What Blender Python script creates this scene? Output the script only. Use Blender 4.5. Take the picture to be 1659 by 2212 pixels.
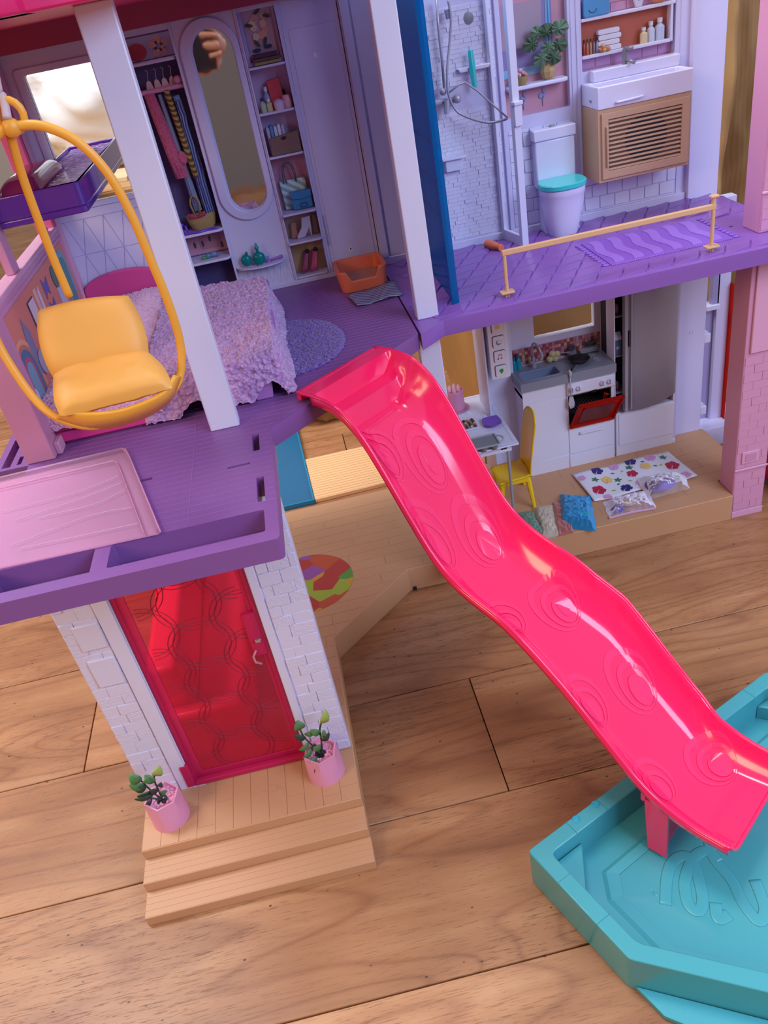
import bpy, bmesh, math, random
from mathutils import Vector, Matrix, noise
from mathutils.geometry import tessellate_polygon

for o in list(bpy.data.objects): bpy.data.objects.remove(o)
random.seed(7)
scn = bpy.context.scene
COL = scn.collection
W_PX, H_PX, F_PX = 1659, 2212, 1732.947
# ------------------------------------------------------------------ camera
CR = Vector((0.97285543, -0.16038583, -0.16681933))     # right
CD = Vector((-0.22739966, -0.52887769, -0.81766606))    # down
CF = Vector((0.04291503, 0.83340553, -0.55099322))      # forward
CP = Vector((0, 0, 0.7))
cam = bpy.data.cameras.new('camera'); co = bpy.data.objects.new('camera', cam); COL.objects.link(co)
m = Matrix.Identity(4)
for i in range(3):
    m[i][0] = CR[i]; m[i][1] = -CD[i]; m[i][2] = -CF[i]; m[i][3] = CP[i]
co.matrix_world = m
cam.sensor_fit = 'HORIZONTAL'; cam.sensor_width = 36; cam.lens = F_PX * 36 / W_PX
cam.clip_start = 0.01; cam.clip_end = 30
scn.camera = co
# ------------------------------------------------------------------ world, lights, exposure
vs = scn.view_settings
vs.view_transform = 'Standard'; vs.look = 'None'; vs.gamma = 1; vs.use_curve_mapping = False
vs.exposure = 0.0
wd = bpy.data.worlds.new('world'); scn.world = wd; wd.use_nodes = True
wd.node_tree.nodes['Background'].inputs[0].default_value = (0.80, 0.82, 0.96, 1)
wd.node_tree.nodes['Background'].inputs[1].default_value = 0.64

def area(name, loc, target, sx, sy, power, col):
    l = bpy.data.lights.new(name, 'AREA'); l.shape = 'RECTANGLE'; l.size = sx; l.size_y = sy
    l.energy = power; l.color = col
    o = bpy.data.objects.new(name, l); COL.objects.link(o); o.location = loc
    o.rotation_euler = (Vector(target) - Vector(loc)).to_track_quat('-Z', 'Y').to_euler()
    return o
area('window_light_cool', (1.25, -0.65, 1.35), (0.25, 1.0, 0.3), 1.1, 0.9, 31, (0.56, 0.70, 1.0))
area('window_light_warm', (-1.7, -0.6, 1.5), (-0.1, 0.6, 0.2), 0.8, 0.9, 22, (1.0, 0.72, 0.42))
area('window_light_top', (-0.2, 1.0, 2.6), (0.2, 0.6, 0), 0.5, 0.9, 26, (1.0, 0.94, 0.90))
area('window_light_back', (-0.95, 1.05, 1.75), (-0.22, 1.85, 0.6), 0.7, 0.7, 34, (0.90, 0.95, 1.0))

# ------------------------------------------------------------------ pixel -> point on a real plane
def ray(u, v):
    return CR * ((u - 829.5) / F_PX) + CD * ((v - 1106) / F_PX) + CF
def OX(u, v, x): r = ray(u, v); return CP + r * ((x - CP.x) / r.x)
def OY(u, v, y): r = ray(u, v); return CP + r * ((y - CP.y) / r.y)
def OZ(u, v, z): r = ray(u, v); return CP + r * ((z - CP.z) / r.z)

# ------------------------------------------------------------------ materials
def lin(h):
    h = h.lstrip('#'); c = [int(h[i:i+2], 16) / 255 for i in (0, 2, 4)]
    return tuple([(x / 12.92 if x <= 0.04045 else ((x + 0.055) / 1.055) ** 2.4) for x in c] + [1])
MATS = {}
def newmat(name):
    M = bpy.data.materials.new(name); M.use_nodes = True
    return M, M.node_tree.nodes, M.node_tree.links, M.node_tree.nodes['Principled BSDF']
def plastic(h, rough=0.4, spec=0.5, bump=0.06, coat=0.0, metal=0.0, scale=900, var=0.0, sub=0.0):
    k = (h, rough, spec, bump, coat, metal, scale, var, sub)
    if k in MATS: return MATS[k]
    M, n, l, b = newmat('plastic_' + h.strip('#'))
    b.inputs['Base Color'].default_value = lin(h); b.inputs['Roughness'].default_value = rough
    b.inputs['Specular IOR Level'].default_value = spec; b.inputs['Metallic'].default_value = metal
    if coat: b.inputs['Coat Weight'].default_value = coat; b.inputs['Coat Roughness'].default_value = 0.08
    if sub:
        b.inputs['Subsurface Weight'].default_value = sub; b.inputs['Subsurface Scale'].default_value = 0.004
    tc = n.new('ShaderNodeTexCoord')
    nz = n.new('ShaderNodeTexNoise'); nz.inputs['Scale'].default_value = scale; l.new(tc.outputs['Object'], nz.inputs['Vector'])
    if bump:
        bp = n.new('ShaderNodeBump'); bp.inputs['Strength'].default_value = bump; bp.inputs['Distance'].default_value = 0.001
        l.new(nz.outputs['Fac'], bp.inputs['Height']); l.new(bp.outputs[0], b.inputs['Normal'])
    n2 = n.new('ShaderNodeTexNoise'); n2.inputs['Scale'].default_value = 14; n2.inputs['Detail'].default_value = 4
    l.new(tc.outputs['Object'], n2.inputs['Vector'])
    mr = n.new('ShaderNodeMapRange'); mr.inputs['To Min'].default_value = rough - 0.05; mr.inputs['To Max'].default_value = rough + 0.07
    l.new(n2.outputs['Fac'], mr.inputs[0]); l.new(mr.outputs[0], b.inputs['Roughness'])
    if var:
        mx = n.new('ShaderNodeMixRGB'); mx.blend_type = 'MULTIPLY'; mx.inputs[0].default_value = var
        mx.inputs[1].default_value = lin(h); l.new(n2.outputs['Color'], mx.inputs[2]); l.new(mx.outputs[0], b.inputs['Base Color'])
    MATS[k] = M; return M
def clear(name, h, opac=0.35, rough=0.1, tint=None, bump=0.0, bscale=60):
    """see-through tinted plastic: coloured transparency mixed with a glossy coloured surface"""
    k = (name,)
    if k in MATS: return MATS[k]
    M, n, l, b = newmat(name)
    b.inputs['Base Color'].default_value = lin(h); b.inputs['Roughness'].default_value = rough
    tr = n.new('ShaderNodeBsdfTransparent'); tr.inputs[0].default_value = lin(tint or h)
    mx = n.new('ShaderNodeMixShader'); fr = n.new('ShaderNodeFresnel'); fr.inputs[0].default_value = 1.35
    ad = n.new('ShaderNodeMath'); ad.operation = 'ADD'; ad.use_clamp = True; ad.inputs[1].default_value = opac
    l.new(fr.outputs[0], ad.inputs[0]); l.new(ad.outputs[0], mx.inputs[0])
    l.new(tr.outputs[0], mx.inputs[1]); l.new(b.outputs[0], mx.inputs[2])
    l.new(mx.outputs[0], n['Material Output'].inputs[0])
    if bump:
        nz = n.new('ShaderNodeTexNoise'); nz.inputs['Scale'].default_value = bscale; nz.inputs['Detail'].default_value = 3
        tc = n.new('ShaderNodeTexCoord'); l.new(tc.outputs['Object'], nz.inputs['Vector'])
        bp = n.new('ShaderNodeBump'); bp.inputs['Strength'].default_value = bump; bp.inputs['Distance'].default_value = 0.002
        l.new(nz.outputs['Fac'], bp.inputs['Height']); l.new(bp.outputs[0], b.inputs['Normal'])
        l.new(bp.outputs[0], fr.inputs['Normal'])
    MATS[k] = M; return M
def ramp(n, stops, interp='LINEAR'):
    r = n.new('ShaderNodeValToRGB'); r.color_ramp.interpolation = interp
    e = r.color_ramp.elements
    while len(e) < len(stops): e.new(0.5)
    for i, (p, c) in enumerate(stops): e[i].position = p; e[i].color = lin(c) if isinstance(c, str) else c
    return r
def mapping(n, l, scale, rot=(0, 0, 0), loc=(0, 0, 0), src='Object'):
    tc = n.new('ShaderNodeTexCoord'); mp = n.new('ShaderNodeMapping')
    mp.inputs['Scale'].default_value = scale; mp.inputs['Rotation'].default_value = rot; mp.inputs['Location'].default_value = loc
    l.new(tc.outputs[src], mp.inputs['Vector']); return mp
def mat_wood():
    M, n, l, b = newmat('oak_laminate')
    oi = n.new('ShaderNodeObjectInfo'); mu = n.new('ShaderNodeMath'); mu.operation = 'MULTIPLY'; mu.inputs[1].default_value = 37
    l.new(oi.outputs['Random'], mu.inputs[0]); cx = n.new('ShaderNodeCombineXYZ'); l.new(mu.outputs[0], cx.inputs[0]); l.new(mu.outputs[0], cx.inputs[2])
    def coords(sc_):
        mp = mapping(n, l, sc_); of = n.new('ShaderNodeVectorMath'); of.operation = 'ADD'
        l.new(mp.outputs[0], of.inputs[0]); l.new(cx.outputs[0], of.inputs[1]); return of.outputs[0]
    def nz(sc_, det, rough=0.6, dist=0.0):
        t = n.new('ShaderNodeTexNoise'); t.inputs['Scale'].default_value = 1; t.inputs['Detail'].default_value = det; t.inputs['Roughness'].default_value = rough; t.inputs['Distortion'].default_value = dist
        l.new(coords(sc_), t.inputs['Vector']); return t.outputs['Fac']
    def mul(a, c, fac):
        m = n.new('ShaderNodeMixRGB'); m.blend_type = 'MULTIPLY'; l.new(a, m.inputs[1]); l.new(c, m.inputs[2])
        if isinstance(fac, float): m.inputs[0].default_value = fac
        else: l.new(fac, m.inputs[0])
        return m.outputs[0]
    base = ramp(n, [(0.30, '#a8764e'), (0.5, '#ba865c'), (0.72, '#ca9a6e')]); l.new(nz((3.5, 34, 3), 6), base.inputs[0])
    col = base.outputs[0]
    # growth rings: contour lines of a smooth stretched field
    f = nz((1.3, 9, 1), 1.5, 0.45, 0.3); k = n.new('ShaderNodeMath'); k.operation = 'MULTIPLY'; k.inputs[1].default_value = 30; l.new(f, k.inputs[0])
    pp = n.new('ShaderNodeMath'); pp.operation = 'PINGPONG'; pp.inputs[1].default_value = 1; l.new(k.outputs[0], pp.inputs[0])
    rr_ = ramp(n, [(0.0, '#ad8068'), (0.28, '#f4ece6'), (1, '#ffffff')]); l.new(pp.outputs[0], rr_.inputs[0]); col = mul(col, rr_.outputs[0], 0.42)
    # short dark pores running with the grain, denser in patches
    po = ramp(n, [(0.0, '#5a3826'), (0.36, '#7c543c'), (0.44, '#ffffff'), (1, '#ffffff')]); l.new(nz((48, 900, 30), 3, 0.7), po.inputs[0])
    pd = ramp(n, [(0.36, (0.22, 0.22, 0.22, 1)), (0.62, (0.7, 0.7, 0.7, 1))]); l.new(nz((5, 9, 3), 3), pd.inputs[0])
    col = mul(col, po.outputs[0], pd.outputs[0])
    # slow tone drift, cracks and specks
    td = ramp(n, [(0.32, '#b89c90'), (0.62, '#ffffff')]); l.new(nz((3, 5, 3), 3), td.inputs[0]); col = mul(col, td.outputs[0], 0.7)
    ck = ramp(n, [(0.0, '#3a2216'), (0.262, '#553424'), (0.285, '#ffffff'), (1, '#ffffff')]); l.new(nz((26, 60, 20), 5, 0.75, 1.6), ck.inputs[0]); col = mul(col, ck.outputs[0], 0.85)
    vo = n.new('ShaderNodeTexVoronoi'); vo.inputs['Scale'].default_value = 1; l.new(coords((38, 60, 30)), vo.inputs['Vector'])
    sp = ramp(n, [(0.0, '#2c1a12'), (0.035, '#4c3224'), (0.07, '#ffffff'), (1, '#ffffff')]); l.new(vo.outputs['Distance'], sp.inputs[0]); col = mul(col, sp.outputs[0], 0.9)
    hs = n.new('ShaderNodeHueSaturation'); mr = n.new('ShaderNodeMapRange'); mr.inputs['To Min'].default_value = 0.90; mr.inputs['To Max'].default_value = 1.05
    l.new(oi.outputs['Random'], mr.inputs[0]); l.new(mr.outputs[0], hs.inputs['Value']); l.new(col, hs.inputs['Color'])
    l.new(hs.outputs[0], b.inputs['Base Color']); b.inputs['Roughness'].default_value = 0.40
    bp = n.new('ShaderNodeBump'); bp.inputs['Strength'].default_value = 0.18; bp.inputs['Distance'].default_value = 0.001
    l.new(po.outputs[0], bp.inputs['Height']); l.new(bp.outputs[0], b.inputs['Normal'])
    return M
def mat_fur(name, c1, c2, scale=420):
    M, n, l, b = newmat(name)
    tc = n.new('ShaderNodeTexCoord'); vo = n.new('ShaderNodeTexVoronoi'); vo.inputs['Scale'].default_value = scale
    nz = n.new('ShaderNodeTexNoise'); nz.inputs['Scale'].default_value = scale * 0.6; nz.inputs['Detail'].default_value = 5
    l.new(tc.outputs['Object'], nz.inputs['Vector'])
    ad = n.new('ShaderNodeVectorMath'); ad.operation = 'MULTIPLY_ADD'; ad.inputs[1].default_value = (0.004,) * 3
    l.new(nz.outputs['Color'], ad.inputs[0]); l.new(tc.outputs['Object'], ad.inputs[2]); l.new(ad.outputs[0], vo.inputs['Vector'])
    r = ramp(n, [(0.0, c2), (0.75, c1)]); l.new(vo.outputs['Distance'], r.inputs[0]); 
    r2 = ramp(n, [(0.25, c1), (0.6, c2)]); l.new(nz.outputs['Fac'], r2.inputs[0])
    mx = n.new('ShaderNodeMixRGB'); mx.inputs[0].default_value = 0.5; l.new(r.outputs[0], mx.inputs[1]); l.new(r2.outputs[0], mx.inputs[2])
    l.new(mx.outputs[0], b.inputs['Base Color']); b.inputs['Roughness'].default_value = 0.95
    b.inputs['Sheen Weight'].default_value = 0.4; b.inputs['Specular IOR Level'].default_value = 0.1
    bp = n.new('ShaderNodeBump'); bp.inputs['Strength'].default_value = 0.9; bp.inputs['Distance'].default_value = 0.002; bp.invert = True
    l.new(vo.outputs['Distance'], bp.inputs['Height']); l.new(bp.outputs[0], b.inputs['Normal'])
    return M
def mat_card(name='cardboard', c='#a27a4e'):
    M, n, l, b = newmat(name)
    tc = n.new('ShaderNodeTexCoord'); nz = n.new('ShaderNodeTexNoise'); nz.inputs['Scale'].default_value = 9; nz.inputs['Detail'].default_value = 6
    l.new(tc.outputs['Object'], nz.inputs['Vector'])
    a = lin(c); r = ramp(n, [(0.3, tuple(x * 0.78 for x in a[:3]) + (1,)), (0.7, a)]); l.new(nz.outputs['Fac'], r.inputs[0])
    l.new(r.outputs[0], b.inputs['Base Color']); b.inputs['Roughness'].default_value = 0.8
    wv = n.new('ShaderNodeTexWave'); wv.inputs['Scale'].default_value = 60; l.new(tc.outputs['Object'], wv.inputs['Vector'])
    bp = n.new('ShaderNodeBump'); bp.inputs['Strength'].default_value = 0.15; bp.inputs['Distance'].default_value = 0.001
    l.new(wv.outputs['Fac'], bp.inputs['Height']); l.new(bp.outputs[0], b.inputs['Normal']); return M
def mat_stripes(name, cols, scale, rot=(0, 0, 0), wavy=0.0, rough=0.6):
    M, n, l, b = newmat(name)
    mp = mapping(n, l, (1, 1, 1), rot)
    wv = n.new('ShaderNodeTexWave'); wv.inputs['Scale'].default_value = scale; wv.inputs['Distortion'].default_value = wavy; wv.inputs['Detail Scale'].default_value = 0.3
    l.new(mp.outputs[0], wv.inputs['Vector'])
    r = ramp(n, [(0.45, cols[0]), (0.55, cols[1])]); l.new(wv.outputs['Fac'], r.inputs[0]); l.new(r.outputs[0], b.inputs['Base Color'])
    b.inputs['Roughness'].default_value = rough; return M
def mat_cells(name, cols, scale, rough=0.6, rnd=1.0, edge=None, seed=(0, 0, 0)):
    M, n, l, b = newmat(name)
    mp = mapping(n, l, (1, 1, 1), loc=seed)
    vo = n.new('ShaderNodeTexVoronoi'); vo.inputs['Scale'].default_value = scale; vo.inputs['Randomness'].default_value = rnd
    l.new(mp.outputs[0], vo.inputs['Vector'])
    sp = n.new('ShaderNodeSeparateColor'); l.new(vo.outputs['Color'], sp.inputs[0])
    r = ramp(n, [(i / len(cols), c) for i, c in enumerate(cols)], 'CONSTANT'); l.new(sp.outputs[0], r.inputs[0])
    l.new(r.outputs[0], b.inputs['Base Color']); b.inputs['Roughness'].default_value = rough; return M

LILAC = plastic('#cfc9ea', 0.38, var=0.0)
WHITEL = plastic('#dad6ee', 0.38)
PURPLE = plastic('#86569a', 0.36, var=0.10)
PURPLE2 = plastic('#8a5cb2', 0.33)
PURPLE_L = plastic('#9464aa', 0.4)
TAN = plastic('#cc9a72', 0.45, var=0.08)
TAN_L = plastic('#e0b183', 0.5)
PINK = plastic('#cf8eb2', 0.4)
PINK_L = plastic('#dda2c2', 0.4)
HOT = plastic('#ff2266', 0.16, spec=0.55, bump=0.0, coat=0.3)
MAGENTA = plastic('#e01a68', 0.35)
YELLOW = plastic('#eea83c', 0.38, sub=0.15)
POOL = plastic('#48a4ae', 0.2, bump=0.01, coat=0.15)
TEAL = plastic('#3cc4c8', 0.22)
CHROME = plastic('#b9b2bd', 0.3, metal=0.5)
GREY = plastic('#9a9aa4', 0.4)
GREYD = plastic('#7f818c', 0.42)
DARK = plastic('#19161c', 0.6)
BLACK = plastic('#0b0a0d', 0.45)
ORANGE = plastic('#e0704c', 0.45)
WHITE = plastic('#ece8f2', 0.4)
BACKP = plastic('#b88ca8', 0.55)
TRED = clear('clear_red', '#e04438', 0.12, 0.08, '#fca090')
TPINK = clear('clear_pink_door', '#ff5c84', 0.12, 0.14, '#ffb4c2')
TPINKD = clear('clear_pink_frame', '#ea3070', 0.50, 0.18, '#ff90b0')
TBLUE = clear('clear_blue', '#2a90d4', 0.10, 0.1, '#8ccaf4')
TROSE = clear('clear_rose_panel', '#eac0dc', 0.17, 0.2, '#fbe6f4')
BAG = clear('clear_bag', '#f4f0fb', 0.08, 0.08, '#faf8ff', 0.4, 70)
WOOD = mat_wood()

# ------------------------------------------------------------------ mesh builder
class MB:
    def __init__(s): s.v = []; s.f = []; s.mi = []; s.cur = 0
    def add(s, vs, fs):
        k = len(s.v); s.v += [tuple(p) for p in vs]; s.f += [tuple(k + i for i in f) for f in fs]; s.mi += [s.cur] * len(fs); return s
    def box(s, x0, x1, y0, y1, z0, z1):
        v = [(x, y, z) for z in (z0, z1) for y in (y0, y1) for x in (x0, x1)]
        return s.add(v, [(0, 2, 3, 1), (4, 5, 7, 6), (0, 1, 5, 4), (2, 6, 7, 3), (0, 4, 6, 2), (1, 3, 7, 5)])
    def obox(s, c, ax, ay, az, hx, hy, hz):
        c = Vector(c); ax = Vector(ax).normalized(); ay = Vector(ay).normalized(); az = Vector(az).normalized()
        v = [c + ax * hx * a + ay * hy * b + az * hz * d for d in (-1, 1) for b in (-1, 1) for a in (-1, 1)]
        return s.add(v, [(0, 2, 3, 1), (4, 5, 7, 6), (0, 1, 5, 4), (2, 6, 7, 3), (0, 4, 6, 2), (1, 3, 7, 5)])
    def prism(s, outer, a, b, holes=(), axes='xyz'):
        """outer, holes: 2D outlines in the first two axes, extruded a..b along the third"""
        loops = [list(outer)] + [list(h) for h in holes]
        flat = [p for lp in loops for p in lp]
        tris = tessellate_polygon([[Vector((p[0], p[1], 0)) for p in lp] for lp in loops])
        idx = ['xyz'.index(c) for c in axes]
        def mk(p, h):
            q = [0, 0, 0]; q[idx[0]] = p[0]; q[idx[1]] = p[1]; q[idx[2]] = h; return tuple(q)
        n = len(flat); vs_ = [mk(p, a) for p in flat] + [mk(p, b) for p in flat]; fs = []
        for t in tris: fs.append(tuple(t)); fs.append(tuple(i + n for i in reversed(t)))
        k = 0
        for lp in loops:
            L = len(lp)
            for i in range(L):
                j = (i + 1) % L; fs.append((k + i, k + j, n + k + j, n + k + i))
            k += L
        return s.add(vs_, fs)
    def tube(s, pts, r, seg=10, closed=False, cap=True, flat=1.0, up=None):
        pts = [Vector(p) for p in pts]; N = len(pts); rs = r if isinstance(r, (list, tuple)) else [r] * N
        vs_ = []; prev = None
        for i, p in enumerate(pts):
            if closed: t = pts[(i + 1) % N] - pts[i - 1]
            else: t = pts[min(i + 1, N - 1)] - pts[max(i - 1, 0)]
            t.normalize()
            if prev is None:
                a = Vector(up) if up else (Vector((0, 0, 1)) if abs(t.z) < 0.9 else Vector((1, 0, 0)))
            else: a = prev
            a = (a - t * a.dot(t)).normalized(); prev = a; b = t.cross(a)
            for k in range(seg):
                w = 2 * math.pi * k / seg; vs_.append(p + a * math.cos(w) * rs[i] + b * math.sin(w) * rs[i] * flat)
        fs = []
        for i in range(N if closed else N - 1):
            j = (i + 1) % N
            for k in range(seg):
                q = (k + 1) % seg; fs.append((i * seg + k, i * seg + q, j * seg + q, j * seg + k))
        if not closed and cap:
            fs.append(tuple(range(seg))[::-1]); fs.append(tuple((N - 1) * seg + k for k in range(seg)))
        return s.add(vs_, fs)
    def lathe(s, prof, c=(0, 0, 0), seg=28, ax=(1, 0, 0), ay=(0, 1, 0), az=(0, 0, 1), sx=1, sy=1):
        c = Vector(c); ax, ay, az = Vector(ax).normalized(), Vector(ay).normalized(), Vector(az).normalized(); vs_ = []
        for r, z in prof:
            for k in range(seg):
                w = 2 * math.pi * k / seg; vs_.append(c + ax * (r * sx * math.cos(w)) + ay * (r * sy * math.sin(w)) + az * z)
        fs = []
        for i in range(len(prof) - 1):
            for k in range(seg):
                q = (k + 1) % seg; fs.append((i * seg + k, i * seg + q, (i + 1) * seg + q, (i + 1) * seg + k))
        if prof[0][0] > 1e-6: fs.append(tuple(range(seg))[::-1])
        if prof[-1][0] > 1e-6: fs.append(tuple((len(prof) - 1) * seg + k for k in range(seg)))
        return s.add(vs_, fs)
    def ball(s, c, rx, ry=None, rz=None, seg=14, rings=9):
        ry = ry or rx; rz = rz or rx
        prof = [(max(math.sin(math.pi * i / rings), 1e-7), -math.cos(math.pi * i / rings)) for i in range(rings + 1)]
        b = MB().lathe(prof, seg=seg)
        return s.add([(c[0] + p[0] * rx, c[1] + p[1] * ry, c[2] + p[2] * rz) for p in b.v], b.f)
    def grid(s, fn, nu, nv, closeu=False):
        vs_ = [fn(i / (nu if closeu else nu - 1), j / (nv - 1)) for j in range(nv) for i in range(nu)]; fs = []
        for j in range(nv - 1):
            for i in range(nu if closeu else nu - 1):
                q = (i + 1) % nu; fs.append((j * nu + i, j * nu + q, (j + 1) * nu + q, (j + 1) * nu + i))
        return s.add(vs_, fs)
    def poly(s, pts):
        return s.add(pts, [tuple(range(len(pts)))])
    def build(s, name, mat, parent=None, smooth=False, bevel=0.0, seg=2, local=False, label=None, solid=0.0, weld=False, recalc=True, angle=35, subd=0, clean=False):
        me = bpy.data.meshes.new(name); me.from_pydata(s.v, [], s.f)
        mats = mat if isinstance(mat, (list, tuple)) else [mat]
        for q in mats: me.materials.append(q)
        if len(mats) > 1:
            for p, i in zip(me.polygons, s.mi): p.material_index = i
        if recalc or weld:
            bm = bmesh.new(); bm.from_mesh(me)
            if weld: bmesh.ops.remove_doubles(bm, verts=bm.verts, dist=1e-6)
            if bevel and len(s.f) < 4000: bmesh.ops.dissolve_limit(bm, angle_limit=0.01, verts=bm.verts, edges=bm.edges)
            bmesh.ops.recalc_face_normals(bm, faces=bm.faces); bm.to_mesh(me); bm.free()
        o = bpy.data.objects.new(name, me); COL.objects.link(o)
        if smooth:
            me.shade_smooth()
            if smooth != 'all':
                try: me.set_sharp_from_angle(angle=math.radians(angle))
                except Exception: pass
        if parent:
            o.parent = parent
            if not local and parent.type == 'EMPTY': o.matrix_parent_inverse = Matrix.Translation(-Vector(parent.location))
        if solid:
            md = o.modifiers.new('solidify', 'SOLIDIFY'); md.thickness = solid; md.offset = 0
        if bevel:
            md = o.modifiers.new('bevel', 'BEVEL'); md.width = bevel; md.segments = seg; md.limit_method = 'ANGLE'; md.angle_limit = math.radians(40)
            md.harden_normals = False
            me.shade_smooth()
            try: me.set_sharp_from_angle(angle=math.radians(50))
            except Exception: pass
        if subd:
            md = o.modifiers.new('subd', 'SUBSURF'); md.levels = subd; md.render_levels = subd
        if label: o['label'] = label
        return o
def thing(name, label, cat, loc=(0, 0, 0), group=None, rz=0):
    o = bpy.data.objects.new(name, None); COL.objects.link(o); o.location = loc; o.rotation_euler = (0, 0, rz)
    o.empty_display_size = 0.02; o['label'] = label; o['category'] = cat
    if group: o['group'] = group
    return o
def tag(o, label, cat, group=None):
    o['label'] = label; o['category'] = cat
    if group: o['group'] = group
    return o
def struct(o): o['kind'] = 'structure'; return o
def copytree(o, parent=None, label=None):
    c = o.copy(); COL.objects.link(c)
    if parent: c.parent = parent
    if label: c['label'] = label
    for ch in list(o.children): copytree(ch, c)
    return c
def lerp(a, b, t): return a + (b - a) * t
def arc(cx, cy, r, a0, a1, n=8, ry=None):
    ry = ry or r
    return [(cx + r * math.cos(math.radians(lerp(a0, a1, i / n))), cy + ry * math.sin(math.radians(lerp(a0, a1, i / n)))) for i in range(n + 1)]
def stadium(cx, z0, z1, w, n=14):
    r = w / 2
    return arc(cx, z1 - r, r, 0, 180, n) + arc(cx, z0 + r, r, 180, 360, n)
def rrect(x0, x1, y0, y1, r, n=4):
    return arc(x1 - r, y1 - r, r, 0, 90, n) + arc(x0 + r, y1 - r, r, 90, 180, n) + arc(x0 + r, y0 + r, r, 180, 270, n) + arc(x1 - r, y0 + r, r, 270, 360, n)
def R(x0, x1, y0, y1): return [(x0, y0), (x1, y0), (x1, y1), (x0, y1)]
def ell(cx, cy, rx, ry, n=20, rot=0):
    return [(cx + rx * math.cos(w) * math.cos(rot) - ry * math.sin(w) * math.sin(rot), cy + rx * math.cos(w) * math.sin(rot) + ry * math.sin(w) * math.cos(rot)) for w in [2 * math.pi * i / n for i in range(n)]]
def catmull(pts, k=6, closed=False):
    P = [Vector(p) for p in pts]; out = []; N = len(P)
    for i in range(N if closed else N - 1):
        p0 = P[(i - 1) % N] if closed or i > 0 else P[0]; p1 = P[i]; p2 = P[(i + 1) % N]; p3 = P[(i + 2) % N] if closed or i + 2 < N else P[-1]
        for j in range(k):
            t = j / k; out.append(0.5 * ((2 * p1) + (p2 - p0) * t + (2 * p0 - 5 * p1 + 4 * p2 - p3) * t * t + (3 * p1 - p0 - 3 * p2 + p3) * t ** 3))
    if not closed: out.append(P[-1])
    return out
def cushion(c00, c10, c11, c01, th, n=22, k=0.35, th2=None, p=4):
    c = [Vector(q) for q in (c00, c10, c11, c01)]
    nrm = (c[1] - c[0]).cross(c[3] - c[0]).normalized(); mb = MB(); th2 = th if th2 is None else th2
    for sgn, tt in ((1, th), (-1, th2)):
        def fn(a, b):
            u, v = 2 * a - 1, 2 * b - 1
            uu = u * math.sqrt(1 - k * v * v / 2); vv = v * math.sqrt(1 - k * u * u / 2)
            x, y = (uu + 1) / 2, (vv + 1) / 2
            q = c[0] * (1 - x) * (1 - y) + c[1] * x * (1 - y) + c[2] * x * y + c[3] * (1 - x) * y
            return q + nrm * sgn * tt * math.sqrt(max(0, (1 - abs(u) ** p) * (1 - abs(v) ** p)))
        mb.grid(fn, n, n)
    return mb

# ================================================================== room floor
fl = struct(MB().box(-4.2, 2.4, -1.9, 4.5, -0.03, -0.008).build('floor', plastic('#2a1a12', 0.8)))
rows = [-1.9, -1.46, -1.295, -1.13, -0.965, -0.80, -0.64, -0.475, -0.31, -0.147, 0.017, 0.18, 0.344, 0.508, 0.671, 0.853, 1.02, 1.185, 1.35, 1.515, 1.68, 1.845, 2.01, 2.175, 2.34, 2.505, 2.67, 2.835, 3.0, 3.165, 3.33, 3.5, 3.665, 3.83, 4.0, 4.165, 4.33, 4.5]
jx = {11: -0.70, 12: -0.75, 13: 0.094, 14: -0.367, 17: 0.022}
for i in range(len(rows) - 1):
    y0, y1 = rows[i], rows[i + 1]; j0 = jx.get(i, -0.9 + ((i * 0.47) % 1.2)); xs = [-4.2]
    x = j0
    while x > -4.0: x -= 1.28
    while x < 2.3:
        if x > -4.0: xs.append(x)
        x += 1.28
    xs.append(2.4)
    for a, b_ in zip(xs[:-1], xs[1:]):
        g = 0.0006
        MB().box(a + g, b_ - g, y0 + g, y1 - g, -0.008, 0).build('plank', WOOD, fl, bevel=0.0006, seg=1)

# ================================================================== the dollhouse
ZU, ZT, ZB, ZP = 0.39, 0.018, 0.040, 0.037
YW = 1.032
house = thing('dollhouse', 'large open plastic dollhouse with purple upper floor and lilac walls', 'dollhouse', (0.15, 0.85, 0))
# --- left slab: bedroom floor and terrace in one
slots = []
def pq(*pp, z=ZU): return [tuple(OZ(u, v, z)[:2]) for u, v in pp]
slots += [R(-0.0665, -0.0605, 0.604, 0.634), R(-0.0648, -0.0588, 0.512 + 0.009, 0.512 + 0.046)]
q = [OZ(491.5, 1012, ZU), OZ(540, 1002.7, ZU)]
slots.append(R(q[0].x, q[1].x, q[0].y - 0.001, q[0].y + 0.002))
q = [OZ(275, 1040, ZU), OZ(329, 1033.5, ZU)]
slots.append(rrect(q[0].x, q[1].x, q[1].y - 0.0015, q[1].y + 0.0025, 0.0012, 3))
slots += [R(-0.2455, -0.2405, 0.606, 0.632), R(-0.2488, -0.2430, 0.520, 0.560)]
slots.append(R(-0.222, -0.205, 0.568, 0.571))
trough1 = rrect(-0.1745, -0.0604, 0.4795, 0.509, 0.002, 2); trough2 = R(-0.262, -0.1865, 0.4795, 0.509)
sd1 = [(0.060, 0.745), (0.0640, 0.7485), (0.0855, 0.7690), (0.0815, 0.7655)]
left_poly = arc(-0.0545, 0.471, 0.004, -90, 0, 4) + [(-0.0495, 0.6382), (0.1112, 0.7795), (0.1122, 1.05), (-0.303, 1.05), (-0.303, 0.675), (-0.2705, 0.675), (-0.2705, 0.467)]
holes = slots + [trough1, trough2, R(-0.2965, -0.2885, 0.68, 0.7376), R(-0.283, -0.279, 0.681, 0.697)]
terr = MB().prism(left_poly, ZU - ZT, ZU, holes).build('terrace_floor', PURPLE, house, bevel=0.0008, seg=2)
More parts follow.
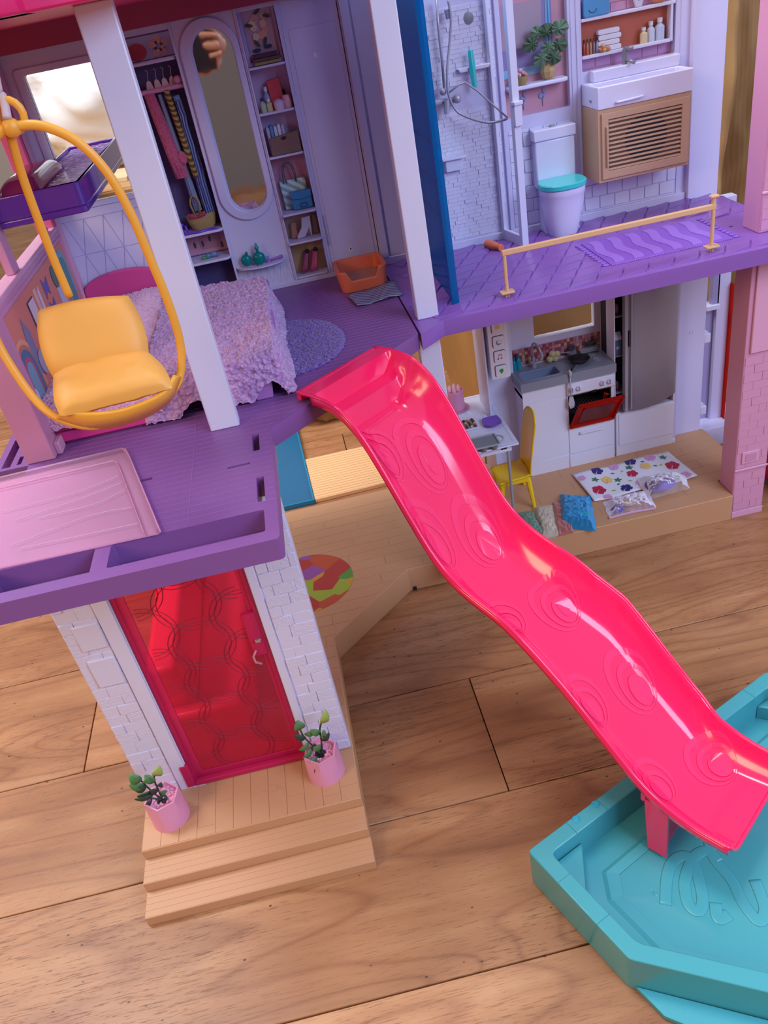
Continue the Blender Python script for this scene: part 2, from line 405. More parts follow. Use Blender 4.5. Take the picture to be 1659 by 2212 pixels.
MB().box(-0.265, -0.058, 0.478, 0.511, ZU - ZT - 0.0012, ZU - ZT - 0.0002).build('trough_floor', PURPLE, house)
# plank lines on terrace and bedroom floor: thin raised strips
pl = MB(); y = 0.52
while y < 1.02:
    x0 = -0.2688 if y < 0.675 else -0.235; x1 = -0.0512 if y < 0.638 else min(0.108, -0.0495 + (y - 0.6382) * 1.13 - 0.004)
    if y > 0.69: x0 = -0.25
    segs = [(x0, x1)]
    pl2 = []
    for a, b_ in segs:
        cuts = sorted([(h[0][0] if False else min(p[0] for p in h) - 0.001, max(p[0] for p in h) + 0.001) for h in holes if min(p[1] for p in h) - 0.001 < y < max(p[1] for p in h) + 0.001])
        c = a
        for u0, u1 in cuts:
            if u1 < c or u0 > b_: continue
            if u0 > c: pl2.append((c, u0))
            c = max(c, u1)
        if c < b_: pl2.append((c, b_))
    for a, b_ in pl2: pl.box(a, b_, y, y + 0.0007, ZU, ZU + 0.00022)
    y += 0.0085
for xx, ya, yb in ((-0.1995, 0.52, 0.7), (-0.118, 0.513, 0.70), (-0.0415, 0.652, 1.02), (0.0335, 0.72, 1.02)):
    pl.box(xx, xx + 0.0006, ya, yb, ZU, ZU + 0.00025)
pl.build('raised_lines', PURPLE_L, house)['kind'] = 'stuff'
# --- right slab
right_poly = [(0.1135, 0.7752), (0.1424, 0.7996), (0.63, 0.7996), (0.63, 0.90), (0.562, 0.945), (0.562, 1.05), (0.1135, 1.05)]
rslots = [R(0.2175, 0.2215, 0.819, 0.825), R(0.4470, 0.4510, 0.819, 0.825), R(0.5065, 0.5105, 0.8865, 0.8915), R(0.1135 + 0.004, 0.1185 + 0.002, 0.858, 0.862)]
ruf = MB().prism(right_poly, ZU - ZT, ZU, rslots).build('upper_floor', PURPLE2, house, bevel=0.0012, seg=2)
# triangular relief tiles on the bathroom floor
def tri_tile():
    a = 0.0290; h = 0.0245; g = 0.0006; ht = 0.0009
    P = [Vector((g, g * 0.7, 0)), Vector((a - g, g * 0.7, 0)), Vector((a / 2, h - g, 0))]
    c = sum(P, Vector()) / 3; mb = MB()
    return P, c, h, a, ht
P, cc, th_, ta, ht = tri_tile()
tm_up = bpy.data.meshes.new('tile'); tm_dn = bpy.data.meshes.new('tile')
for me_, fl_ in ((tm_up, 1), (tm_dn, -1)):
    pts = [Vector((p.x, (p.y if fl_ > 0 else th_ - p.y), 0)) for p in P]; c = sum(pts, Vector()) / 3
    v = [tuple(p) for p in pts] + [(lerp(p.x, c.x, 0.10), lerp(p.y, c.y, 0.10), ht * k) for p, k in zip(pts, (0.5, 3.4, 1.6))]
    f = [(3, 4, 5), (0, 1, 4, 3), (1, 2, 5, 4), (2, 0, 3, 5)]
    if fl_ < 0: f = [t[::-1] for t in f]
    me_.from_pydata(v, [], f); me_.materials.append(plastic('#8a5cb2', 0.24))
def inside(x, y, poly):
    r = False; n = len(poly)
    for i in range(n):
        a, b_ = poly[i], poly[(i + 1) % n]
        if (a[1] > y) != (b_[1] > y) and x < (b_[0] - a[0]) * (y - a[1]) / (b_[1] - a[1]) + a[0]: r = not r
    return r
mat_r = (0.338, 0.498, 0.842, 0.946)
zone = [(0.116, 0.785), (0.145, 0.806), (0.60, 0.806), (0.561, 0.93), (0.561, 1.027), (0.116, 1.027)]
for j in range(9):
    for i in range(-1, 17):
        for up in (1, 0):
            x = 0.108 + i * ta + (ta / 2 if j % 2 else 0) + (0 if up else ta / 2); y = 0.8065 + j * th_
            tri = [(x + 0.001, y + 0.001), (x + ta - 0.001, y + 0.001), (x + ta / 2, y + th_ - 0.001)] if up else [(x + 0.001, y + th_ - 0.001), (x + ta - 0.001, y + th_ - 0.001), (x + ta / 2, y + 0.001)]
            if not all(inside(px, py, zone) for px, py in tri): continue
            cx_, cy_ = sum(p[0] for p in tri) / 3, sum(p[1] for p in tri) / 3
            if mat_r[0] - 0.010 < cx_ < mat_r[1] + 0.010 and mat_r[2] - 0.004 < cy_ < mat_r[3] + 0.006: continue
            if cx_ > 0.505 and cy_ < 0.925: continue
            o = bpy.data.objects.new('tile', tm_up if up else tm_dn); COL.objects.link(o); o.parent = ruf; o.location = (x, y, ZU)
# embossed bath mat, groove line
MB().box(0.2225, 0.446, 0.8212, 0.8226, ZU, ZU + 0.0003).build('groove', plastic('#3a1c6e', 0.5), house)
bm_ = MB().box(0.347, 0.489, 0.8475, 0.9415, ZU, ZU + 0.0012).build('embossed_mat', plastic('#8a58c6', 0.4), house, bevel=0.0004, seg=1)
for i in range(6):
    x0 = 0.352 + i * 0.0228
    MB().prism([(x0 + 0.003 * math.sin(t * 0.9), 0.851 + t * 0.0087) for t in range(11)] + [(x0 + 0.0115 + 0.003 * math.sin(t * 0.9), 0.851 + t * 0.0087) for t in range(10, -1, -1)], ZU + 0.0012, ZU + 0.0018).build('stripe', plastic('#9a6ed4', 0.45), bm_)
for sx_ in (0.3415, 0.4935):
    for i in range(11):
        y = 0.851 + i * 0.0085
        MB().ball((sx_, y, ZU + 0.0008), 0.0042, 0.003, 0.0017, 10, 6).build('fringe', plastic('#8a58c6', 0.4), bm_, smooth='all')
mb = MB()
for i in range(70): mb.ball((0.3475 + i * 0.00203, 0.8465, ZU + 0.0006), 0.0008, 0.0007, 0.0008, 6, 4)
mb.build('stitching', plastic('#9a6ed4', 0.45), bm_)['kind'] = 'stuff'

# --- ground floor base
diagp = [(-0.052, 0.5146), (-0.052, 0.752), (0.0595, 0.849), (0.5122, 0.842)]
gpoly = [(-0.2725, 0.5146), (-0.052, 0.5146), (-0.052, 0.755), (0.059, 0.853), (0.16, 0.8505), (0.16, 1.065), (-0.2725, 1.065)]
gl = MB().prism(gpoly, 0.0, ZP).build('ground_floor', TAN, house, bevel=0.001, seg=2)
gr = MB().prism([(0.1605, 0.8440), (0.5122, 0.842), (0.5122, 0.885), (0.562, 0.885), (0.562, 1.0195), (0.5555, 1.03), (0.1605, 1.03)], 0.0, ZB).build('kitchen_floor', TAN, house, bevel=0.001, seg=2)
MB().box(0.0625, 0.067, 0.8515, 0.8530, 0, 0.006).build('notch_shade', DARK, house)  # dark block painted as the shade in the gap under the base edge
# board relief on both bases
bcount = 0
for j in range(24):
    y0 = 0.603 + j * 0.0195; off = (j * 0.061) % 0.11
    x = -0.27 + off - 0.11
    while x < 0.16:
        x1 = x + 0.11; a, b_ = max(x, -0.270), min(x1, 0.158); yy0, yy1 = y0 + 0.0004, y0 + 0.0191
        lim = (lambda yy: -0.0535 if yy < 0.757 else -0.0535 + (yy - 0.757) * 1.13)
        b_ = min(b_, lim(yy0)) if y0 < 0.94 else b_
        if y0 > 0.853: b_ = min(x1, 0.158)
        if b_ - a > 0.006 and yy1 < 1.064:
            MB().box(a + 0.0004, b_ - 0.0004, yy0, yy1, ZP, ZP + 0.0004).build('board', TAN, gl); bcount += 1
        x = x1
for j in range(9):
    y0 = 0.846 + j * 0.0195; off = (j * 0.057) % 0.12; x = 0.162 + off - 0.12
    while x < 0.56:
        x1 = x + 0.12; a, b_ = max(x, 0.162), min(x1, 0.5105 if y0 < 0.887 else 0.5605)
        if b_ - a > 0.006: MB().box(a + 0.0003, b_ - 0.0003, y0 + 0.0003, y0 + 0.0192, ZB, ZB + 0.0003).build('board', TAN, gr)
        x = x1
# entry steps
st = MB().box(-0.2725, -0.0515, 0.4875, 0.5146, 0, 0.0245).build('step', TAN, house, bevel=0.0008)
st2 = MB().box(-0.2725, -0.0508, 0.4600, 0.4875, 0, 0.0122).build('step', TAN, house, bevel=0.0008)
for s_, z, y0, x1 in ((st, 0.0245, 0.4883, -0.0520), (st2, 0.0122, 0.4608, -0.0513)):
    for k in range(4): MB().box(-0.2718, x1, y0 + k * 0.0065, y0 + k * 0.0065 + 0.0061, z, z + 0.00025).build('board', TAN, s_)
random.seed(3)
x = -0.2715
for k in range(12):
    w = 0.0182; x1 = min(x + w, -0.053)
    ys = [0.5152] + sorted(random.uniform(0.525, 0.572) for _ in range(random.choice([1, 1, 2]))) + [0.579]
    for a, b_ in zip(ys[:-1], ys[1:]):
        if b_ - a > 0.004: MB().box(x + 0.0003, x1 - 0.0003, a + 0.0003, b_ - 0.0003, ZP, ZP + 0.0004).build('board', TAN, gl)
    x += w
MB().lathe([(0.0022, ZP + 0.0004), (0.0022, ZP + 0.0009), (0.0016, ZP + 0.0009), (0.0016, ZP + 0.0005)], (-0.1335, 0.5505, 0), 16).build('round_stud', TAN, gl)

# --- door wall
def V2(u, v, y=0.58): p = OY(u, v, y); return (p.x, p.z)
dx0, dx1, dz1 = -0.2215, -0.1010, 0.345
dw = MB().prism([(-0.2722, ZP), (-0.0535, ZP), (-0.0535, 0.372), (-0.2722, 0.372)], 0.580, 0.592, [[(dx0, ZP + 0.004), (dx1, ZP + 0.004), (dx1, dz1), (dx0, dz1)]], 'xzy').build('door_wall', WHITEL, house, bevel=0.0006)
MB().box(dx1 + 0.0005, dx1 + 0.0085, 0.5782, 0.580, ZP, 0.372).build('pilaster', WHITEL, dw, bevel=0.0005)
MB().box(dx0 - 0.0145, dx0 - 0.0005, 0.5775, 0.580, ZP, 0.372).build('pilaster', WHITEL, dw, bevel=0.0008)
random.seed(11)
for (bx0, bx1) in ((dx1 + 0.0095, -0.0545), (-0.2715, dx0 - 0.0155)):
    z = ZP + 0.001; r_ = 0
    while z < 0.36:
        hh = random.choice([0.0125, 0.0125, 0.015]); cut = [bx0]
        t = bx0 + (0.012 if r_ % 2 else 0.022) + random.uniform(-0.003, 0.003)
        while t < bx1 - 0.006: cut.append(t); t += random.uniform(0.018, 0.028)
        cut.append(bx1)
        for a, b_ in zip(cut[:-1], cut[1:]):
            d = random.choice([0.0004, 0.0009, 0.0014])
            MB().box(a + 0.0003, b_ - 0.0003, 0.580 - d, 0.5805, z + 0.0003, z + hh - 0.0003).build('brick', plastic('#dad6ee', 0.5, bump=random.choice([0.1, 0.7]), scale=500), dw, bevel=0.0003, seg=1)
        z += hh; r_ += 1
for (u0, v0, u1, v1) in ((152, 1355, 226, 1396), (187, 1428, 262, 1473)):
    a = OY(u0, v0, 0.58); b_ = OY(u1, v1, 0.58)
    MB().box(max(a.x, -0.2715), dx0 - 0.016, 0.5772, 0.580, b_.z, a.z).build('raised_block', WHITEL, dw, bevel=0.0012)
# side jamb, inner hall wall
# --- translucent door
door = MB().prism(R(dx0 + 0.001, dx1 - 0.001, ZP + 0.004, dz1), 0.5835, 0.5855, [R(dx0 + 0.012, dx1 - 0.009, ZP + 0.014, dz1 - 0.01)], 'xzy').build('door', TPINKD, house, bevel=0.0006, label='clear pink door with overlapping circle relief')
MB().box(dx0 + 0.012, dx1 - 0.009, 0.5842, 0.5850, ZP + 0.014, dz1 - 0.01).build('pane', TPINK, door)
MB().box(dx0 + 0.001, dx0 + 0.0045, 0.581, 0.5835, ZP + 0.004, dz1).build('door_trim', TPINKD, door)
MB().box(dx1 - 0.0045, dx1 - 0.001, 0.581, 0.5835, ZP + 0.004, dz1).build('door_trim', TPINKD, door)
MB().box(dx0 - 0.006, dx0 + 0.002, 0.576, 0.582, ZP + 0.003, ZP + 0.034).build('hinge_block', TPINKD, door, bevel=0.0006)
MB().box(dx0 + 0.002, dx1 + 0.0005, 0.5765, 0.582, ZP + 0.002, ZP + 0.008).build('threshold', TPINKD, door, bevel=0.0006)
MB().box(dx0 - 0.001, dx0 + 0.012, 0.5772, 0.5800, ZP + 0.0005, ZP + 0.0035).build('door_foot', WHITEL, door)
RELIEF = clear('clear_pink_ridge', '#cc3c5c', 0.35, 0.55, '#e0647c')
mb = MB(); ccx = (dx0 + dx1) / 2 + 0.001; rr = 0.0265
def ring(cx, cz, r):
    pts = []
    for i in range(41):
        w = 2 * math.pi * i / 40; x, z = cx + r * math.cos(w), cz + r * math.sin(w)
        if dx0 + 0.012 < x < dx1 - 0.009 and ZP + 0.014 < z < dz1 - 0.01: pts.append((x, 0.5841, z))
        else:
            if len(pts) > 1: mb.tube(pts, 0.00045, 4)
            pts = []
    if len(pts) > 1: mb.tube(pts, 0.00045, 4)
for k in range(7):
    cz = 0.070 + k * 0.049
    for dxx in (-0.046, 0, 0.046):
        for r_ in (rr, rr + 0.0045): ring(ccx + dxx, cz + (0.0245 if dxx else 0), r_)
mb.build('circle_relief', RELIEF, door)
MB().box(dx1 - 0.0165, dx1 - 0.004, 0.5795, 0.5835, 0.190, 0.242).build('lock_plate', TPINKD, door, bevel=0.001)
hd = MB().box(dx1 - 0.011, dx1 - 0.0055, 0.5765, 0.580, 0.2085, 0.2125).build('door_handle', plastic('#c9c3d8', 0.15, metal=0.9, bump=0), door, bevel=0.0006, label='small silver door catch')
MB().tube([(dx1 - 0.013, 0.5785, 0.199), (dx1 - 0.017, 0.576, 0.194), (dx1 - 0.0165, 0.5755, 0.187), (dx1 - 0.012, 0.577, 0.182)], 0.0011, 6).build('pull_ring', clear('clear_grip', '#f3c0cc', 0.4, 0.1), door, smooth='all')

# --- columns
def column(x0, x1, y0, y1, z0, z1, mat, name='column', bev=0.0012):
    return MB().box(x0, x1, y0, y1, z0, z1).build(name, mat, house, bevel=bev, seg=3)
column(-0.1030, -0.0768, 0.658, 0.672, ZU, 0.716, WHITEL)
column(0.1180, 0.1412, 0.8135, 0.829, ZU, 0.80, WHITEL)
column(0.1150, 0.1388, 0.8135, 0.829, ZP, ZU - ZT, WHITEL)
pc = column(-0.2714, -0.2455, 0.6755, 0.700, ZU, 0.716, PINK)
MB().box(-0.2455, -0.2405, 0.683, 0.700, ZU, ZU + 0.012).build('column_foot', PINK_L, pc, bevel=0.001)
for (z0, z1) in ((0.0, ZU - ZT), (ZU, 0.85)):
    c_ = column(0.5130 + (0.004 if z0 else 0), 0.558, 0.8455, 0.880, z0, z1, PINK)
    b0 = 0.5135 + (0.004 if z0 else 0)
    zb = 0.075 if z0 == 0 else 0.432
    MB().box(b0 - 0.001, 0.559, 0.8435, 0.8455, zb, zb + 0.0035).build('ledge', PINK_L, c_, bevel=0.001)
    random.seed(5); z = z0 + (0.003 if z0 else 0.012); r_ = 0
    while z < z1 - 0.016:
        h_ = 0.0115
        if abs(z + 0.005 - zb) < 0.008: z = zb + 0.004
        if z0 == 0 and z > 0.235: break
        cut = [b0 + 0.001] + [b0 + 0.001 + ((0.013 if r_ % 2 else 0.024))] + ([b0 + 0.035] if r_ % 3 == 0 else []) + [0.557]
        for a, b_ in zip(cut[:-1], cut[1:]):
            if b_ - a > 0.003: MB().box(a + 0.0003, b_ - 0.0003, 0.8455 - random.choice([0.0003, 0.0007]), 0.846, z + 0.0003, z + h_ - 0.0003).build('brick', plastic('#d696b8', 0.45), c_)
        z += h_; r_ += 1
    if z0 == 0:
        MB().box(0.521, 0.545, 0.8433, 0.8455, 0.086, 0.104).build('raised_block', PINK_L, c_, bevel=0.0008)
        MB().box(0.5255, 0.5405, 0.8428, 0.8434, 0.089, 0.101).build('raised_block', PINK, c_, bevel=0.0004)
        MB().box(0.519, 0.558, 0.8425, 0.8455, 0.245, 0.362).build('raised_panel', PINK_L, c_, bevel=0.001)
        MB().box(0.5135, 0.558, 0.8440, 0.8455, 0.0, 0.010).build('plinth', PINK_L, c_, bevel=0.0006)

# --- bedroom back wall with openings
win = rrect(-0.2345, -0.138, 0.536, 0.6728, 0.003, 3)
clo = R(-0.124, -0.0705, 0.396, 0.688); mirr = stadium(-0.0310, 0.4885, 0.682, 0.0466); unit = R(0.0035, 0.0455, 0.396, 0.690)
bw = MB().prism([(-0.262, ZU), (0.1128, ZU), (0.1128, 0.80), (-0.262, 0.80)], YW, YW + 0.003, [win, clo, mirr, unit], 'xzy').build('bedroom_wall', LILAC, house)
def frame(poly, x_in, name, par, mat, y0=YW - 0.002, y1=YW):
    return MB().prism(poly, y0, y1, [x_in], 'xzy').build(name, mat, par, bevel=0.0005)
frame(rrect(-0.2435, -0.132, 0.5305, 0.6795, 0.004, 3), win, 'window_frame', bw, LILAC, YW - 0.0025, YW)
frame(rrect(-0.2385, -0.134, 0.5325, 0.6765, 0.004, 3), win, 'window_sill', bw, WHITE, YW, YW + 0.012)
# closet
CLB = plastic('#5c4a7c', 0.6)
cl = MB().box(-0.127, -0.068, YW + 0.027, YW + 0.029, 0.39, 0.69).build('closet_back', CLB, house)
MB().box(-0.0705, -0.0685, YW, YW + 0.028, 0.39, 0.69).build('closet_side', plastic('#b898bc', 0.5), house)
MB().box(-0.126, -0.124, YW, YW + 0.028, 0.39, 0.69).build('closet_side', plastic('#b898bc', 0.5), house)
for z, yf in ((0.661, YW - 0.001), (0.4765, YW - 0.008), (0.4425, YW - 0.010)):
    MB().prism([(-0.124, YW + 0.027), (-0.124, yf), (-0.074, yf), (-0.0707, yf + 0.004), (-0.0707, YW + 0.027)], z - 0.0015, z + 0.0015).build('closet_shelf', LILAC, house, bevel=0.0005)
# printed closet back (flat card print)
def flat(name, pts, y, mat, par, th=0.0003):
    return MB().prism(pts, y - th, y, (), 'xzy').build(name, mat, par)
YC = YW + 0.0268
flat('print_panel', R(-0.123, -0.0708, 0.6635, 0.686), YC, plastic('#a8a0c6', 0.6), cl)
flat('print_panel', R(-0.123, -0.0708, 0.4455, 0.4745), YC, plastic('#c08aa2', 0.6), cl)
flat('print_panel', R(-0.123, -0.0708, 0.398, 0.4405), YC, plastic('#4a3f78', 0.6), cl)
flat('print_red_bag', ell(-0.113, 0.672, 0.011, 0.0085), YC - 0.0004, plastic('#b83c50', 0.6), cl)
for k in range(5):
    w = 2 * math.pi * k / 5 + 0.3
    flat('print_petal', ell(-0.088 + 0.007 * math.cos(w), 0.674 + 0.007 * math.sin(w), 0.0042, 0.0035, 12), YC - 0.0006 - k * 0.0001, plastic('#d09a8c', 0.6), cl)
for w0, sx_ in ((0.4, '#3c3c58'), (1.3, '#d8b8c0')):
    for k in range(4): flat('print_bead', ell(-0.088 + 0.004 * math.cos(w0 + k * 1.57), 0.674 + 0.004 * math.sin(w0 + k * 1.57), 0.0015, 0.0015, 10), YC - 0.0013, plastic(sx_, 0.5), cl)
flat('print_bag', rrect(-0.106, -0.078, 0.450, 0.468, 0.003), YC - 0.0004, plastic('#a8768e', 0.6), cl)
for (x, z) in ((-0.112, 0.4575), (-0.102, 0.4575), (-0.092, 0.462), (-0.079, 0.452)): flat('print_shoe', ell(x, z, 0.0015, 0.004, 10), YC - 0.0008, plastic('#5c2848', 0.6), cl)
# closet rail, hangers, clothes
rail = MB().tube([(-0.124, YW + 0.006, 0.6335), (-0.0707, YW + 0.006, 0.6335)], 0.0026, 10).build('clothes_rail', PINK, house, smooth=True)
FURP = mat_fur('pink_fur', '#b24a70', '#c8688c', 300)
BLUES = mat_stripes('blue_glitter_dress', ('#22306c', '#7c8cc4'), 120, (0, 0, 0.2), 6)
SNAKE = mat_stripes('gold_chain_dress', ('#b08c3c', '#5a3c28'), 60, (0, 1.2, 0.3), 8)
def garment(name, label, x0, w0, x1, w1, z0, z1, y, mat, cat='dress', waist=None):
    t = thing(name, label, cat, (x0, y, z0))
    def fn(a, b_):
        ang = 2 * math.pi * a; cx = lerp(x0, x1, b_); w = lerp(w0, w1, b_ ** 0.8)
        if waist: w *= 1 - 0.35 * math.exp(-((b_ - waist) / 0.08) ** 2)
        fold = 1 + 0.10 * math.cos(ang * 9 + b_ * 3) * b_
        return (cx + w * math.cos(ang) * fold, y + 0.0045 * math.sin(ang) * fold, lerp(z0, z1, b_))
    MB().grid(fn, 60, 14, True).build('fabric', mat, t, smooth='all')
    return t
def hanger(par, x, y, z):
    MB().tube([(x + 0.0005, y, z + 0.020), (x + 0.0025, y, z + 0.018), (x + 0.001, y, z + 0.013), (x + 0.0008, y, z + 0.009)], 0.0005, 5).build('hanger_hook', CHROME, par)
    MB().prism([(x - 0.004, z), (x + 0.005, z), (x + 0.003, z + 0.008), (x + 0.0005, z + 0.010), (x - 0.002, z + 0.008)], y - 0.001, y + 0.001, (), 'xzy').build('hanger', plastic('#d8b8bc', 0.5), par, bevel=0.0005)
g1 = garment('fur_coat', 'dusty pink fur coat at the left end of the clothes rail', -0.1115, 0.006, -0.101, 0.0075, 0.632, 0.540, YW + 0.008, FURP, 'coat')
g2 = garment('dress', 'slim pale blue dress with red flower hanging beside the pink fur coat', -0.1005, 0.0025, -0.0945, 0.0045, 0.629, 0.50, YW + 0.012, plastic('#7c88a8', 0.7), 'dress')
MB().ball((-0.0945, YW + 0.005, 0.561), 0.0055, 0.003, 0.0075, 12, 8).build('flower', FURP, g2, smooth='all')
g3 = garment('dress', 'mustard dress with dark chain pattern on the clothes rail', -0.0915, 0.0035, -0.0855, 0.003, 0.632, 0.538, YW + 0.007, SNAKE, 'dress')
g4 = garment('dress', 'long glittery navy blue dress at the right end of the clothes rail', -0.0825, 0.0038, -0.0805, 0.007, 0.624, 0.494, YW + 0.011, BLUES, 'dress')
MB().tube([(-0.086, YW + 0.007, 0.622), (-0.079, YW + 0.007, 0.6225)], 0.003, 8).build('waistband', plastic('#6c86bc', 0.7), g4, smooth='all')
for g, x in ((g1, -0.109), (g2, -0.100), (g3, -0.0915), (g4, -0.083)): hanger(g, x, YW + 0.012, 0.6345)
t = thing('pink_hat', 'round pink hat hanging at the right end of the clothes rail', 'hat', (-0.075, YW + 0.004, 0.636))
MB().ball((-0.0755, YW + 0.006, 0.640), 0.005, 0.003, 0.0042).build('crown', PINK, t, smooth='all')
# wicker basket in closet
WICK = mat_stripes('wicker', ('#8c7448', '#b89c68'), 190, (0, 0.9, 0), 3)
t = thing('wicker_basket', 'wicker basket with a tall handle and red ribbon in the closet', 'basket', (-0.093, YW + 0.012, 0.4785))
MB().lathe([(0.0105, 0.4785), (0.0135, 0.482), (0.0155, 0.489), (0.017, 0.4965), (0.0155, 0.4965), (0.0135, 0.488), (0.01, 0.481)], (-0.093, YW + 0.010, 0), 26, sy=0.55, sx=1.1).build('body', WICK, t, smooth=True)
MB().tube([(-0.0985, YW + 0.003, 0.495)] + [(-0.0955 + 0.0055 * math.cos(w), YW + 0.003, 0.508 + 0.011 * math.sin(w)) for w in [math.pi * (1 - i / 10) for i in range(11)]] + [(-0.0935, YW + 0.003, 0.495)], 0.0011, 6).build('handle', WICK, t, smooth='all')
for sx_ in (-1, 1): cushion((-0.0965, YW, 0.493), (-0.0965 + sx_ * 0.011, YW, 0.495), (-0.0965 + sx_ * 0.010, YW, 0.501), (-0.0965, YW, 0.497), 0.001, 8).build('ribbon', plastic('#a02c4c', 0.6), t, smooth='all')
# purple hanger lying on the closet shelf
t = thing('purple_hanger', 'bright violet toy hanger lying on the closet shelf', 'hanger', (-0.1, YW - 0.005, 0.478))
VIO = plastic('#6a3cc8', 0.35)
MB().tube(catmull([(-0.117, YW - 0.004, 0.4795), (-0.108, YW - 0.006, 0.480), (-0.098, YW - 0.007, 0.479), (-0.088, YW - 0.004, 0.4795), (-0.0765, YW - 0.006, 0.4795)]), 0.0016, 8).build('arm', VIO, t, smooth='all')
MB().tube([(-0.117, YW - 0.004, 0.4795), (-0.1185, YW - 0.004, 0.488), (-0.116, YW - 0.004, 0.492)], 0.0015, 8).build('hook', VIO, t, smooth='all')
MB().tube([(-0.112, YW - 0.004, 0.4795), (-0.1135, YW - 0.004, 0.489)], 0.0013, 8).build('prong', VIO, t, smooth='all')
# shoes on closet shelf
t = thing('green_sandal', 'small glossy green sandal on the lower closet shelf', 'shoe', (-0.100, YW + 0.0, 0.444))
MB().ball((-0.103, YW + 0.002, 0.4462), 0.0035, 0.003, 0.002).build('toe', plastic('#3f9a5c', 0.2), t, smooth='all')
MB().ball((-0.0975, YW + 0.002, 0.4475), 0.004, 0.003, 0.0032).build('heel', plastic('#3f8a8c', 0.2), t, smooth='all')
t = thing('blue_sandal', 'small grey blue sandal beside the green sandal on closet shelf', 'shoe', (-0.09, YW, 0.444))
MB().ball((-0.0905, YW + 0.003, 0.448), 0.005, 0.0035, 0.0035).build('sole', plastic('#6a7cae', 0.25), t, smooth='all')
MB().ball((-0.0865, YW + 0.003, 0.4465), 0.003, 0.003, 0.0022).build('toe', plastic('#5a6ca0', 0.25), t, smooth='all')
# mirror
mf = MB().prism(stadium(-0.033, 0.4795, 0.6925, 0.0652, 18), YW - 0.0035, YW, [mirr], 'xzy').build('mirror_frame', LILAC, house, bevel=0.0012, seg=3)
MIR, n_, l_, b__ = newmat('mirror_foil'); b__.inputs['Metallic'].default_value = 1; b__.inputs['Roughness'].default_value = 0.03; b__.inputs['Base Color'].default_value = lin('#d8d4dc')
nz = n_.new('ShaderNodeTexNoise'); nz.inputs['Scale'].default_value = 24; tc = n_.new('ShaderNodeTexCoord'); l_.new(tc.outputs['Object'], nz.inputs['Vector'])
bp = n_.new('ShaderNodeBump'); bp.inputs['Strength'].default_value = 0.06; bp.inputs['Distance'].default_value = 0.002; l_.new(nz.outputs['Fac'], bp.inputs['Height']); l_.new(bp.outputs[0], b__.inputs['Normal'])
MB().prism(stadium(-0.0310, 0.4865, 0.684, 0.0500), YW + 0.004, YW + 0.005, (), 'xzy').build('mirror_foil', MIR, mf)
MB().prism(stadium(-0.0310, 0.4860, 0.6845, 0.0510), YW + 0.0005, YW + 0.0042, [stadium(-0.0300, 0.490, 0.681, 0.0440)], 'xzy').build('mirror_edge', LILAC, mf)
# half-round shelf under the mirror
MB().prism([(-0.0668, YW)] + [(-0.036 + 0.031 * math.cos(math.radians(a)), YW - 0.019 * math.sin(math.radians(a)) * 1.0) for a in range(180, -1, -15)][::1] + [(-0.005, YW)], 0.4245, 0.4262).build('half_round_shelf', LILAC, house, bevel=0.0005)
for xx, zz in ((-0.0205, 0.4255),): pass
# triangle relief on skirting
mb = MB()
for k in range(7):
    x = -0.060 + k * 0.0085; mb.tube([(x, YW - 0.0002, 0.397), (x + 0.00425, YW - 0.0002, 0.418), (x + 0.0085, YW - 0.0002, 0.397)], 0.00035, 4)
mb.build('triangle_relief', WHITEL, bw)
# triangles under the window
mb = MB()
for r_ in range(3):
    z0 = 0.4 + r_ * 0.040
    mb.tube([(-0.255, YW - 0.0003, z0 + 0.04), (-0.138, YW - 0.0003, z0 + 0.04)], 0.0004, 4)
    for k in range(6):
        x = -0.262 + k * 0.0235 + (0.01175 if r_ % 2 else 0)
        for dx_ in (0, 0.0235):
            a = (max(x, -0.255), YW - 0.0003, z0); b_ = (x + 0.01175 if dx_ == 0 else x + 0.01175, YW - 0.0003, z0 + 0.04)
            e = (x + dx_, YW - 0.0003, z0)
            if b_[0] > -0.255 and b_[0] < -0.138 and -0.255 < e[0] < -0.138: mb.tube([e, b_], 0.0004, 4)
mb.build('triangle_lines', plastic('#b9aee0', 0.4), bw)
MB().box(-0.262, 0.1128, YW - 0.003, YW, ZU, ZU + 0.0055).build('skirting', LILAC, bw, bevel=0.0006)
MB().box(-0.132, -0.1245, YW - 0.0015, YW, ZU, 0.69).build('wall_rib', LILAC, bw, bevel=0.0004)
MB().box(-0.0708, -0.0678, YW - 0.002, YW, ZU, 0.695).build('wall_rib', LILAC, bw, bevel=0.0006)
MB().box(0.0005, 0.0032, YW - 0.002, YW, ZU, 0.695).build('wall_rib', LILAC, bw, bevel=0.0006)
MB().box(0.0457, 0.0510, YW - 0.0015, YW, ZU, 0.80).build('wall_rib', LILAC, bw, bevel=0.0006)
MB().prism(rrect(0.0555, 0.1085, 0.40, 0.665, 0.002), YW - 0.0008, YW, (), 'xzy').build('wall_panel', LILAC, bw, bevel=0.0005)
MB().tube([(0.0505, YW - 0.0025, 0.6), (0.0505, YW - 0.0025, 0.67)], 0.0004, 5).build('wire_pin', WHITE, bw)
MB().tube([(0.0525, YW - 0.0025, 0.43), (0.0525, YW - 0.0025, 0.467)], 0.0006, 5).build('wire_pin', CHROME, bw)
MB().prism(ell(0.0800, 0.6365, 0.0018, 0.0026, 14), YW - 0.001, YW - 0.0007, (), 'xzy').build('keyhole_light', WHITE, bw)  # white disc: daylight shining through the keyhole, put into the colour
MB().prism(ell(0.0785, 0.419, 0.0022, 0.0028, 14), YW - 0.0013, YW - 0.0008, (), 'xzy').build('screw_hole', plastic('#efe6ea', 0.5), bw)
MB().prism(ell(0.0785, 0.4195, 0.0010, 0.0015, 10), YW - 0.0017, YW - 0.0013, (), 'xzy').build('screw', plastic('#70543c', 0.4), bw)
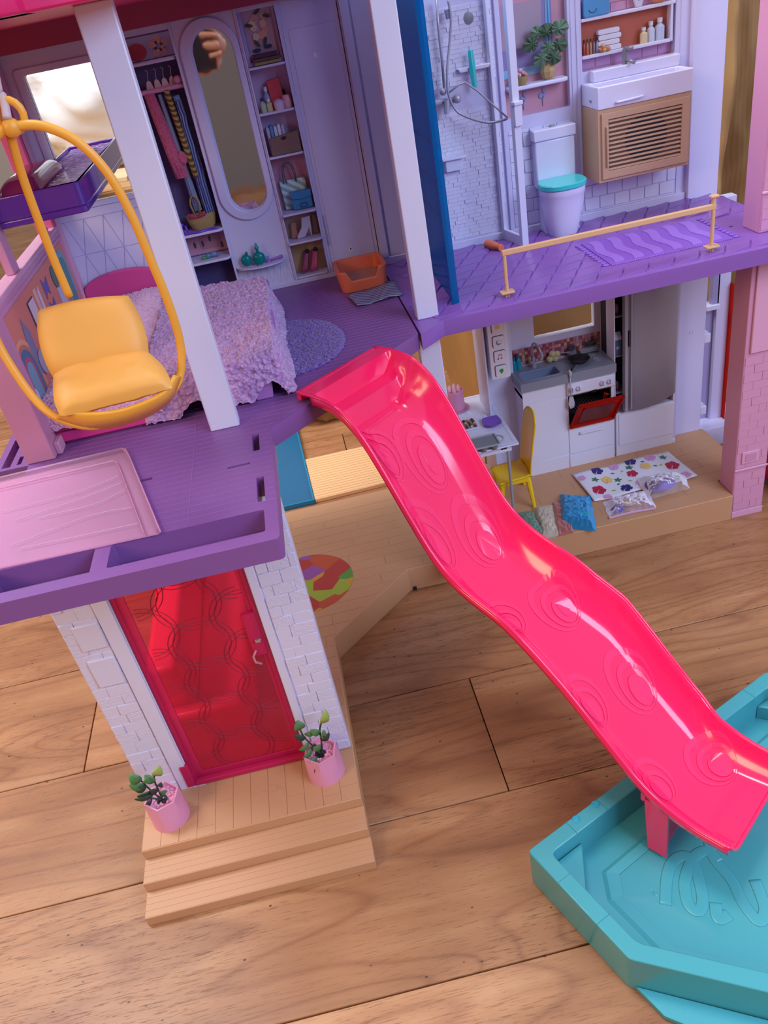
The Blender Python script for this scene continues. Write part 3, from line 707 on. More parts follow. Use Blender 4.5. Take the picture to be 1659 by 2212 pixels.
# shelf unit right of the mirror
su = MB().box(0.0025, 0.0475, YW + 0.020, YW + 0.022, 0.39, 0.695).build('shelf_unit_back', plastic('#c3a6d0', 0.6), house)
for x in (0.0025, 0.0455): MB().box(x, x + 0.0015, YW - 0.0035, YW + 0.021, 0.39, 0.70).build('shelf_unit_side', LILAC, house)
for z, yf in ((0.6355, YW - 0.005), (0.5885, YW - 0.003), (0.5415, YW - 0.003), (0.4765, YW - 0.010), (0.442, YW - 0.010), (0.3975, YW - 0.002)):
    MB().prism([(0.004, YW + 0.020), (0.004, yf), (0.043, yf), (0.0455, yf + 0.003), (0.0455, YW + 0.020)], z - 0.0013, z + 0.0013).build('shelf', LILAC, house, bevel=0.0005)
for z0, z1, c in ((0.4785, 0.539, '#c4889c'), (0.444, 0.4745, '#c8a494'), (0.399, 0.4405, '#c9a070')): flat('print_panel', R(0.0055, 0.044, z0, z1), YW + 0.0198, plastic(c, 0.6), su)
fp = frame(R(0.004, 0.045, 0.637, 0.694), R(0.008, 0.042, 0.641, 0.690), 'picture_frame', house, plastic('#b0a4d6', 0.4), YW + 0.003, YW + 0.006)
flat('picture', R(0.0078, 0.0422, 0.640, 0.691), YW + 0.008, plastic('#b79ab4', 0.6), fp)
YP = YW + 0.0072
random.seed(2)
for k in range(11):
    w = k * 2.4; r_ = 0.0035 + 0.0012 * (k % 4)
    flat('flower', ell(0.025 + r_ * 1.6 * math.cos(w), 0.674 + r_ * 1.5 * math.sin(w), 0.0040, 0.0036, 12, w), YP - 0.0001 * k, plastic(random.choice(['#d8b49c', '#e0c4a8', '#cc9c8c', '#d4a48c']), 0.6), fp)
for (x, z, r_) in ((0.0265, 0.6875, 0.5), (0.029, 0.659, 1.2), (0.0195, 0.658, 2.2), (0.036, 0.682, -0.3), (0.0145, 0.676, 2.9)): flat('leaf', ell(x, z, 0.0045, 0.0018, 10, r_), YP - 0.0015, plastic('#3c4a3c', 0.6), fp)
flat('sunglasses', ell(0.0175, 0.6515, 0.0048, 0.0020, 12), YP - 0.0005, plastic('#27305c', 0.4), fp)
flat('sunglasses', ell(0.0305, 0.6535, 0.0048, 0.0020, 12), YP - 0.0005, plastic('#27305c', 0.4), fp)
for z, c, x0, x1 in ((0.6435, '#5a4c34', 0.010, 0.0385), (0.6465, '#3a2438', 0.0095, 0.037)): pass
for nm, lab, x0, x1, z0, z1, c in (('book', 'olive book lying at the bottom of the stack under the flower picture', 0.0115, 0.0405, 0.6375, 0.6405, '#8c8450'), ('book', 'brown book in the middle of the stack under the flower picture', 0.0105, 0.040, 0.6408, 0.6440, '#5c3c40'), ('book', 'dark plum book on top of the stack under the flower picture', 0.011, 0.039, 0.6443, 0.6485, '#3c1c40')):
    t = thing(nm, lab, 'book', ((x0 + x1) / 2, YW + 0.0, z0))
    MB().box(x0, x1, YW - 0.004, YW + 0.0025, z0, z1).build('cover', plastic(c, 0.5), t, bevel=0.0004)
    MB().box(x1 - 0.0015, x1 + 0.0002, YW - 0.0035, YW + 0.002, z0 + 0.0006, z1 - 0.0006).build('pages', plastic('#c8b89c', 0.8), t)
# small goods on the shelves
def bottle(name, label, x, y, z, r, h, c, cap, cat='bottle', sq=False):
    t = thing(name, label, cat, (x, y, z))
    MB().lathe([(r, 0), (r, h * 0.62), (r * 0.45, h * 0.74), (r * 0.42, h * 0.8)], (x, y, z), 16 if not sq else 4).build('body', plastic(c, 0.2), t, smooth=True)
    MB().lathe([(r * 0.55, h * 0.8), (r * 0.55, h)], (x, y, z), 12).build('cap', plastic(cap, 0.35), t, smooth=True)
    return t
bottle('perfume_bottle', 'pale yellow perfume bottle with dark cap on the cosmetics shelf', 0.0105, YW + 0.004, 0.5898, 0.0032, 0.015, '#b8c4a4', '#1c3440')
bottle('perfume_bottle', 'small cream flacon second from left on the cosmetics shelf', 0.0175, YW + 0.007, 0.5898, 0.0040, 0.013, '#cfc49c', '#e0dce8')
bottle('perfume_bottle', 'tall clear blue flacon behind the cream flacon', 0.0175, YW + 0.013, 0.5898, 0.0042, 0.025, '#9fb2d0', '#dce0ee')
t = tag(MB().obox((0.028, YW + 0.013, 0.6055), (1, 0.1, 0.1), (0, 1, 0), (-0.05, 0, 1), 0.0075, 0.004, 0.0155).build('gift_box', plastic('#c8384c', 0.5), None, bevel=0.0006), 'upright coral red box standing behind the cosmetics', 'box')
t = tag(MB().lathe([(0.0055, 0), (0.006, 0.008), (0.0045, 0.010), (0.001, 0.0115)], (0.0285, YW + 0.003, 0.5898), 18).build('cream_jar', plastic('#d8c0dc', 0.3), None, smooth=True), 'round white lidded cream jar before the red box', 'jar')
t = tag(MB().lathe([(0.0052, 0), (0.006, 0.006), (0.005, 0.012), (0.004, 0.0135)], (0.0385, YW + 0.007, 0.5898), 18).build('powder_jar', plastic('#dcaabc', 0.3), None, smooth=True), 'round rose pink powder jar beside the white jar', 'jar')
t = tag(MB().lathe([(0.0016, 0), (0.0016, 0.016), (0.001, 0.019)], (0.0375, YW + 0.0145, 0.5898), 10).build('lipstick', BLACK, None, smooth=True), 'black lipstick standing behind the rose jar', 'lipstick')
for k, c in enumerate(('#8c5c80', '#5c88c0', '#78b4c8', '#dcd0e8', '#3c78b8')):
    lab = ['mauve', 'mid blue', 'aqua', 'lilac white', 'deep blue'][k]
    x = 0.0095 + k * 0.0044
    t = thing('folded_shirt', lab + ' folded shirt standing in the row above the storage box', 'shirt', (x, YW + 0.012, 0.555), 'folded shirts in the shelf unit')
    MB().box(x - 0.0019, x + 0.0019, YW + 0.004, YW + 0.018, 0.543, 0.5735 + 0.0015 * (k % 2)).build('fold', mat_stripes('shirt%d' % k, (c, '#e4e0f0'), 300 if k % 2 == 0 else 1, (0, 1.57, 0)), t, bevel=0.001)
FELT = plastic('#8c7a6c', 0.9, bump=1.0, scale=260, var=0.5)
t = thing('storage_box', 'brown speckled felt storage box with a cut-out grip', 'box', (0.0255, YW + 0.003, 0.543))
MB().prism([(0.008, 0.543), (0.0435, 0.543), (0.0435, 0.5655), (0.009, 0.5625)], YW - 0.001, YW + 0.0035, (), 'xzy').build('front', FELT, t, bevel=0.0008)
MB().prism(ell(0.0255, 0.5605, 0.0032, 0.0018, 12), YW - 0.0016, YW - 0.0009, (), 'xzy').build('grip_hole', DARK, t)
# handbags
t = thing('blue_handbag', 'small sky blue handbag with flap on the fourth shelf', 'handbag', (0.032, YW + 0.0, 0.478))
BLUEB = plastic('#2f84b8', 0.3)
MB().prism(rrect(0.019, 0.0435, 0.4785, 0.497, 0.003), YW + 0.001, YW + 0.009, (), 'xzy').build('body', BLUEB, t, bevel=0.001)
MB().prism([(0.0185, 0.4995), (0.044, 0.4995), (0.0435, 0.492), (0.031, 0.490), (0.019, 0.492)], YW - 0.0015, YW + 0.010, (), 'xzy').build('flap', BLUEB, t, bevel=0.0008)
MB().prism(rrect(0.028, 0.037, 0.4805, 0.4855, 0.0008), YW + 0.0, YW + 0.001, [rrect(0.0288, 0.0362, 0.4813, 0.4847, 0.0005)], 'xzy').build('buckle', plastic('#25507c', 0.3), t)
t = thing('tote_bag', 'white and green patterned tote bag with long grey handles', 'handbag', (0.022, YW + 0.014, 0.478))
MB().prism([(0.010, 0.4785), (0.040, 0.4785), (0.041, 0.512), (0.009, 0.512)], YW + 0.012, YW + 0.018, (), 'xzy').build('body', mat_stripes('tote', ('#8cc0b8', '#d8e4ea'), 45, (0, 0.9, 0.4), 9), t, bevel=0.001)
for dx_ in (0, 0.004): MB().tube([(0.014 + dx_, YW + 0.011, 0.509)] + [(0.0215 + dx_ * 0.5 - 0.0070 * math.cos(w), YW + 0.010, 0.517 + 0.0155 * math.sin(w)) for w in [math.pi * i / 10 for i in range(11)]] + [(0.0295, YW + 0.011, 0.509)], 0.0006, 6).build('strap', plastic('#50586c', 0.5), t, smooth='all')
t = thing('tan_shoe', 'tan high heeled boot at the left end of the fifth shelf', 'shoe', (0.012, YW + 0.01, 0.443))
MB().prism([(0.0085, 0.4435), (0.020, 0.4435), (0.017, 0.452), (0.018, 0.463), (0.011, 0.463), (0.010, 0.452)], YW + 0.010, YW + 0.014, (), 'xzy').build('upper', plastic('#b87c68', 0.5), t, bevel=0.0012)
t = thing('white_heel', 'white high heeled ankle shoe on the fifth shelf', 'shoe', (0.026, YW + 0.008, 0.443))
MB().prism([(0.016, 0.4435), (0.026, 0.4445), (0.0325, 0.4545), (0.0335, 0.4445), (0.0345, 0.4445), (0.0365, 0.468), (0.026, 0.468), (0.0235, 0.456), (0.016, 0.4465)], YW + 0.004, YW + 0.009, (), 'xzy').build('upper', plastic('#c4bcd4', 0.4), t, bevel=0.0008)
t = thing('beige_heel', 'beige heeled shoe at the right end of the fifth shelf', 'shoe', (0.041, YW + 0.012, 0.443))
MB().prism([(0.037, 0.4435), (0.044, 0.4435), (0.0445, 0.466), (0.039, 0.468)], YW + 0.013, YW + 0.017, (), 'xzy').build('upper', plastic('#a87868', 0.5), t, bevel=0.001)
for k, (x, lab) in enumerate(((0.0155, 'plum'), (0.0265, 'magenta'))):
    t = thing('slipper', lab + ' pointed slipper leaning on the lowest shelf', 'shoe', (x, YW + 0.006, 0.399), 'pair of leaning slippers')
    cushion((x - 0.004, YW + 0.004, 0.402), (x + 0.004 + 0.002 * k, YW + 0.004, 0.400), (x + 0.012, YW + 0.014, 0.4255), (x + 0.005, YW + 0.014, 0.4265), 0.0028, 12).build('upper', plastic(('#8c3060', '#b83a70')[k], 0.4), t, smooth='all')
    MB().ball((x + 0.0085, YW + 0.0115, 0.425), 0.003, 0.0025, 0.0028).build('opening', DARK, t, smooth='all')
# teal bottles and comb on the half-round shelf
TEALT = clear('clear_teal', '#149c9c', 0.55, 0.1, '#40c8c8')
t = thing('teal_flask', 'large see-through teal flask with stopper on the half-round shelf', 'bottle', (-0.037, YW - 0.008, 0.4262))
MB().ball((-0.0365, YW - 0.009, 0.4345), 0.0078, 0.005, 0.0082).build('body', TEALT, t, smooth='all')
MB().lathe([(0.002, 0.441), (0.002, 0.446), (0.003, 0.447), (0.0015, 0.451), (0.001, 0.453)], (-0.0365, YW - 0.009, 0), 12).build('stopper', TEALT, t, smooth=True)
MB().lathe([(0.003, 0.4262), (0.0022, 0.429)], (-0.0445 + 0.006, YW - 0.009, 0), 12).build('foot', TEALT, t, smooth=True)
t = thing('teal_flask', 'smaller see-through teal flask left of the large teal flask', 'bottle', (-0.052, YW - 0.008, 0.4262))
MB().ball((-0.0525, YW - 0.007, 0.4345), 0.0068, 0.0045, 0.0072).build('body', TEALT, t, smooth='all')
MB().lathe([(0.0015, 0.440), (0.0022, 0.4425), (0.001, 0.445)], (-0.0505, YW - 0.007, 0), 12).build('stopper', TEALT, t, smooth=True)
t = thing('hairbrush', 'mauve hairbrush lying right of the teal flasks on the shelf', 'hairbrush', (-0.018, YW - 0.006, 0.4262))
MAUV = plastic('#9a6cc0', 0.4)
MB().tube([(-0.0075, YW - 0.005, 0.4300), (-0.016, YW - 0.006, 0.4295), (-0.023, YW - 0.006, 0.4280)], [0.0022, 0.0016, 0.0012], 8, flat=0.8).build('grip', MAUV, t, smooth='all')
MB().tube([(-0.023, YW - 0.006, 0.4275), (-0.0285, YW - 0.006, 0.4275)], 0.0022, 8).build('head', MAUV, t, smooth='all')
for k in range(4): MB().tube([(-0.0245 - 0.0014 * k, YW - 0.006, 0.428), (-0.0250 - 0.0014 * k, YW - 0.006, 0.4335 + 0.001 * (k % 2))], 0.0005, 5).build('bristle', MAUV, t)

# --- ceiling / roof slab of the top floor
rf = MB().prism([(-0.35, 0.62), (-0.075, 0.62), (0.10, 0.76), (0.11, 1.06), (-0.35, 1.06)], 0.716, 0.745).build('roof_slab', MAGENTA, house, bevel=0.0015)
MB().prism([(-0.26, 1.018), (0.1128, 1.018), (0.1128, YW), (-0.26, YW)], 0.694, 0.718).build('ceiling_beam', plastic('#a03a62', 0.45), house)
MB().prism([(-0.30, 0.44), (-0.125, 0.60), (-0.125, 0.66), (-0.30, 0.66)], 0.716, 0.735).build('roof_overhang', MAGENTA, house, bevel=0.0015)

# --- left side wall: rail, posts and sticker panel
SW = -0.2555
sw = MB().box(-0.262, SW, 0.700, 1.028, ZU, 0.5165).build('side_wall', PINK, house, bevel=0.0006)
MB().box(-0.2705, SW + 0.001, 0.700, 1.028, 0.5165, 0.5225).build('rail', PINK_L, sw, bevel=0.0015)
MB().box(-0.262, SW + 0.0012, 0.700, 1.028, 0.508, 0.512).build('rail', PINK, sw, bevel=0.001)
MB().box(-0.2655, -0.2575, 0.812, 0.833, 0.5225, 0.716).build('post', PINK, sw, bevel=0.001)
MB().box(-0.2760, -0.2560, 1.005, 1.030, ZU, 0.72).build('post', plastic('#e0669c', 0.4), sw, bevel=0.001)
MB().box(-0.2555, -0.2535, 1.015, 1.030, ZU, 0.72).build('post_edge', PINK_L, sw)
stk = MB().box(SW, SW + 0.0006, 0.703, 1.004, 0.425, 0.507).build('sticker_panel', plastic('#e08474', 0.55), sw)
def yz(name, pts, mat, x=SW + 0.0012, th=0.0004): return MB().prism(pts, x - th, x, (), 'yzx').build(name, mat, stk)
for k, (c, r_) in enumerate((('#e8a080', 0.031), ('#c87868', 0.026), ('#50749c', 0.0215), ('#b85c78', 0.015), ('#7ca0b8', 0.010))):
    yz('rainbow_band', [(0.735 + p[0] - 0.735, p[1]) for p in arc(0.735, 0.452, r_, 0, 180, 14)] + [(0.735 - r_, 0.427), (0.735 + r_, 0.427)], plastic(c, 0.6), SW + 0.0010 + 0.0002 * k, 0.0002)
yz('cloud', ell(0.716, 0.434, 0.010, 0.009), plastic('#d8ccd8', 0.6), SW + 0.0024); yz('cloud', ell(0.775, 0.447, 0.011, 0.012), plastic('#b8a8bc', 0.6), SW + 0.0024)
yz('print_figure', [(0.758, 0.44), (0.772, 0.44), (0.776, 0.478), (0.765, 0.494), (0.757, 0.475)], plastic('#8c84a8', 0.6), SW + 0.0014)
yz('picture_card', R(0.800, 0.824, 0.452, 0.497), plastic('#4c3850', 0.6)); yz('picture_card', R(0.803, 0.824, 0.455, 0.496), plastic('#e4cad8', 0.6), SW + 0.0016)
yz('print_mark', ell(0.812, 0.472, 0.004, 0.006), plastic('#c8688c', 0.6), SW + 0.002); yz('print_mark', ell(0.818, 0.462, 0.002, 0.006), plastic('#4c3850', 0.6), SW + 0.002)
yz('picture_card', R(0.832, 0.842, 0.45, 0.500), plastic('#ecb8b0', 0.6)); yz('picture_card', [(0.845, 0.45), (0.852, 0.45), (0.853, 0.498), (0.846, 0.494)], plastic('#dcd0e0', 0.6))
yz('print_butterfly', [(0.870, 0.478), (0.880, 0.486), (0.889, 0.479), (0.893, 0.497), (0.881, 0.492), (0.871, 0.500)], plastic('#7060b0', 0.6)); yz('print_butterfly', [(0.872, 0.455), (0.884, 0.463), (0.894, 0.452), (0.892, 0.475), (0.880, 0.470), (0.870, 0.476)], plastic('#5868b0', 0.6))
yz('print_bottle', rrect(0.918, 0.942, 0.45, 0.478, 0.004), plastic('#c4c0dc', 0.6)); yz('print_plant', ell(0.925, 0.487, 0.012, 0.012, 9), plastic('#5c7c70', 0.6), SW + 0.0016)
yz('print_arch', rrect(0.955, 0.995, 0.44, 0.503, 0.016), plastic('#7ca4b4', 0.6)); yz('print_arch', rrect(0.963, 0.987, 0.44, 0.495, 0.011), plastic('#5a8c94', 0.6), SW + 0.0016)
mb = MB(); [mb.ball((-0.2605, 0.985 - 0.006 * k, 0.5255 + 0.002 * (k % 2)), 0.003) for k in range(4)]; mb.build('rail_beads', PINK_L, sw, smooth='all')

# --- right module back walls
MB().box(0.1122, 0.1146, YW + 0.0035, YW + 0.012, ZU - 0.01, 0.80).build('seam_backing', plastic('#241a30', 0.7), house)  # unseen dark backing, added to stop light showing through the wall seam
wz0 = ZU
niche = rrect(0.2935, 0.3725, 0.5295, 0.80 - 0.02, 0.002, 2); sinkn = rrect(0.3885, 0.5035, 0.5625, 0.78, 0.002, 2)
bath = MB().prism([(0.1140, ZU), (0.5215, ZU), (0.5215, 0.80), (0.1140, 0.80)], YW, YW + 0.003, [niche, sinkn], 'xzy').build('bathroom_wall', LILAC, house)
MB().box(0.5215, 0.5625, 1.0225, YW + 0.003, ZU, 0.80).build('wall_pillar', LILAC, house, bevel=0.001)
MB().box(0.5095, 0.5215, 1.031, 1.033, ZU + 0.001, 0.80).build('wall_rib', LILAC, house)
MB().box(0.1140, 0.5215, YW - 0.0045, YW, ZU, ZU + 0.010).build('skirting', LILAC, bath, bevel=0.001)
for x, w, d in ((0.1150, 0.010, 0.006), (0.1275, 0.022, 0.003), (0.1515, 0.010, 0.006), (0.2865, 0.006, 0.004), (0.3755, 0.0045, 0.001), (0.382, 0.004, 0.0015)):
    MB().box(x, x + w, YW - d, YW, ZU + 0.010, 0.80).build('wall_rib', LILAC, bath, bevel=0.0008)
# niche backs
nb = MB().box(0.292, 0.374, YW + 0.010, YW + 0.012, 0.525, 0.80).build('niche_back', plastic('#c890a4', 0.6), house)
MB().prism(R(0.292, 0.3745, 0.528, 0.80), YW + 0.0032, YW + 0.010, [rrect(0.2930, 0.3730, 0.5290, 0.7805, 0.002, 2)], 'xzy').build('niche_side', LILAC, house)
nb2 = MB().box(0.387, 0.505, YW + 0.012, YW + 0.014, 0.56, 0.80).build('niche_back', plastic('#c08ab0', 0.6), house)
MB().prism(R(0.387, 0.505, 0.561, 0.80), YW + 0.0032, YW + 0.012, [rrect(0.3880, 0.5040, 0.5620, 0.7805, 0.002, 2)], 'xzy').build('niche_side', LILAC, house)
# printed window in left niche
YN = YW + 0.0095
flat('print_window', R(0.2935, 0.3570, 0.579, 0.645), YN, plastic('#8c7cb0', 0.6), nb); flat('print_blind', R(0.296, 0.345, 0.6, 0.645), YN - 0.0004, plastic('#a890a4', 0.6), nb)
flat('print_sill', R(0.2935, 0.3570, 0.571, 0.580), YN - 0.0005, plastic('#8ab4dc', 0.6), nb)
flat('print_frame', R(0.3495, 0.3515, 0.575, 0.66), YN - 0.0006, plastic('#6cb0d8', 0.6), nb); flat('print_frame', R(0.3530, 0.3550, 0.575, 0.66), YN - 0.0006, plastic('#6cb0d8', 0.6), nb)
for x in (0.317, 0.341):
    for dx_, dz_, a, b_ in ((0, 0, 0.0042, 0.003), (0.0022, 0.005, 0.0014, 0.0035), (0.001, -0.006, 0.0007, 0.006)): flat('print_flamingo', ell(x + dx_, 0.546 + dz_, a, b_, 12), YN - 0.0006, plastic('#8896c4', 0.6), nb)
ps = MB().prism([(0.2950, YW + 0.010), (0.2950, YW - 0.010), (0.3640, YW - 0.010), (0.3685, YW - 0.006), (0.3685, YW + 0.010)], 0.5585, 0.5630).build('wall_shelf', WHITEL, house, bevel=0.0012)
# monstera and pot printed cut-outs standing on the shelf (modelled)
t = thing('monstera_plant', 'green monstera plant in a tan vase on the bathroom shelf', 'plant', (0.345, YW - 0.001, 0.563))
MB().lathe([(0.004, 0), (0.0075, 0.003), (0.0095, 0.009), (0.0075, 0.015), (0.0065, 0.0185), (0.0055, 0.0185), (0.005, 0.010)], (0.3465, YW - 0.001, 0.563), 8, sy=0.8).build('vase', plastic('#b89868', 0.5), t)
LEAF = plastic('#3c5a3c', 0.45, var=0.4); LEAF2 = plastic('#56785a', 0.4, var=0.3)
def mleaf(cx, cz, s, ang, y, mt):
    pts = []; N = 44
    for i in range(N):
        w = 2 * math.pi * i / N
        r = s * (0.78 + 0.22 * math.cos(w)) * (1 - (0.42 if (i % 6 in (2,)) and abs(math.cos(w)) < 0.9 else 0))
        pts.append((cx + r * math.cos(w + ang), cz + r * 0.8 * math.sin(w + ang)))
    c = Vector((cx, y - s * 0.12, cz)); mb = MB(); vs_ = [c] + [Vector((p[0], y + 0.0007 * math.cos(i), p[1])) for i, p in enumerate(pts)]
    mb.add(vs_, [(0, i + 1, (i + 1) % N + 1) for i in range(N)]); mb.build('leaf', mt, t, solid=0.0004, recalc=False)
for (u, v, s, a, yy, mt) in ((1180, 70, 0.0115, 1.3, -0.004, LEAF), (1205, 62, 0.013, 0.4, -0.006, LEAF2), (1150, 95, 0.012, 3.4, -0.005, LEAF), (1185, 100, 0.011, 4.2, -0.008, LEAF2), (1205, 95, 0.012, 5.6, -0.007, LEAF), (1170, 125, 0.0115, 4.3, -0.009, LEAF2), (1195, 122, 0.011, 5.2, -0.010, LEAF), (1162, 72, 0.010, 2.2, -0.003, LEAF2)):
    p = OY(u, v, YW + yy); mleaf(p.x, p.z, s, a, YW + yy, mt)
MB().tube([(0.3465, YW - 0.001, 0.575), (0.345, YW - 0.002, 0.59), (0.342, YW - 0.003, 0.60)], 0.0008, 6).build('stem', LEAF, t)
t = thing('soap_basket', 'small wicker basket heaped with pink and white soaps', 'basket', (0.3125, YW - 0.002, 0.563))
MB().lathe([(0.0055, 0.563), (0.008, 0.567), (0.009, 0.5725), (0.0078, 0.5725), (0.006, 0.566)], (0.3125, YW - 0.002, 0), 18).build('body', WICK, t, smooth=True)
for k, (dx_, dz_, c) in enumerate(((-0.004, 0.0025, '#c88898'), (0.003, 0.003, '#c88898'), (0, 0.006, '#d09cac'), (-0.0015, 0.0015, '#dcd4e4'), (0.006, 0.001, '#c88898'))): MB().ball((0.3125 + dx_, YW - 0.004 + 0.0006 * k, 0.5725 + dz_), 0.003, 0.0025, 0.0025).build('soap', plastic(c, 0.5), t, smooth='all')
# sink niche shelves
for z0, name in ((0.6135, 'wall_shelf'), (0.5755, 'wall_shelf')):
    MB().box(0.3890, 0.5030 if z0 > 0.6 else 0.4985, YW + 0.0, YW + 0.0125, z0, z0 + 0.0035).build(name, WHITEL, house, bevel=0.0006)
flat('print_panel', R(0.3895, 0.4975, 0.579, 0.6135), YW + 0.0118, plastic('#b8604c', 0.6), nb2)
MB().box(0.4975, 0.5000, YW + 0.0, YW + 0.0120, 0.576, 0.6135).build('shelf_side', WHITEL, house)
random.seed(4)
z = 0.6175
for r_ in range(5):
    for k in range(6):
        x = 0.3895 + k * 0.0195 - (0.0095 if r_ % 2 else 0)
        if z < 0.66: MB().box(max(x, 0.3892) + 0.0003, min(x + 0.0190, 0.5028), YW + 0.0112, YW + 0.0122, z + 0.0003, z + 0.0085).build('brick', plastic('#cc92b4', 0.6), nb2)
    z += 0.009
for k in range(6):
    x = 0.3895 + k * 0.0195; MB().box(x + 0.0003, min(x + 0.0190, 0.5028), YW + 0.0112, YW + 0.0122, 0.5640, 0.5745).build('brick', plastic('#c090c0', 0.6), nb2)
for k, (c, cap, nm) in enumerate((('#a83c3c', '#2c1c1c', 'crimson'), ('#c07058', '#5c2c20', 'coral'), ('#b08870', '#4c2c20', 'beige'), ('#8c6c80', '#6c3050', 'mauve'), ('#9c9cac', '#30303c', 'grey'))):
    bottle('nail_polish', nm + ' nail polish bottle standing in the row beside the towels', 0.3935 + 0.0040 * k, YW + 0.005, 0.579, 0.0016, 0.0165, c, cap)
for k in range(4):
    t = tag(MB().prism(rrect(0.4105 - 0.0005 * (k % 2), 0.4385 - 0.002 * (k % 2), 0.5792 + k * 0.0058, 0.5846 + k * 0.0058, 0.0022), YW + 0.003, YW + 0.011, (), 'xzy').build('folded_towel', plastic('#e2dced', 0.8, bump=0.5, scale=700), None, bevel=0.0008), ['bottom', 'second', 'third', 'topmost'][k] + ' white folded towel of the stack on the lower bathroom shelf', 'towel', 'folded towels')
for k, (dx_, dz_, c, nm) in enumerate(((0, 0, '#b85c44', 'rust'), (0.0045, 0, '#d8a050', 'amber'), (0.009, 0.0003, '#c87850', 'orange'), (0.0035, 0.0042, '#d89c60', 'golden'))):
    tag(MB().ball((0.4120 + dx_, YW + 0.0005, 0.5815 + dz_), 0.0026).build('bath_bead', plastic(c, 0.3), None, smooth='all'), nm + ' round bath bead in the heap before the towels', 'bead')
bottle('lotion_bottle', 'squat amber lotion bottle on the lower bathroom shelf', 0.4665, YW + 0.005, 0.579, 0.0045, 0.0165, '#dcc4a0', '#dcdce8')
bottle('lotion_bottle', 'slim white lotion bottle between amber and clear ones', 0.4760, YW + 0.007, 0.579, 0.0048, 0.021, '#cfd2e8', '#dcdce8')
bottle('lotion_bottle', 'large clear blue lotion bottle at the right of the shelf', 0.4865, YW + 0.006, 0.579, 0.0055, 0.023, '#c0c8e4', '#dcdce8')
t = thing('blue_pouch', 'sky blue cosmetic pouch with a smiling face line', 'pouch', (0.407, YW + 0.003, 0.6170))
p0 = 0.6170
MB().prism(rrect(0.3915, 0.4230, p0, p0 + 0.0195, 0.0035), YW - 0.001, YW + 0.007, (), 'xzy').build('body', plastic('#4a90c8', 0.4), t, bevel=0.0012)
MB().tube([(0.4025 + 0.0045 * math.cos(w), YW - 0.0013, p0 + 0.008 + 0.0035 * math.sin(w)) for w in [math.pi * (1 + i / 8) for i in range(9)]], 0.0003, 5).build('smile', DARK, t)
t = thing('face_mask_stand', 'white face shaped stand with closed eyes on the upper shelf', 'figurine', (0.459, YW + 0.004, 0.617))
MB().prism([(0.4555, 0.617), (0.4625, 0.617), (0.4655, 0.626), (0.4665, 0.637), (0.464, 0.642), (0.4575, 0.641), (0.452, 0.638), (0.4525, 0.626)], YW + 0.001, YW + 0.005, (), 'xzy').build('face', plastic('#d4cfe6', 0.4), t, bevel=0.0012)
for x in (0.4560, 0.4618): MB().tube([(x - 0.0015, YW + 0.0007, 0.6330), (x, YW + 0.0005, 0.6322), (x + 0.0015, YW + 0.0007, 0.6330)], 0.0003, 4).build('closed_eye', DARK, t)
MB().ball((0.459, YW + 0.0008, 0.6248), 0.0013, 0.0006, 0.0009).build('mouth', plastic('#5c4450', 0.5), t, smooth='all')
t = tag(MB().lathe([(0.0045, 0), (0.0085, 0.004), (0.0092, 0.010), (0.006, 0.017), (0.0018, 0.024)], (0.4835, YW + 0.003, 0.617), 20, sy=0.6).build('makeup_sponge', plastic('#cc8468', 0.7), None, smooth='all'), 'peach teardrop sponge on the upper bathroom shelf', 'sponge')
t = tag(MB().prism([(0.4065, 0.6365), (0.4165, 0.6365), (0.4165, 0.644), (0.4195, 0.652), (0.4115, 0.656), (0.4035, 0.652), (0.4065, 0.644)], YW + 0.004, YW + 0.009, (), 'xzy').build('toy_vase', plastic('#d4cfe6', 0.4), None, bevel=0.001), 'white waisted vase standing behind the blue pouch', 'vase')
# wall tiles
random.seed(9)
def tiles(x0, x1, z0, z1, w, h, y=YW, par=bath, mt=None):
    z = z0; r_ = 0
    while z < z1 - 0.003:
        x = x0 - (w / 2 if r_ % 2 else 0)
        while x < x1 - 0.002:
            a, b_ = max(x, x0), min(x + w, x1)
            if b_ - a > 0.003: MB().box(a + 0.0004, b_ - 0.0004, y - 0.0012, y, z + 0.0004, min(z + h, z1) - 0.0004).build('tile', mt or WHITEL, par, bevel=0.0004, seg=1)
            x += w
        z += h; r_ += 1
tiles(0.2930, 0.3745, 0.402, 0.515, 0.0175, 0.0155)
tiles(0.3870, 0.5090, 0.402, 0.47, 0.0200, 0.0155)
tiles(0.3870, 0.3885, 0.47, 0.48, 0.02, 0.01)
# shower wall relief bricks
mb = MB(); z = 0.402; r_ = 0
while z < 0.655:
    x = 0.165 - (0.006 if r_ % 2 else 0)
    while x < 0.283:
        w = random.choice([0.009, 0.012, 0.015])
        if not (0.548 < z < 0.575 and x > 0.19): mb.box(max(x, 0.165) + 0.0002, min(x + w, 0.284) - 0.0002, YW - random.choice([0.0004, 0.0008, 0.0013]), YW, z + 0.0001, z + 0.0045)
        x += w
    z += 0.0046; r_ += 1
mb.build('stone_relief', WHITEL, bath)['kind'] = 'stuff'
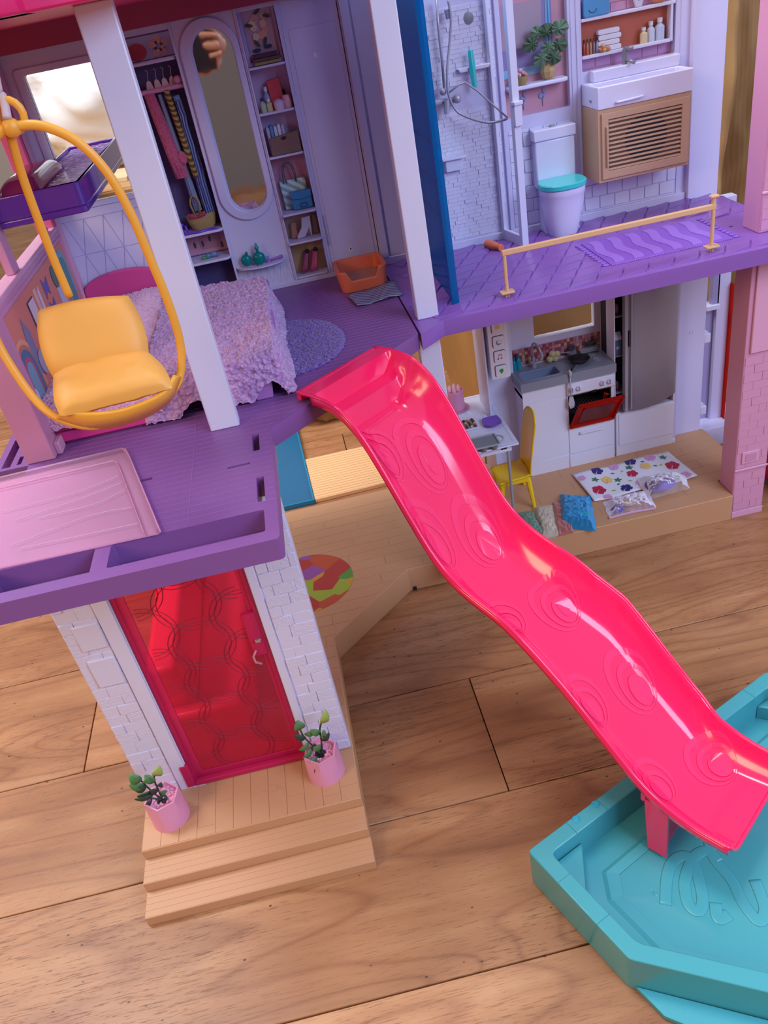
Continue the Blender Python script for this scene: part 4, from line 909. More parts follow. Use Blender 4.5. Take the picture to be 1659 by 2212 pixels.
# shower things
sh = thing('shower_set', 'grey shower mixer with riser pipe and looping hose on wall', 'shower', (0.222, YW - 0.008, 0.56))
CH = plastic('#aaa2b4', 0.3, metal=0.25)
def PY(u, v, y=YW - 0.01): return OY(u, v, y)
MB().tube([PY(943, 0), PY(947, 60), PY(955, 130), PY(960, 195)], 0.0016, 8).build('riser_pipe', CH, sh, smooth='all')
MB().tube(catmull([PY(968, 0, YW - 0.016), PY(974, 40, YW - 0.016), PY(971, 95, YW - 0.016), PY(966, 150, YW - 0.018), PY(968, 200, YW - 0.018), PY(985, 238, YW - 0.018), PY(1015, 255, YW - 0.022), PY(1055, 265, YW - 0.03), PY(1085, 260, YW - 0.038), PY(1096, 256, 0.990)]), 0.0014, 8).build('hose', CH, sh, smooth='all')
MB().tube([PY(970, 200, YW - 0.018), PY(990, 184, YW - 0.018), PY(1005, 178, YW - 0.02), PY(1030, 195, YW - 0.025), PY(1060, 222, YW - 0.032), PY(1096, 254, 0.990)], 0.0011, 8).build('hose', CH, sh, smooth='all')
MB().tube([PY(930, 225), PY(990, 214)], 0.0034, 10).build('mixer_bar', CH, sh, smooth=True)
MB().ball(PY(957, 198, YW - 0.012), 0.0042).build('mixer_knob', CH, sh, smooth='all'); MB().ball(PY(987, 213, YW - 0.014), 0.0052).build('mixer_knob', CH, sh, smooth='all'); MB().ball(PY(932, 225, YW - 0.012), 0.005).build('mixer_knob', CH, sh, smooth='all')
MB().tube([PY(965, 217, YW - 0.016), PY(965, 247, YW - 0.018)], [0.0035, 0.003], 8).build('mixer_lever', CH, sh, smooth=True)
MB().tube([PY(966, 20, YW - 0.012), PY(970, 40, YW - 0.012)], 0.0035, 8).build('hose_holder', CH, sh, smooth=True)
MB().lathe([(0.0062, 0), (0.0062, 0.0012), (0.0055, 0.0015)], (0.2575, YW, 0.6412), 24, az=(0, -1, 0), ay=(0, 0, 1)).build('round_badge', GREYD, bath, smooth=True, label='flat grey disc on the shower wall')
MB().prism([(0.238, 0.5935), (0.2765, 0.5935), (0.274, 0.5895), (0.240, 0.5895)], YW - 0.009, YW, (), 'xzy').build('soap_shelf', WHITEL, bath, bevel=0.0006)
t = thing('teal_tube', 'teal shampoo tube leaning on the upper soap shelf', 'tube', (0.257, YW - 0.012, 0.592))
a, b_ = PY(1016, 108, YW - 0.011), PY(1025, 186, YW - 0.013)
MB().tube([a, lerp(a, b_, 0.5), b_], [0.0032, 0.0042, 0.0032], 4, flat=0.6).build('body', TEAL, t, bevel=0.0005)
MB().tube([b_, b_ + (b_ - a) * 0.06], 0.0028, 8).build('cap', TEAL, t)
MB().prism([(0.207, YW), (0.207, YW - 0.012), (0.236, YW - 0.014), (0.238, YW)], 0.4995, 0.5020).build('soap_shelf', WHITEL, bath, bevel=0.0006)
MB().prism([(0.209, YW), (0.211, YW - 0.008), (0.230, YW - 0.009), (0.232, YW)], 0.486, 0.4995).build('shelf_bracket', WHITEL, bath, bevel=0.0006)
t = tag(MB().prism([tuple(PY(u, v, YW - 0.008)[i] for i in (0, 2)) for u, v in ((937, 275), (941, 275), (945, 322), (939, 322))], YW - 0.009, YW - 0.007, (), 'xzy').build('yellow_sponge', plastic('#e8d838', 0.6), None, bevel=0.0003), 'small yellow sponge on the shower shelf behind blue glass', 'sponge')
# blue glass panel
bg = thing('blue_shower_screen', 'see-through blue shower screen standing on the purple floor', 'screen', (0.1645, 0.92, ZU))
MB().box(0.1640, 0.1655, 0.835, 1.026, ZU, 0.80).build('pane', TBLUE, bg)
MB().box(0.1610, 0.1690, 0.8335, 0.8375, ZU, 0.80).build('front_edge', clear('clear_blue_edge', '#1484cc', 0.4, 0.12, '#4ca8e4'), bg, bevel=0.0006)
for z in (0.4765, 0.512, 0.55): MB().box(0.1655, 0.1672, 0.8375, 1.02, z, z + 0.0022).build('rib', clear('clear_blue_edge', '#0a6cba', 0.6), bg)
# white shower door frame, ajar
sd = thing('shower_door', 'white framed shower door standing ajar beside the toilet', 'shower door', (0.282, 1.0, ZU))
A = Vector((0.2765, 1.030, 0)); B = Vector((0.2885, 0.9735, 0)); dd = (B - A).normalized(); nn = Vector((-dd.y, dd.x, 0))
def dbox(s0, s1, z0, z1, hw=0.0022, name='frame', off=0): 
    c = A + dd * ((s0 + s1) / 2) + nn * off; return MB().obox((c.x, c.y, (z0 + z1) / 2), dd, nn, (0, 0, 1), (s1 - s0) / 2, hw, (z1 - z0) / 2).build(name, WHITEL, sd, bevel=0.0006)
L_ = (B - A).length
dbox(0, 0.007, ZU + 0.001, 0.80); dbox(L_ - 0.007, L_, ZU + 0.001, 0.80, 0.0045); dbox(0.007, L_ - 0.007, ZU + 0.001, ZU + 0.014)
dbox(0.007, L_ - 0.007, 0.78, 0.80); dbox(L_ - 0.003, L_ + 0.004, 0.5300, 0.552, 0.0048, 'handle'); dbox(L_ - 0.003, L_ + 0.006, 0.552, 0.556, 0.0056, 'handle')
# toilet
t = thing('toilet', 'white toilet with closed teal lid and tall cistern', 'toilet', (0.345, 1.0, ZU))
tx = 0.3445
def sec(rx, ry, cy, z, n=36, fl=0.0):
    return [(tx + rx * math.copysign(abs(math.cos(w)) ** 0.85, math.cos(w)), cy + ry * math.copysign(abs(math.sin(w)) ** 0.85, math.sin(w)), z) for w in [2 * math.pi * i / n for i in range(n)]]
S_ = [sec(0.0165, 0.017, 0.9985, ZU), sec(0.0185, 0.0185, 0.9985, ZU + 0.004), sec(0.0225, 0.0215, 0.998, ZU + 0.02), sec(0.0258, 0.0245, 0.996, ZU + 0.04), sec(0.0270, 0.0265, 0.995, ZU + 0.052), sec(0.0274, 0.0268, 0.995, ZU + 0.0525), sec(0.0276, 0.0270, 0.995, ZU + 0.059)]
mb = MB(); mb.add([p for s_ in S_ for p in s_], [(i * 36 + k, i * 36 + (k + 1) % 36, (i + 1) * 36 + (k + 1) % 36, (i + 1) * 36 + k) for i in range(len(S_) - 1) for k in range(36)] + [tuple(range(36))[::-1], tuple((len(S_) - 1) * 36 + k for k in range(36))])
PORC = plastic('#ddd8f2', 0.22, bump=0.0)
mb.build('bowl', PORC, t, smooth=True, angle=50)
S2 = [sec(0.0278, 0.0275, 0.9945, ZU + 0.0595), sec(0.0288, 0.0285, 0.9945, ZU + 0.0605), sec(0.0288, 0.0285, 0.9945, ZU + 0.0650), sec(0.0275, 0.0272, 0.9945, ZU + 0.0660)]
mb = MB(); mb.add([p for s_ in S2 for p in s_], [(i * 36 + k, i * 36 + (k + 1) % 36, (i + 1) * 36 + (k + 1) % 36, (i + 1) * 36 + k) for i in range(3) for k in range(36)] + [tuple(range(36))[::-1], tuple(3 * 36 + k for k in range(36))])
mb.build('lid', TEAL, t, smooth=True)
MB().tube([(tx - 0.022, 1.0185, ZU + 0.063), (tx + 0.012, 1.0185, ZU + 0.063)], 0.0016, 8).build('lid_hinge', TEAL, t, smooth=True)
MB().box(tx - 0.019, tx + 0.024, 1.0, 1.031, ZU, ZU + 0.055).build('pedestal', PORC, t, bevel=0.003)
tank = MB().box(tx - 0.0235, tx + 0.0265, 1.0165, 1.031, ZU + 0.055, ZU + 0.1095).build('cistern', PORC, t, bevel=0.0018)
MB().box(tx - 0.0250, tx + 0.0280, 1.0150, 1.031, ZU + 0.1098, ZU + 0.1225).build('cistern_lid', PORC, t, bevel=0.0012)
MB().lathe([(0.003, 0), (0.003, 0.002), (0.0022, 0.0026)], (tx + 0.0015, 1.0235, ZU + 0.1225), 18, sx=1.3).build('flush_button', GREY, t, smooth=True)
# wash stand
ws = thing('washstand', 'wall mounted wash basin over a tan louvred cabinet', 'washbasin', (0.4445, 1.005, 0.443))
YF = 0.980
sxa, sxb = 0.3868, 0.5018
mb = MB().prism(R(sxa, sxb, YF, YW), 0.5268, 0.5505, [rrect(sxa + 0.004, sxb - 0.004, YF + 0.004, YW - 0.016, 0.002, 2)]); mb.build('basin', PORC, ws, bevel=0.0012)
MB().prism(R(sxa + 0.003, sxb - 0.003, YF + 0.003, YW), 0.5268, 0.5340).build('basin_floor', PORC, ws)
MB().box(sxa + 0.010, sxb + 0.0015, YW - 0.0145, YW + 0.001, 0.5505, 0.5630).build('splashback', PORC, ws, bevel=0.0012)
MB().tube([(0.4085, YF - 0.001, 0.5315), (0.4085, YF - 0.005, 0.5320), (0.4390, YF - 0.005, 0.5330), (0.4390, YF - 0.001, 0.5330)], 0.0013, 8).build('towel_bar', PORC, ws, smooth='all')
MB().box(sxa - 0.0004, sxa + 0.001, 1.0, 1.006, 0.5330, 0.5355).build('side_slot', GREYD, ws)
fa = MB().lathe([(0.0032, 0), (0.0028, 0.016), (0.0030, 0.026), (0.0034, 0.028), (0.001, 0.029)], (0.4375, YW - 0.0085, 0.5505), 14).build('faucet', plastic('#8c8694', 0.3, metal=0.3), ws, smooth=True)
MB().tube([(0.4375, YW - 0.0085, 0.5685), (0.4405, YW - 0.017, 0.5665), (0.4425, YW - 0.0235, 0.5650)], [0.002, 0.002, 0.0023], 10).build('spout', plastic('#8c8694', 0.3, metal=0.3), fa, smooth='all')
MB().tube([(0.4365, YW - 0.0075, 0.5790), (0.4400, YW - 0.015, 0.5790), (0.4420, YW - 0.021, 0.5800)], [0.0028, 0.0024, 0.0018], 8, flat=0.5).build('lever', plastic('#8c8694', 0.3, metal=0.3), fa, smooth='all')
TANC = plastic('#c39a7e', 0.5, bump=0.15)
cz0, cz1 = 0.4450, 0.5265
MB().prism(R(sxa + 0.0002, sxb - 0.001, YF + 0.002, YW), cz0, cz1, ()).build('cabinet_body', TANC, ws, bevel=0.0006)
dl, dr, db, dt = sxa + 0.004, sxb - 0.004, cz0 + 0.004, cz1 - 0.0045
ov = R(dl + 0.008, dr - 0.009, db + 0.009, dt - 0.007)
cd = MB().prism(R(dl, dr, db, dt), YF - 0.001, YF + 0.0035, [ov], 'xzy').build('louvre_door', TANC, ws, bevel=0.0005)
MB().box(dl + 0.008, dr - 0.009, YF + 0.0018, YF + 0.0024, db + 0.009, dt - 0.007).build('louvre_back', plastic('#6c4c40', 0.7), cd)
MB().prism(ell(0.446, (db + dt) / 2 + 0.002, 0.026, 0.026, 28), YF + 0.0010, YF + 0.0016, (), 'xzy').build('speaker_hole', BLACK, cd)
nsl = 12
for k in range(nsl):
    z = lerp(db + 0.0105, dt - 0.0095, k / (nsl - 1)); MB().obox(((dl + dr) / 2, YF + 0.0006, z), (1, 0, 0), (0, 0.6, 0.8), (0, -0.8, 0.6), (dr - dl - 0.017) / 2, 0.0012, 0.0006).build('slat', TANC, cd)
MB().box(dl + 0.0045, dl + 0.0068, YF - 0.0042, YF - 0.0008, db + 0.014, dt - 0.014).build('handle', TANC, cd, bevel=0.0006)

# ================================================================== loose things on the upper floor
# railing
ra = thing('towel_rail', 'tan plastic barre railing plugged into the purple floor edge', 'railing', (0.33, 0.822, ZU))
TANR = plastic('#dcae84', 0.45)
for x in (0.2195, 0.4490):
    top = 0.437 if x < 0.3 else 0.4480
    MB().tube([(x, 0.822, ZU + 0.006), (x, 0.822, top)], 0.0021, 12).build('post', TANR, ra, smooth=True)
    MB().prism(rrect(x - 0.0075, x + 0.0075, 0.8165, 0.8275, 0.0015), ZU + 0.0055, ZU + 0.0075).build('foot_plate', TANR, ra, bevel=0.0004)
    for dx_ in (-0.0022, 0.0004): MB().box(x + dx_, x + dx_ + 0.0018, 0.8208, 0.8232, ZU - 0.004, ZU + 0.006).build('prong', TANR, ra)
MB().obox((0.3342, 0.822, 0.4385), (1, 0, 0.0), (0, 1, 0), (0, 0, 1), 0.1172, 0.0022, 0.0029).build('top_rail', TANR, ra, bevel=0.0008)
MB().prism(rrect(0.4445, 0.4535, 0.8185, 0.8255, 0.001), 0.4480, 0.4505).build('end_cap', TANR, ra, bevel=0.0006)
# orange bottle
a = OZ(1052, 527, ZU + 0.0055); b_ = OZ(1091, 538, ZU + 0.0055)
t = thing('orange_bottle', 'small orange bottle lying on its side by the shower door', 'bottle', (a.x, a.y, ZU))
d_ = (b_ - a).normalized(); up = Vector((0, 0, 1)); sd_ = d_.cross(up)
MB().lathe([(0.0035, 0), (0.0055, 0.001), (0.0055, 0.018), (0.0036, 0.0235), (0.0034, 0.027)], a, 18, ax=sd_, ay=up, az=d_).build('body', ORANGE, t, smooth=True)
MB().lathe([(0.0043, 0.027), (0.0043, 0.0305), (0.0036, 0.031)], a, 18, ax=sd_, ay=up, az=d_).build('neck_ring', ORANGE, t, smooth=True)
# pet bed
t = thing('pet_bed', 'orange plastic pet bed with raised sides and low front', 'pet bed', (0.08, 0.98, ZU))
xa, xb, ya, yb = 0.0500, 0.1118, 0.9465, 1.0085
def pb(inset, z, r): return [(x, y, z) for x, y in rrect(xa + inset, xb - inset, ya + inset, yb - inset, r, 5)]
lo, hi, ih, il = pb(0.0035, ZU, 0.008), pb(0, ZU + 0.026, 0.010), pb(0.0055, ZU + 0.026, 0.006), pb(0.0075, ZU + 0.008, 0.006)
def dip(p):
    x, y, z = p
    if y < ya + 0.014 and xa + 0.012 < x < xb - 0.012: return p
    return p
mb = MB(); N = len(lo)
def dipf(u):  # front middle dips
    return 0
loops = []
def refine(lp):
    out = []
    for i in range(len(lp)):
        a_, b2 = Vector(lp[i]), Vector(lp[(i + 1) % len(lp)]); out.append(a_)
        if (b2 - a_).length > 0.02:
            for k in range(1, 14): out.append(a_.lerp(b2, k / 14))
    return out
lo, hi, ih, il = [refine(q) for q in (lo, hi, ih, il)]
def lower(p):
    f = max(0, min(1, (0.014 - (p.y - ya)) / 0.004)); g_ = max(0, min(1, (0.019 - abs(p.x - (xa + xb) / 2)) / 0.003)); s_ = g_ * g_ * (3 - 2 * g_)
    p = p.copy(); p.z -= 0.0115 * s_ * (1 if f > 0 else 0); return p
hi = [lower(p) for p in hi]; ih = [lower(p) for p in ih]; N = len(lo)
mb.add(lo + hi + ih + il, [(i, (i + 1) % N, N + (i + 1) % N, N + i) for i in range(N)] + [(N + i, N + (i + 1) % N, 2 * N + (i + 1) % N, 2 * N + i) for i in range(N)] + [(2 * N + i, 2 * N + (i + 1) % N, 3 * N + (i + 1) % N, 3 * N + i) for i in range(N)] + [tuple(range(N))[::-1], tuple(3 * N + i for i in range(N))])
mb.build('shell', plastic('#dc6c4a', 0.5, sub=0.1), t, smooth=True, bevel=0.0012)
MB().prism([(p.x * 0.96 + 0.04 * (xa + xb) / 2, p.y * 0.96 + 0.04 * (ya + yb) / 2) for p in il], ZU + 0.0081, ZU + 0.0110).build('cushion', mat_fur('pet_bed_fleece', '#b05438', '#cc7050', 500), t, bevel=0.001)
# striped paper
pp = [OZ(u, v, ZU + 0.001) for u, v in ((750, 640), (774, 664), (871, 637), (850, 608))]
def pfn(u, v):
    p = (pp[0] * (1 - u) * (1 - v) + pp[3] * u * (1 - v) + pp[2] * u * v + pp[1] * (1 - u) * v); return p + Vector((0, 0, 0.0012 + 0.0008 * math.sin(u * 9 + v * 2)))
tag(MB().grid(pfn, 18, 8).build('striped_paper', mat_stripes('striped_print', ('#4c4868', '#a4a0c4'), 55, (0, 0, 1.75), 1.0), None, smooth='all', solid=0.0005), 'grey zigzag striped paper mat lying under the pet bed front', 'mat')
# round fur rug
def fur_patch(fn, n, m_, name, mat, par=None, amp=0.002, sc=330, **k):
    mb = MB(); mb.grid(fn, n, m_)
    v2 = []
    for p in mb.v:
        q = Vector(p); d = noise.voronoi(q * sc)[0]; h = min(0.8, d[0]) ; w = noise.noise(q * sc * 0.4)
        off = amp * (0.9 - 1.3 * h) ; q = q + Vector((noise.noise(q * 200 + Vector((7, 0, 0))), noise.noise(q * 200 + Vector((0, 9, 0))), 0)) * amp * 0.7
        q.z += off + w * amp * 0.5; v2.append(tuple(q))
    mb.v = v2; return mb.build(name, mat, par, smooth='all', recalc=False, **k)
cxr, cyr, rx_, ry_ = -0.020, 0.8175, 0.0590, 0.0775
def rugf(a, b_):
    u, v = 2 * a - 1, 2 * b_ - 1; x = u * math.sqrt(1 - v * v / 2); y = v * math.sqrt(1 - u * u / 2); rr_ = math.hypot(x, y)
    return (cxr + x * rx_, cyr + y * ry_, ZU + 0.0035 * math.sqrt(max(0, 1 - rr_ ** 8)) + 0.0003)
rug = fur_patch(rugf, 170, 190, 'fluffy_rug', mat_fur('purple_fur', '#64409c', '#8660bc', 520), None, 0.0016, 460)
tag(rug, 'round fluffy purple rug on the bedroom floor', 'rug')
# bed 1 (left, pink base, pale pink fluffy cover)
b1 = thing('toy_bed', 'hot pink toy bed with rounded headboard behind the swing chair', 'bed', (-0.2, 0.86, ZU))
PB = plastic('#d83a8c', 0.4)
MB().box(-0.250, -0.1600, 0.703, 1.020, ZU, ZU + 0.026).build('bed_base', PB, b1, bevel=0.003, seg=3)
MB().box(-0.247, -0.163, 0.7005, 0.703, ZU + 0.003, ZU + 0.013).build('bed_front', PB, b1, bevel=0.0008)
hb = [(-0.253, ZU)] + [(-0.253, ZU + 0.045)] + [(-0.204 + 0.049 * math.cos(math.radians(a)), ZU + 0.050 + 0.0165 * math.sin(math.radians(a))) for a in range(180, -1, -12)] + [(-0.155, ZU + 0.045), (-0.155, ZU)]
MB().prism(hb, 1.017, 1.0275, (), 'xzy').build('headboard', plastic('#d8488c', 0.4), b1, bevel=0.0015)
CREAM = mat_fur('pale_pink_sherpa', '#c98cb4', '#f0c0dc', 330)
def drape(x0, x1, y0, y1, z, zl, hang_l, hang_r, hang_f, seedv, front_wave=0.006):
    """cloth lying over a box: u across x, v along y; hangs at the sides and front"""
    wl, wr, wf = hang_l, hang_r, hang_f; WX = wl + (x1 - x0) + wr; WY = wf + (y1 - y0)
    def fn(a, b_):
        s = a * WX; t_ = b_ * WY
        if s < wl: x = x0 - 0.006 * (1 - s / wl) - 0.004 * math.sin((wl - s) / wl * 1.5); dz1_ = wl - s
        elif s > WX - wr: x = x1 + 0.013 * ((s - (WX - wr)) / wr); dz1_ = (s - (WX - wr)) ** 1.0
        else: x = x0 + (s - wl); dz1_ = 0
        if t_ < wf: y = y0 - 0.004 - 0.006 * (1 - t_ / wf); dz2_ = (wf - t_) * (1 + front_wave * 30 * math.sin(x * 90 + seedv))
        else: y = y0 + (t_ - wf); dz2_ = 0
        zz = z - math.sqrt(dz1_ ** 2 + dz2_ ** 2) + 0.004 * noise.noise(Vector((x * 22, y * 22, seedv)))
        return (x + 0.003 * noise.noise(Vector((y * 30, 3, seedv))), y, max(zz, zl))
    return fn
o = fur_patch(drape(-0.2500, -0.1580, 0.704, 1.014, ZU + 0.0385, ZU + 0.014, 0.004, 0.006, 0.024, 1.0), 150, 380, 'sherpa_blanket', CREAM, None, 0.0024, 280)
tag(o, 'pale pink fluffy blanket covering the left pink bed', 'blanket')
MB().box(-0.2485, -0.1615, 0.706, 1.015, ZU + 0.026, ZU + 0.0365).build('mattress', plastic('#e8a8cc', 0.8), b1, bevel=0.003)
# bed 2 under the lilac sherpa
b2 = thing('toy_bed', 'mauve toy bed on short legs hidden under the lilac sherpa', 'bed', (-0.09, 0.82, ZU))
MAU = plastic('#b878c0', 0.45)
MB().box(-0.1500, -0.0300, 0.704, 0.960, ZU + 0.016, ZU + 0.036).build('bed_base', MAU, b2, bevel=0.003)
for (x, y) in ((-0.150, 0.702), (-0.060, 0.702), (-0.150, 0.93), (-0.047, 0.93)): MB().prism([(x, ZU), (x + 0.016, ZU), (x + 0.019, ZU + 0.02), (x - 0.003 if x > -0.1 else x, ZU + 0.02)], y, y + 0.012, (), 'xzy').build('leg', MAU, b2, bevel=0.001)
o = fur_patch(drape(-0.1535, -0.0335, 0.706, 0.958, ZU + 0.0420, ZU + 0.0026, 0.036, 0.042, 0.041, 2.3, 0.012), 300, 400, 'sherpa_blanket', mat_fur('lilac_sherpa', '#9a6cae', '#dcb0dc', 300), None, 0.0026, 270)
tag(o, 'thick lilac curly sherpa blanket draped over the middle bed', 'blanket')
# purple glossy tray on the side wall
PT = plastic('#5a2c94', 0.12, bump=0.0, coat=0.5)
y0t = 0.82; pa = OY(193, 457, y0t); x1t = pa.x; zt = pa.z
t = thing('purple_loft_tray', 'glossy purple tray platform fixed high at the left window', 'platform', (-0.21, 0.9, zt))
def tray_o(d): return [(-0.2550 + d, y0t + d)] + arc(x1t - 0.007, y0t + 0.007, 0.007 - d * 0.5, -90, 0, 5) + [(x1t - d, 1.115 - d), (-0.2325 + d, 1.115 - d), (-0.2325 + d, 1.022 - d), (-0.2550 + d, 1.022 - d)]
MB().prism(tray_o(0), zt, zt + 0.006).build('tray_base', PT, t, bevel=0.001)
MB().prism(tray_o(0), zt + 0.006, zt + 0.027, [tray_o(0.003)]).build('tray_rim', PT, t, bevel=0.001)
WAT, n_, l_, b__ = newmat('crinkled_foil_water'); b__.inputs['Metallic'].default_value = 0.85; b__.inputs['Roughness'].default_value = 0.06; b__.inputs['Base Color'].default_value = lin('#a88cc0')
mp = mapping(n_, l_, (70, 110, 70)); nz = n_.new('ShaderNodeTexNoise'); nz.inputs['Scale'].default_value = 1.2; nz.inputs['Detail'].default_value = 3; nz.inputs['Distortion'].default_value = 1.5; l_.new(mp.outputs[0], nz.inputs['Vector'])
bp = n_.new('ShaderNodeBump'); bp.inputs['Strength'].default_value = 1.0; bp.inputs['Distance'].default_value = 0.012; l_.new(nz.outputs['Fac'], bp.inputs['Height']); l_.new(bp.outputs[0], b__.inputs['Normal'])
MB().prism(tray_o(0.0034), zt + 0.006, zt + 0.0235).build('foil_water', WAT, t)
mb = MB(); mb.grid(lambda a, b_: (-0.2500 + 0.038 * a, y0t + 0.006 + 0.14 * b_, zt + 0.0238 + 0.014 * math.sqrt(max(0, (1 - (2 * a - 1) ** 4) * (1 - (2 * b_ - 1) ** 6)))), 20, 24); mb.build('clear_dome', clear('clear_plum', '#a83c78', 0.4, 0.06, '#c87aa8'), t, smooth='all')

# ================================================================== swing chair
YS = 0.55
sc = thing('hanging_egg_chair', 'yellow hanging egg chair with padded seat over the terrace', 'swing chair', tuple(OY(25, 270, YS)))
def S(u, v, dy=0): return OY(u, v, YS + dy)
ringp = [S(28, 274), S(90, 272), S(165, 305), S(230, 370), S(282, 460), S(325, 560), S(362, 650), S(388, 735), S(391, 800, -0.004), S(372, 845, -0.012), S(320, 885, -0.02), S(250, 912, -0.026), S(190, 920, -0.028), S(130, 905, -0.022), S(80, 868, -0.014), S(30, 800, -0.006), S(-10, 730), S(-45, 640), S(-62, 560), S(-68, 470), S(-55, 390), S(-30, 325), S(0, 287)]
MB().tube(catmull(ringp, 5, True), 0.0029, 12, closed=True).build('ring_frame', YELLOW, sc, smooth='all')
MB().tube(catmull([S(22, 290, 0.004), S(45, 370, 0.012), S(75, 455, 0.018), S(112, 550, 0.022), S(150, 640, 0.024)], 5), 0.0028, 12).build('back_strut', YELLOW, sc, smooth='all')
MB().tube([Vector(S(20, 252)) + Vector((0.0075 * math.cos(w), 0.003, 0.0085 * math.sin(w))) for w in [2 * math.pi * i / 16 for i in range(16)]], 0.0024, 10, closed=True).build('hanging_loop', YELLOW, sc, smooth='all')
MB().ball(S(25, 276), 0.0056, 0.005, 0.0056).build('knot', YELLOW, sc, smooth='all')
SEAT = plastic('#eaaa52', 0.5, bump=0.05, sub=0.2)
cushion(S(106, 830, 0.000), S(336, 782, 0.000), S(286, 628, 0.024), S(66, 664, 0.024), 0.010, 30, 0.42, 0.004).build('back_cushion', SEAT, sc, smooth='all')
mbs = cushion(S(108, 808, 0.008), S(330, 758, 0.008), S(384, 838, -0.034), S(122, 906, -0.038), 0.005, 30, 0.30, 0.011)
mbs.v = [tuple(Vector(p) + Vector((0, 0, 0.0009 * noise.noise(Vector(p) * 110)))) for p in mbs.v]
mbs.build('seat_cushion', SEAT, sc, smooth='all')
fr1 = catmull([S(378, 812, -0.022), S(348, 852, -0.034), S(270, 884, -0.038), S(195, 893, -0.038), S(132, 884, -0.032)], 6); fr2 = catmull([S(388, 812, -0.008), S(362, 868, -0.016), S(290, 908, -0.026), S(195, 926, -0.028), S(120, 906, -0.020)], 6)
MB().grid(lambda a, b_: fr1[min(len(fr1) - 1, int(round(a * (len(fr1) - 1))))].lerp(fr2[min(len(fr1) - 1, int(round(a * (len(fr1) - 1))))], b_), len(fr1), 3).build('seat_rim', YELLOW, sc, smooth='all', solid=0.003)
hk = MB().tube(catmull([S(-30, 60, 0.004), S(-5, 190, 0.004), S(4, 206, 0.004), S(10, 225, 0.002), S(16, 258, -0.002)], 4), 0.0026, 10).build('hook', plastic('#c8b0b8', 0.35), house, smooth='all')

# rose-tinted clear panel lying on the terrace
t = thing('rose_sheet', 'pale rose see-through plastic panel lying on the terrace', 'panel', (-0.2, 0.56, ZU))
ppts = [OZ(u, v, ZU + 0.004) for u, v in ((342, 1146), (276, 985), (268, 970), (262, 969), (-60, 1046), (-90, 1240))]
MB().prism([(p.x, p.y) for p in ppts], ZU + 0.0004, ZU + 0.0024).build('sheet', TROSE, t, bevel=0.0004)
rim = [(p.x, p.y, ZU + 0.0032) for p in ppts[:5]]
MB().tube(rim, 0.0018, 6).build('rim', TROSE, t, smooth=True)
c0 = sum((Vector(p) for p in rim), Vector()) / 5
MB().tube([tuple(Vector(p).lerp(Vector((-0.22, 0.52, ZU + 0.003)), 0.14)) for p in rim], 0.0009, 6).build('inner_rim', TROSE, t, smooth=True)
for k, (a, b_, c) in enumerate((((262, 1025), (160, 1065), (0, 1105)), ((270, 1040), (180, 1075), (30, 1125)), ((275, 1055), (200, 1090), (80, 1118)), ((290, 1095), (190, 1115), (20, 1180)), ((300, 1130), (160, 1160), (40, 1185)))):
    MB().tube(catmull([OZ(*a, ZU + 0.0027), OZ(*b_, ZU + 0.0027), OZ(*c, ZU + 0.0027)], 5), 0.00035, 4).build('engraved_line', clear('clear_line', '#f4d8ec', 0.5, 0.3), t)
MB().box(-0.262, -0.2545, 0.519, 0.5605, ZU + 0.0024, ZU + 0.0028).build('slot_trim', TROSE, t) if False else None

# ================================================================== slide
TH = math.radians(-52); SD = Vector((math.cos(TH), math.sin(TH), 0)); SN = Vector((-SD.y, SD.x, 0)); SO = OZ(641, 847, 0.4); SO.z = 0
LS = [0, 0.027, 0.053, 0.070, 0.088, 0.101, 0.117, 0.134, 0.152, 0.177, 0.211, 0.240, 0.271, 0.295, 0.318, 0.340, 0.360, 0.386, 0.418]
LZ = [0.400, 0.401, 0.396, 0.383, 0.357, 0.331, 0.303, 0.272, 0.250, 0.236, 0.224, 0.201, 0.174, 0.148, 0.123, 0.100, 0.087, 0.079, 0.0775]
WS_ = [0, 0.06, 0.2, 0.235, 0.26, 0.34, 0.36, 0.42]; WW = [0.1055, 0.1055, 0.1055, 0.112, 0.1195, 0.117, 0.111, 0.1065]
def interp(x, xs, ys):
    if x <= xs[0]: return ys[0]
    for i in range(len(xs) - 1):
        if x <= xs[i + 1]: return lerp(ys[i], ys[i + 1], (x - xs[i]) / (xs[i + 1] - xs[i]))
    return ys[-1]
def smooth_z(s): return sum(interp(max(0, min(0.418, s + d)), LS, LZ) * w for d, w in ((-0.016, 1), (-0.008, 2), (0, 3), (0.008, 2), (0.016, 1))) / 9
DEPTH = 0.034
def depth(s):
    if s < 0.020: return 0.0005
    if s < 0.0225: return lerp(0.0005, 0.019, (s - 0.020) / 0.0025)
    if s < 0.038: return 0.019
    if s < 0.042: return lerp(0.019, DEPTH + 0.003, (s - 0.038) / 0.004)
    if s < 0.07: return lerp(DEPTH + 0.003, DEPTH, (s - 0.042) / 0.028)
    if s < 0.30: return DEPTH
    return lerp(DEPTH, 0.020, (s - 0.30) / 0.118)
def sl(s, c, off=0.0):
    """s along, c in 0..1 across; inner surface"""
    w = interp(s, WS_, WW); zr = smooth_z(s); D = depth(s); ins = 0.024 * min(1, D / 0.03); n_ = c * w
    e = min(n_, w - n_); lip = 0.0022
    if e < lip: dz = 0.0
    elif e < lip + ins:
        q = (e - lip) / ins; dz = D * (0.45 * q + 0.55 * (1 - (1 - q) ** 2.6)) if q < 1 else D
    else: dz = D
    return SO + SD * s + SN * n_ + Vector((0, 0, zr - dz))
stn = [0, 0.006, 0.012, 0.0198, 0.0225, 0.026, 0.032, 0.0380, 0.0420] + [0.046 + 0.0045 * i for i in range(83)]
stn = [s for s in stn if s <= 0.416] + [0.4185]
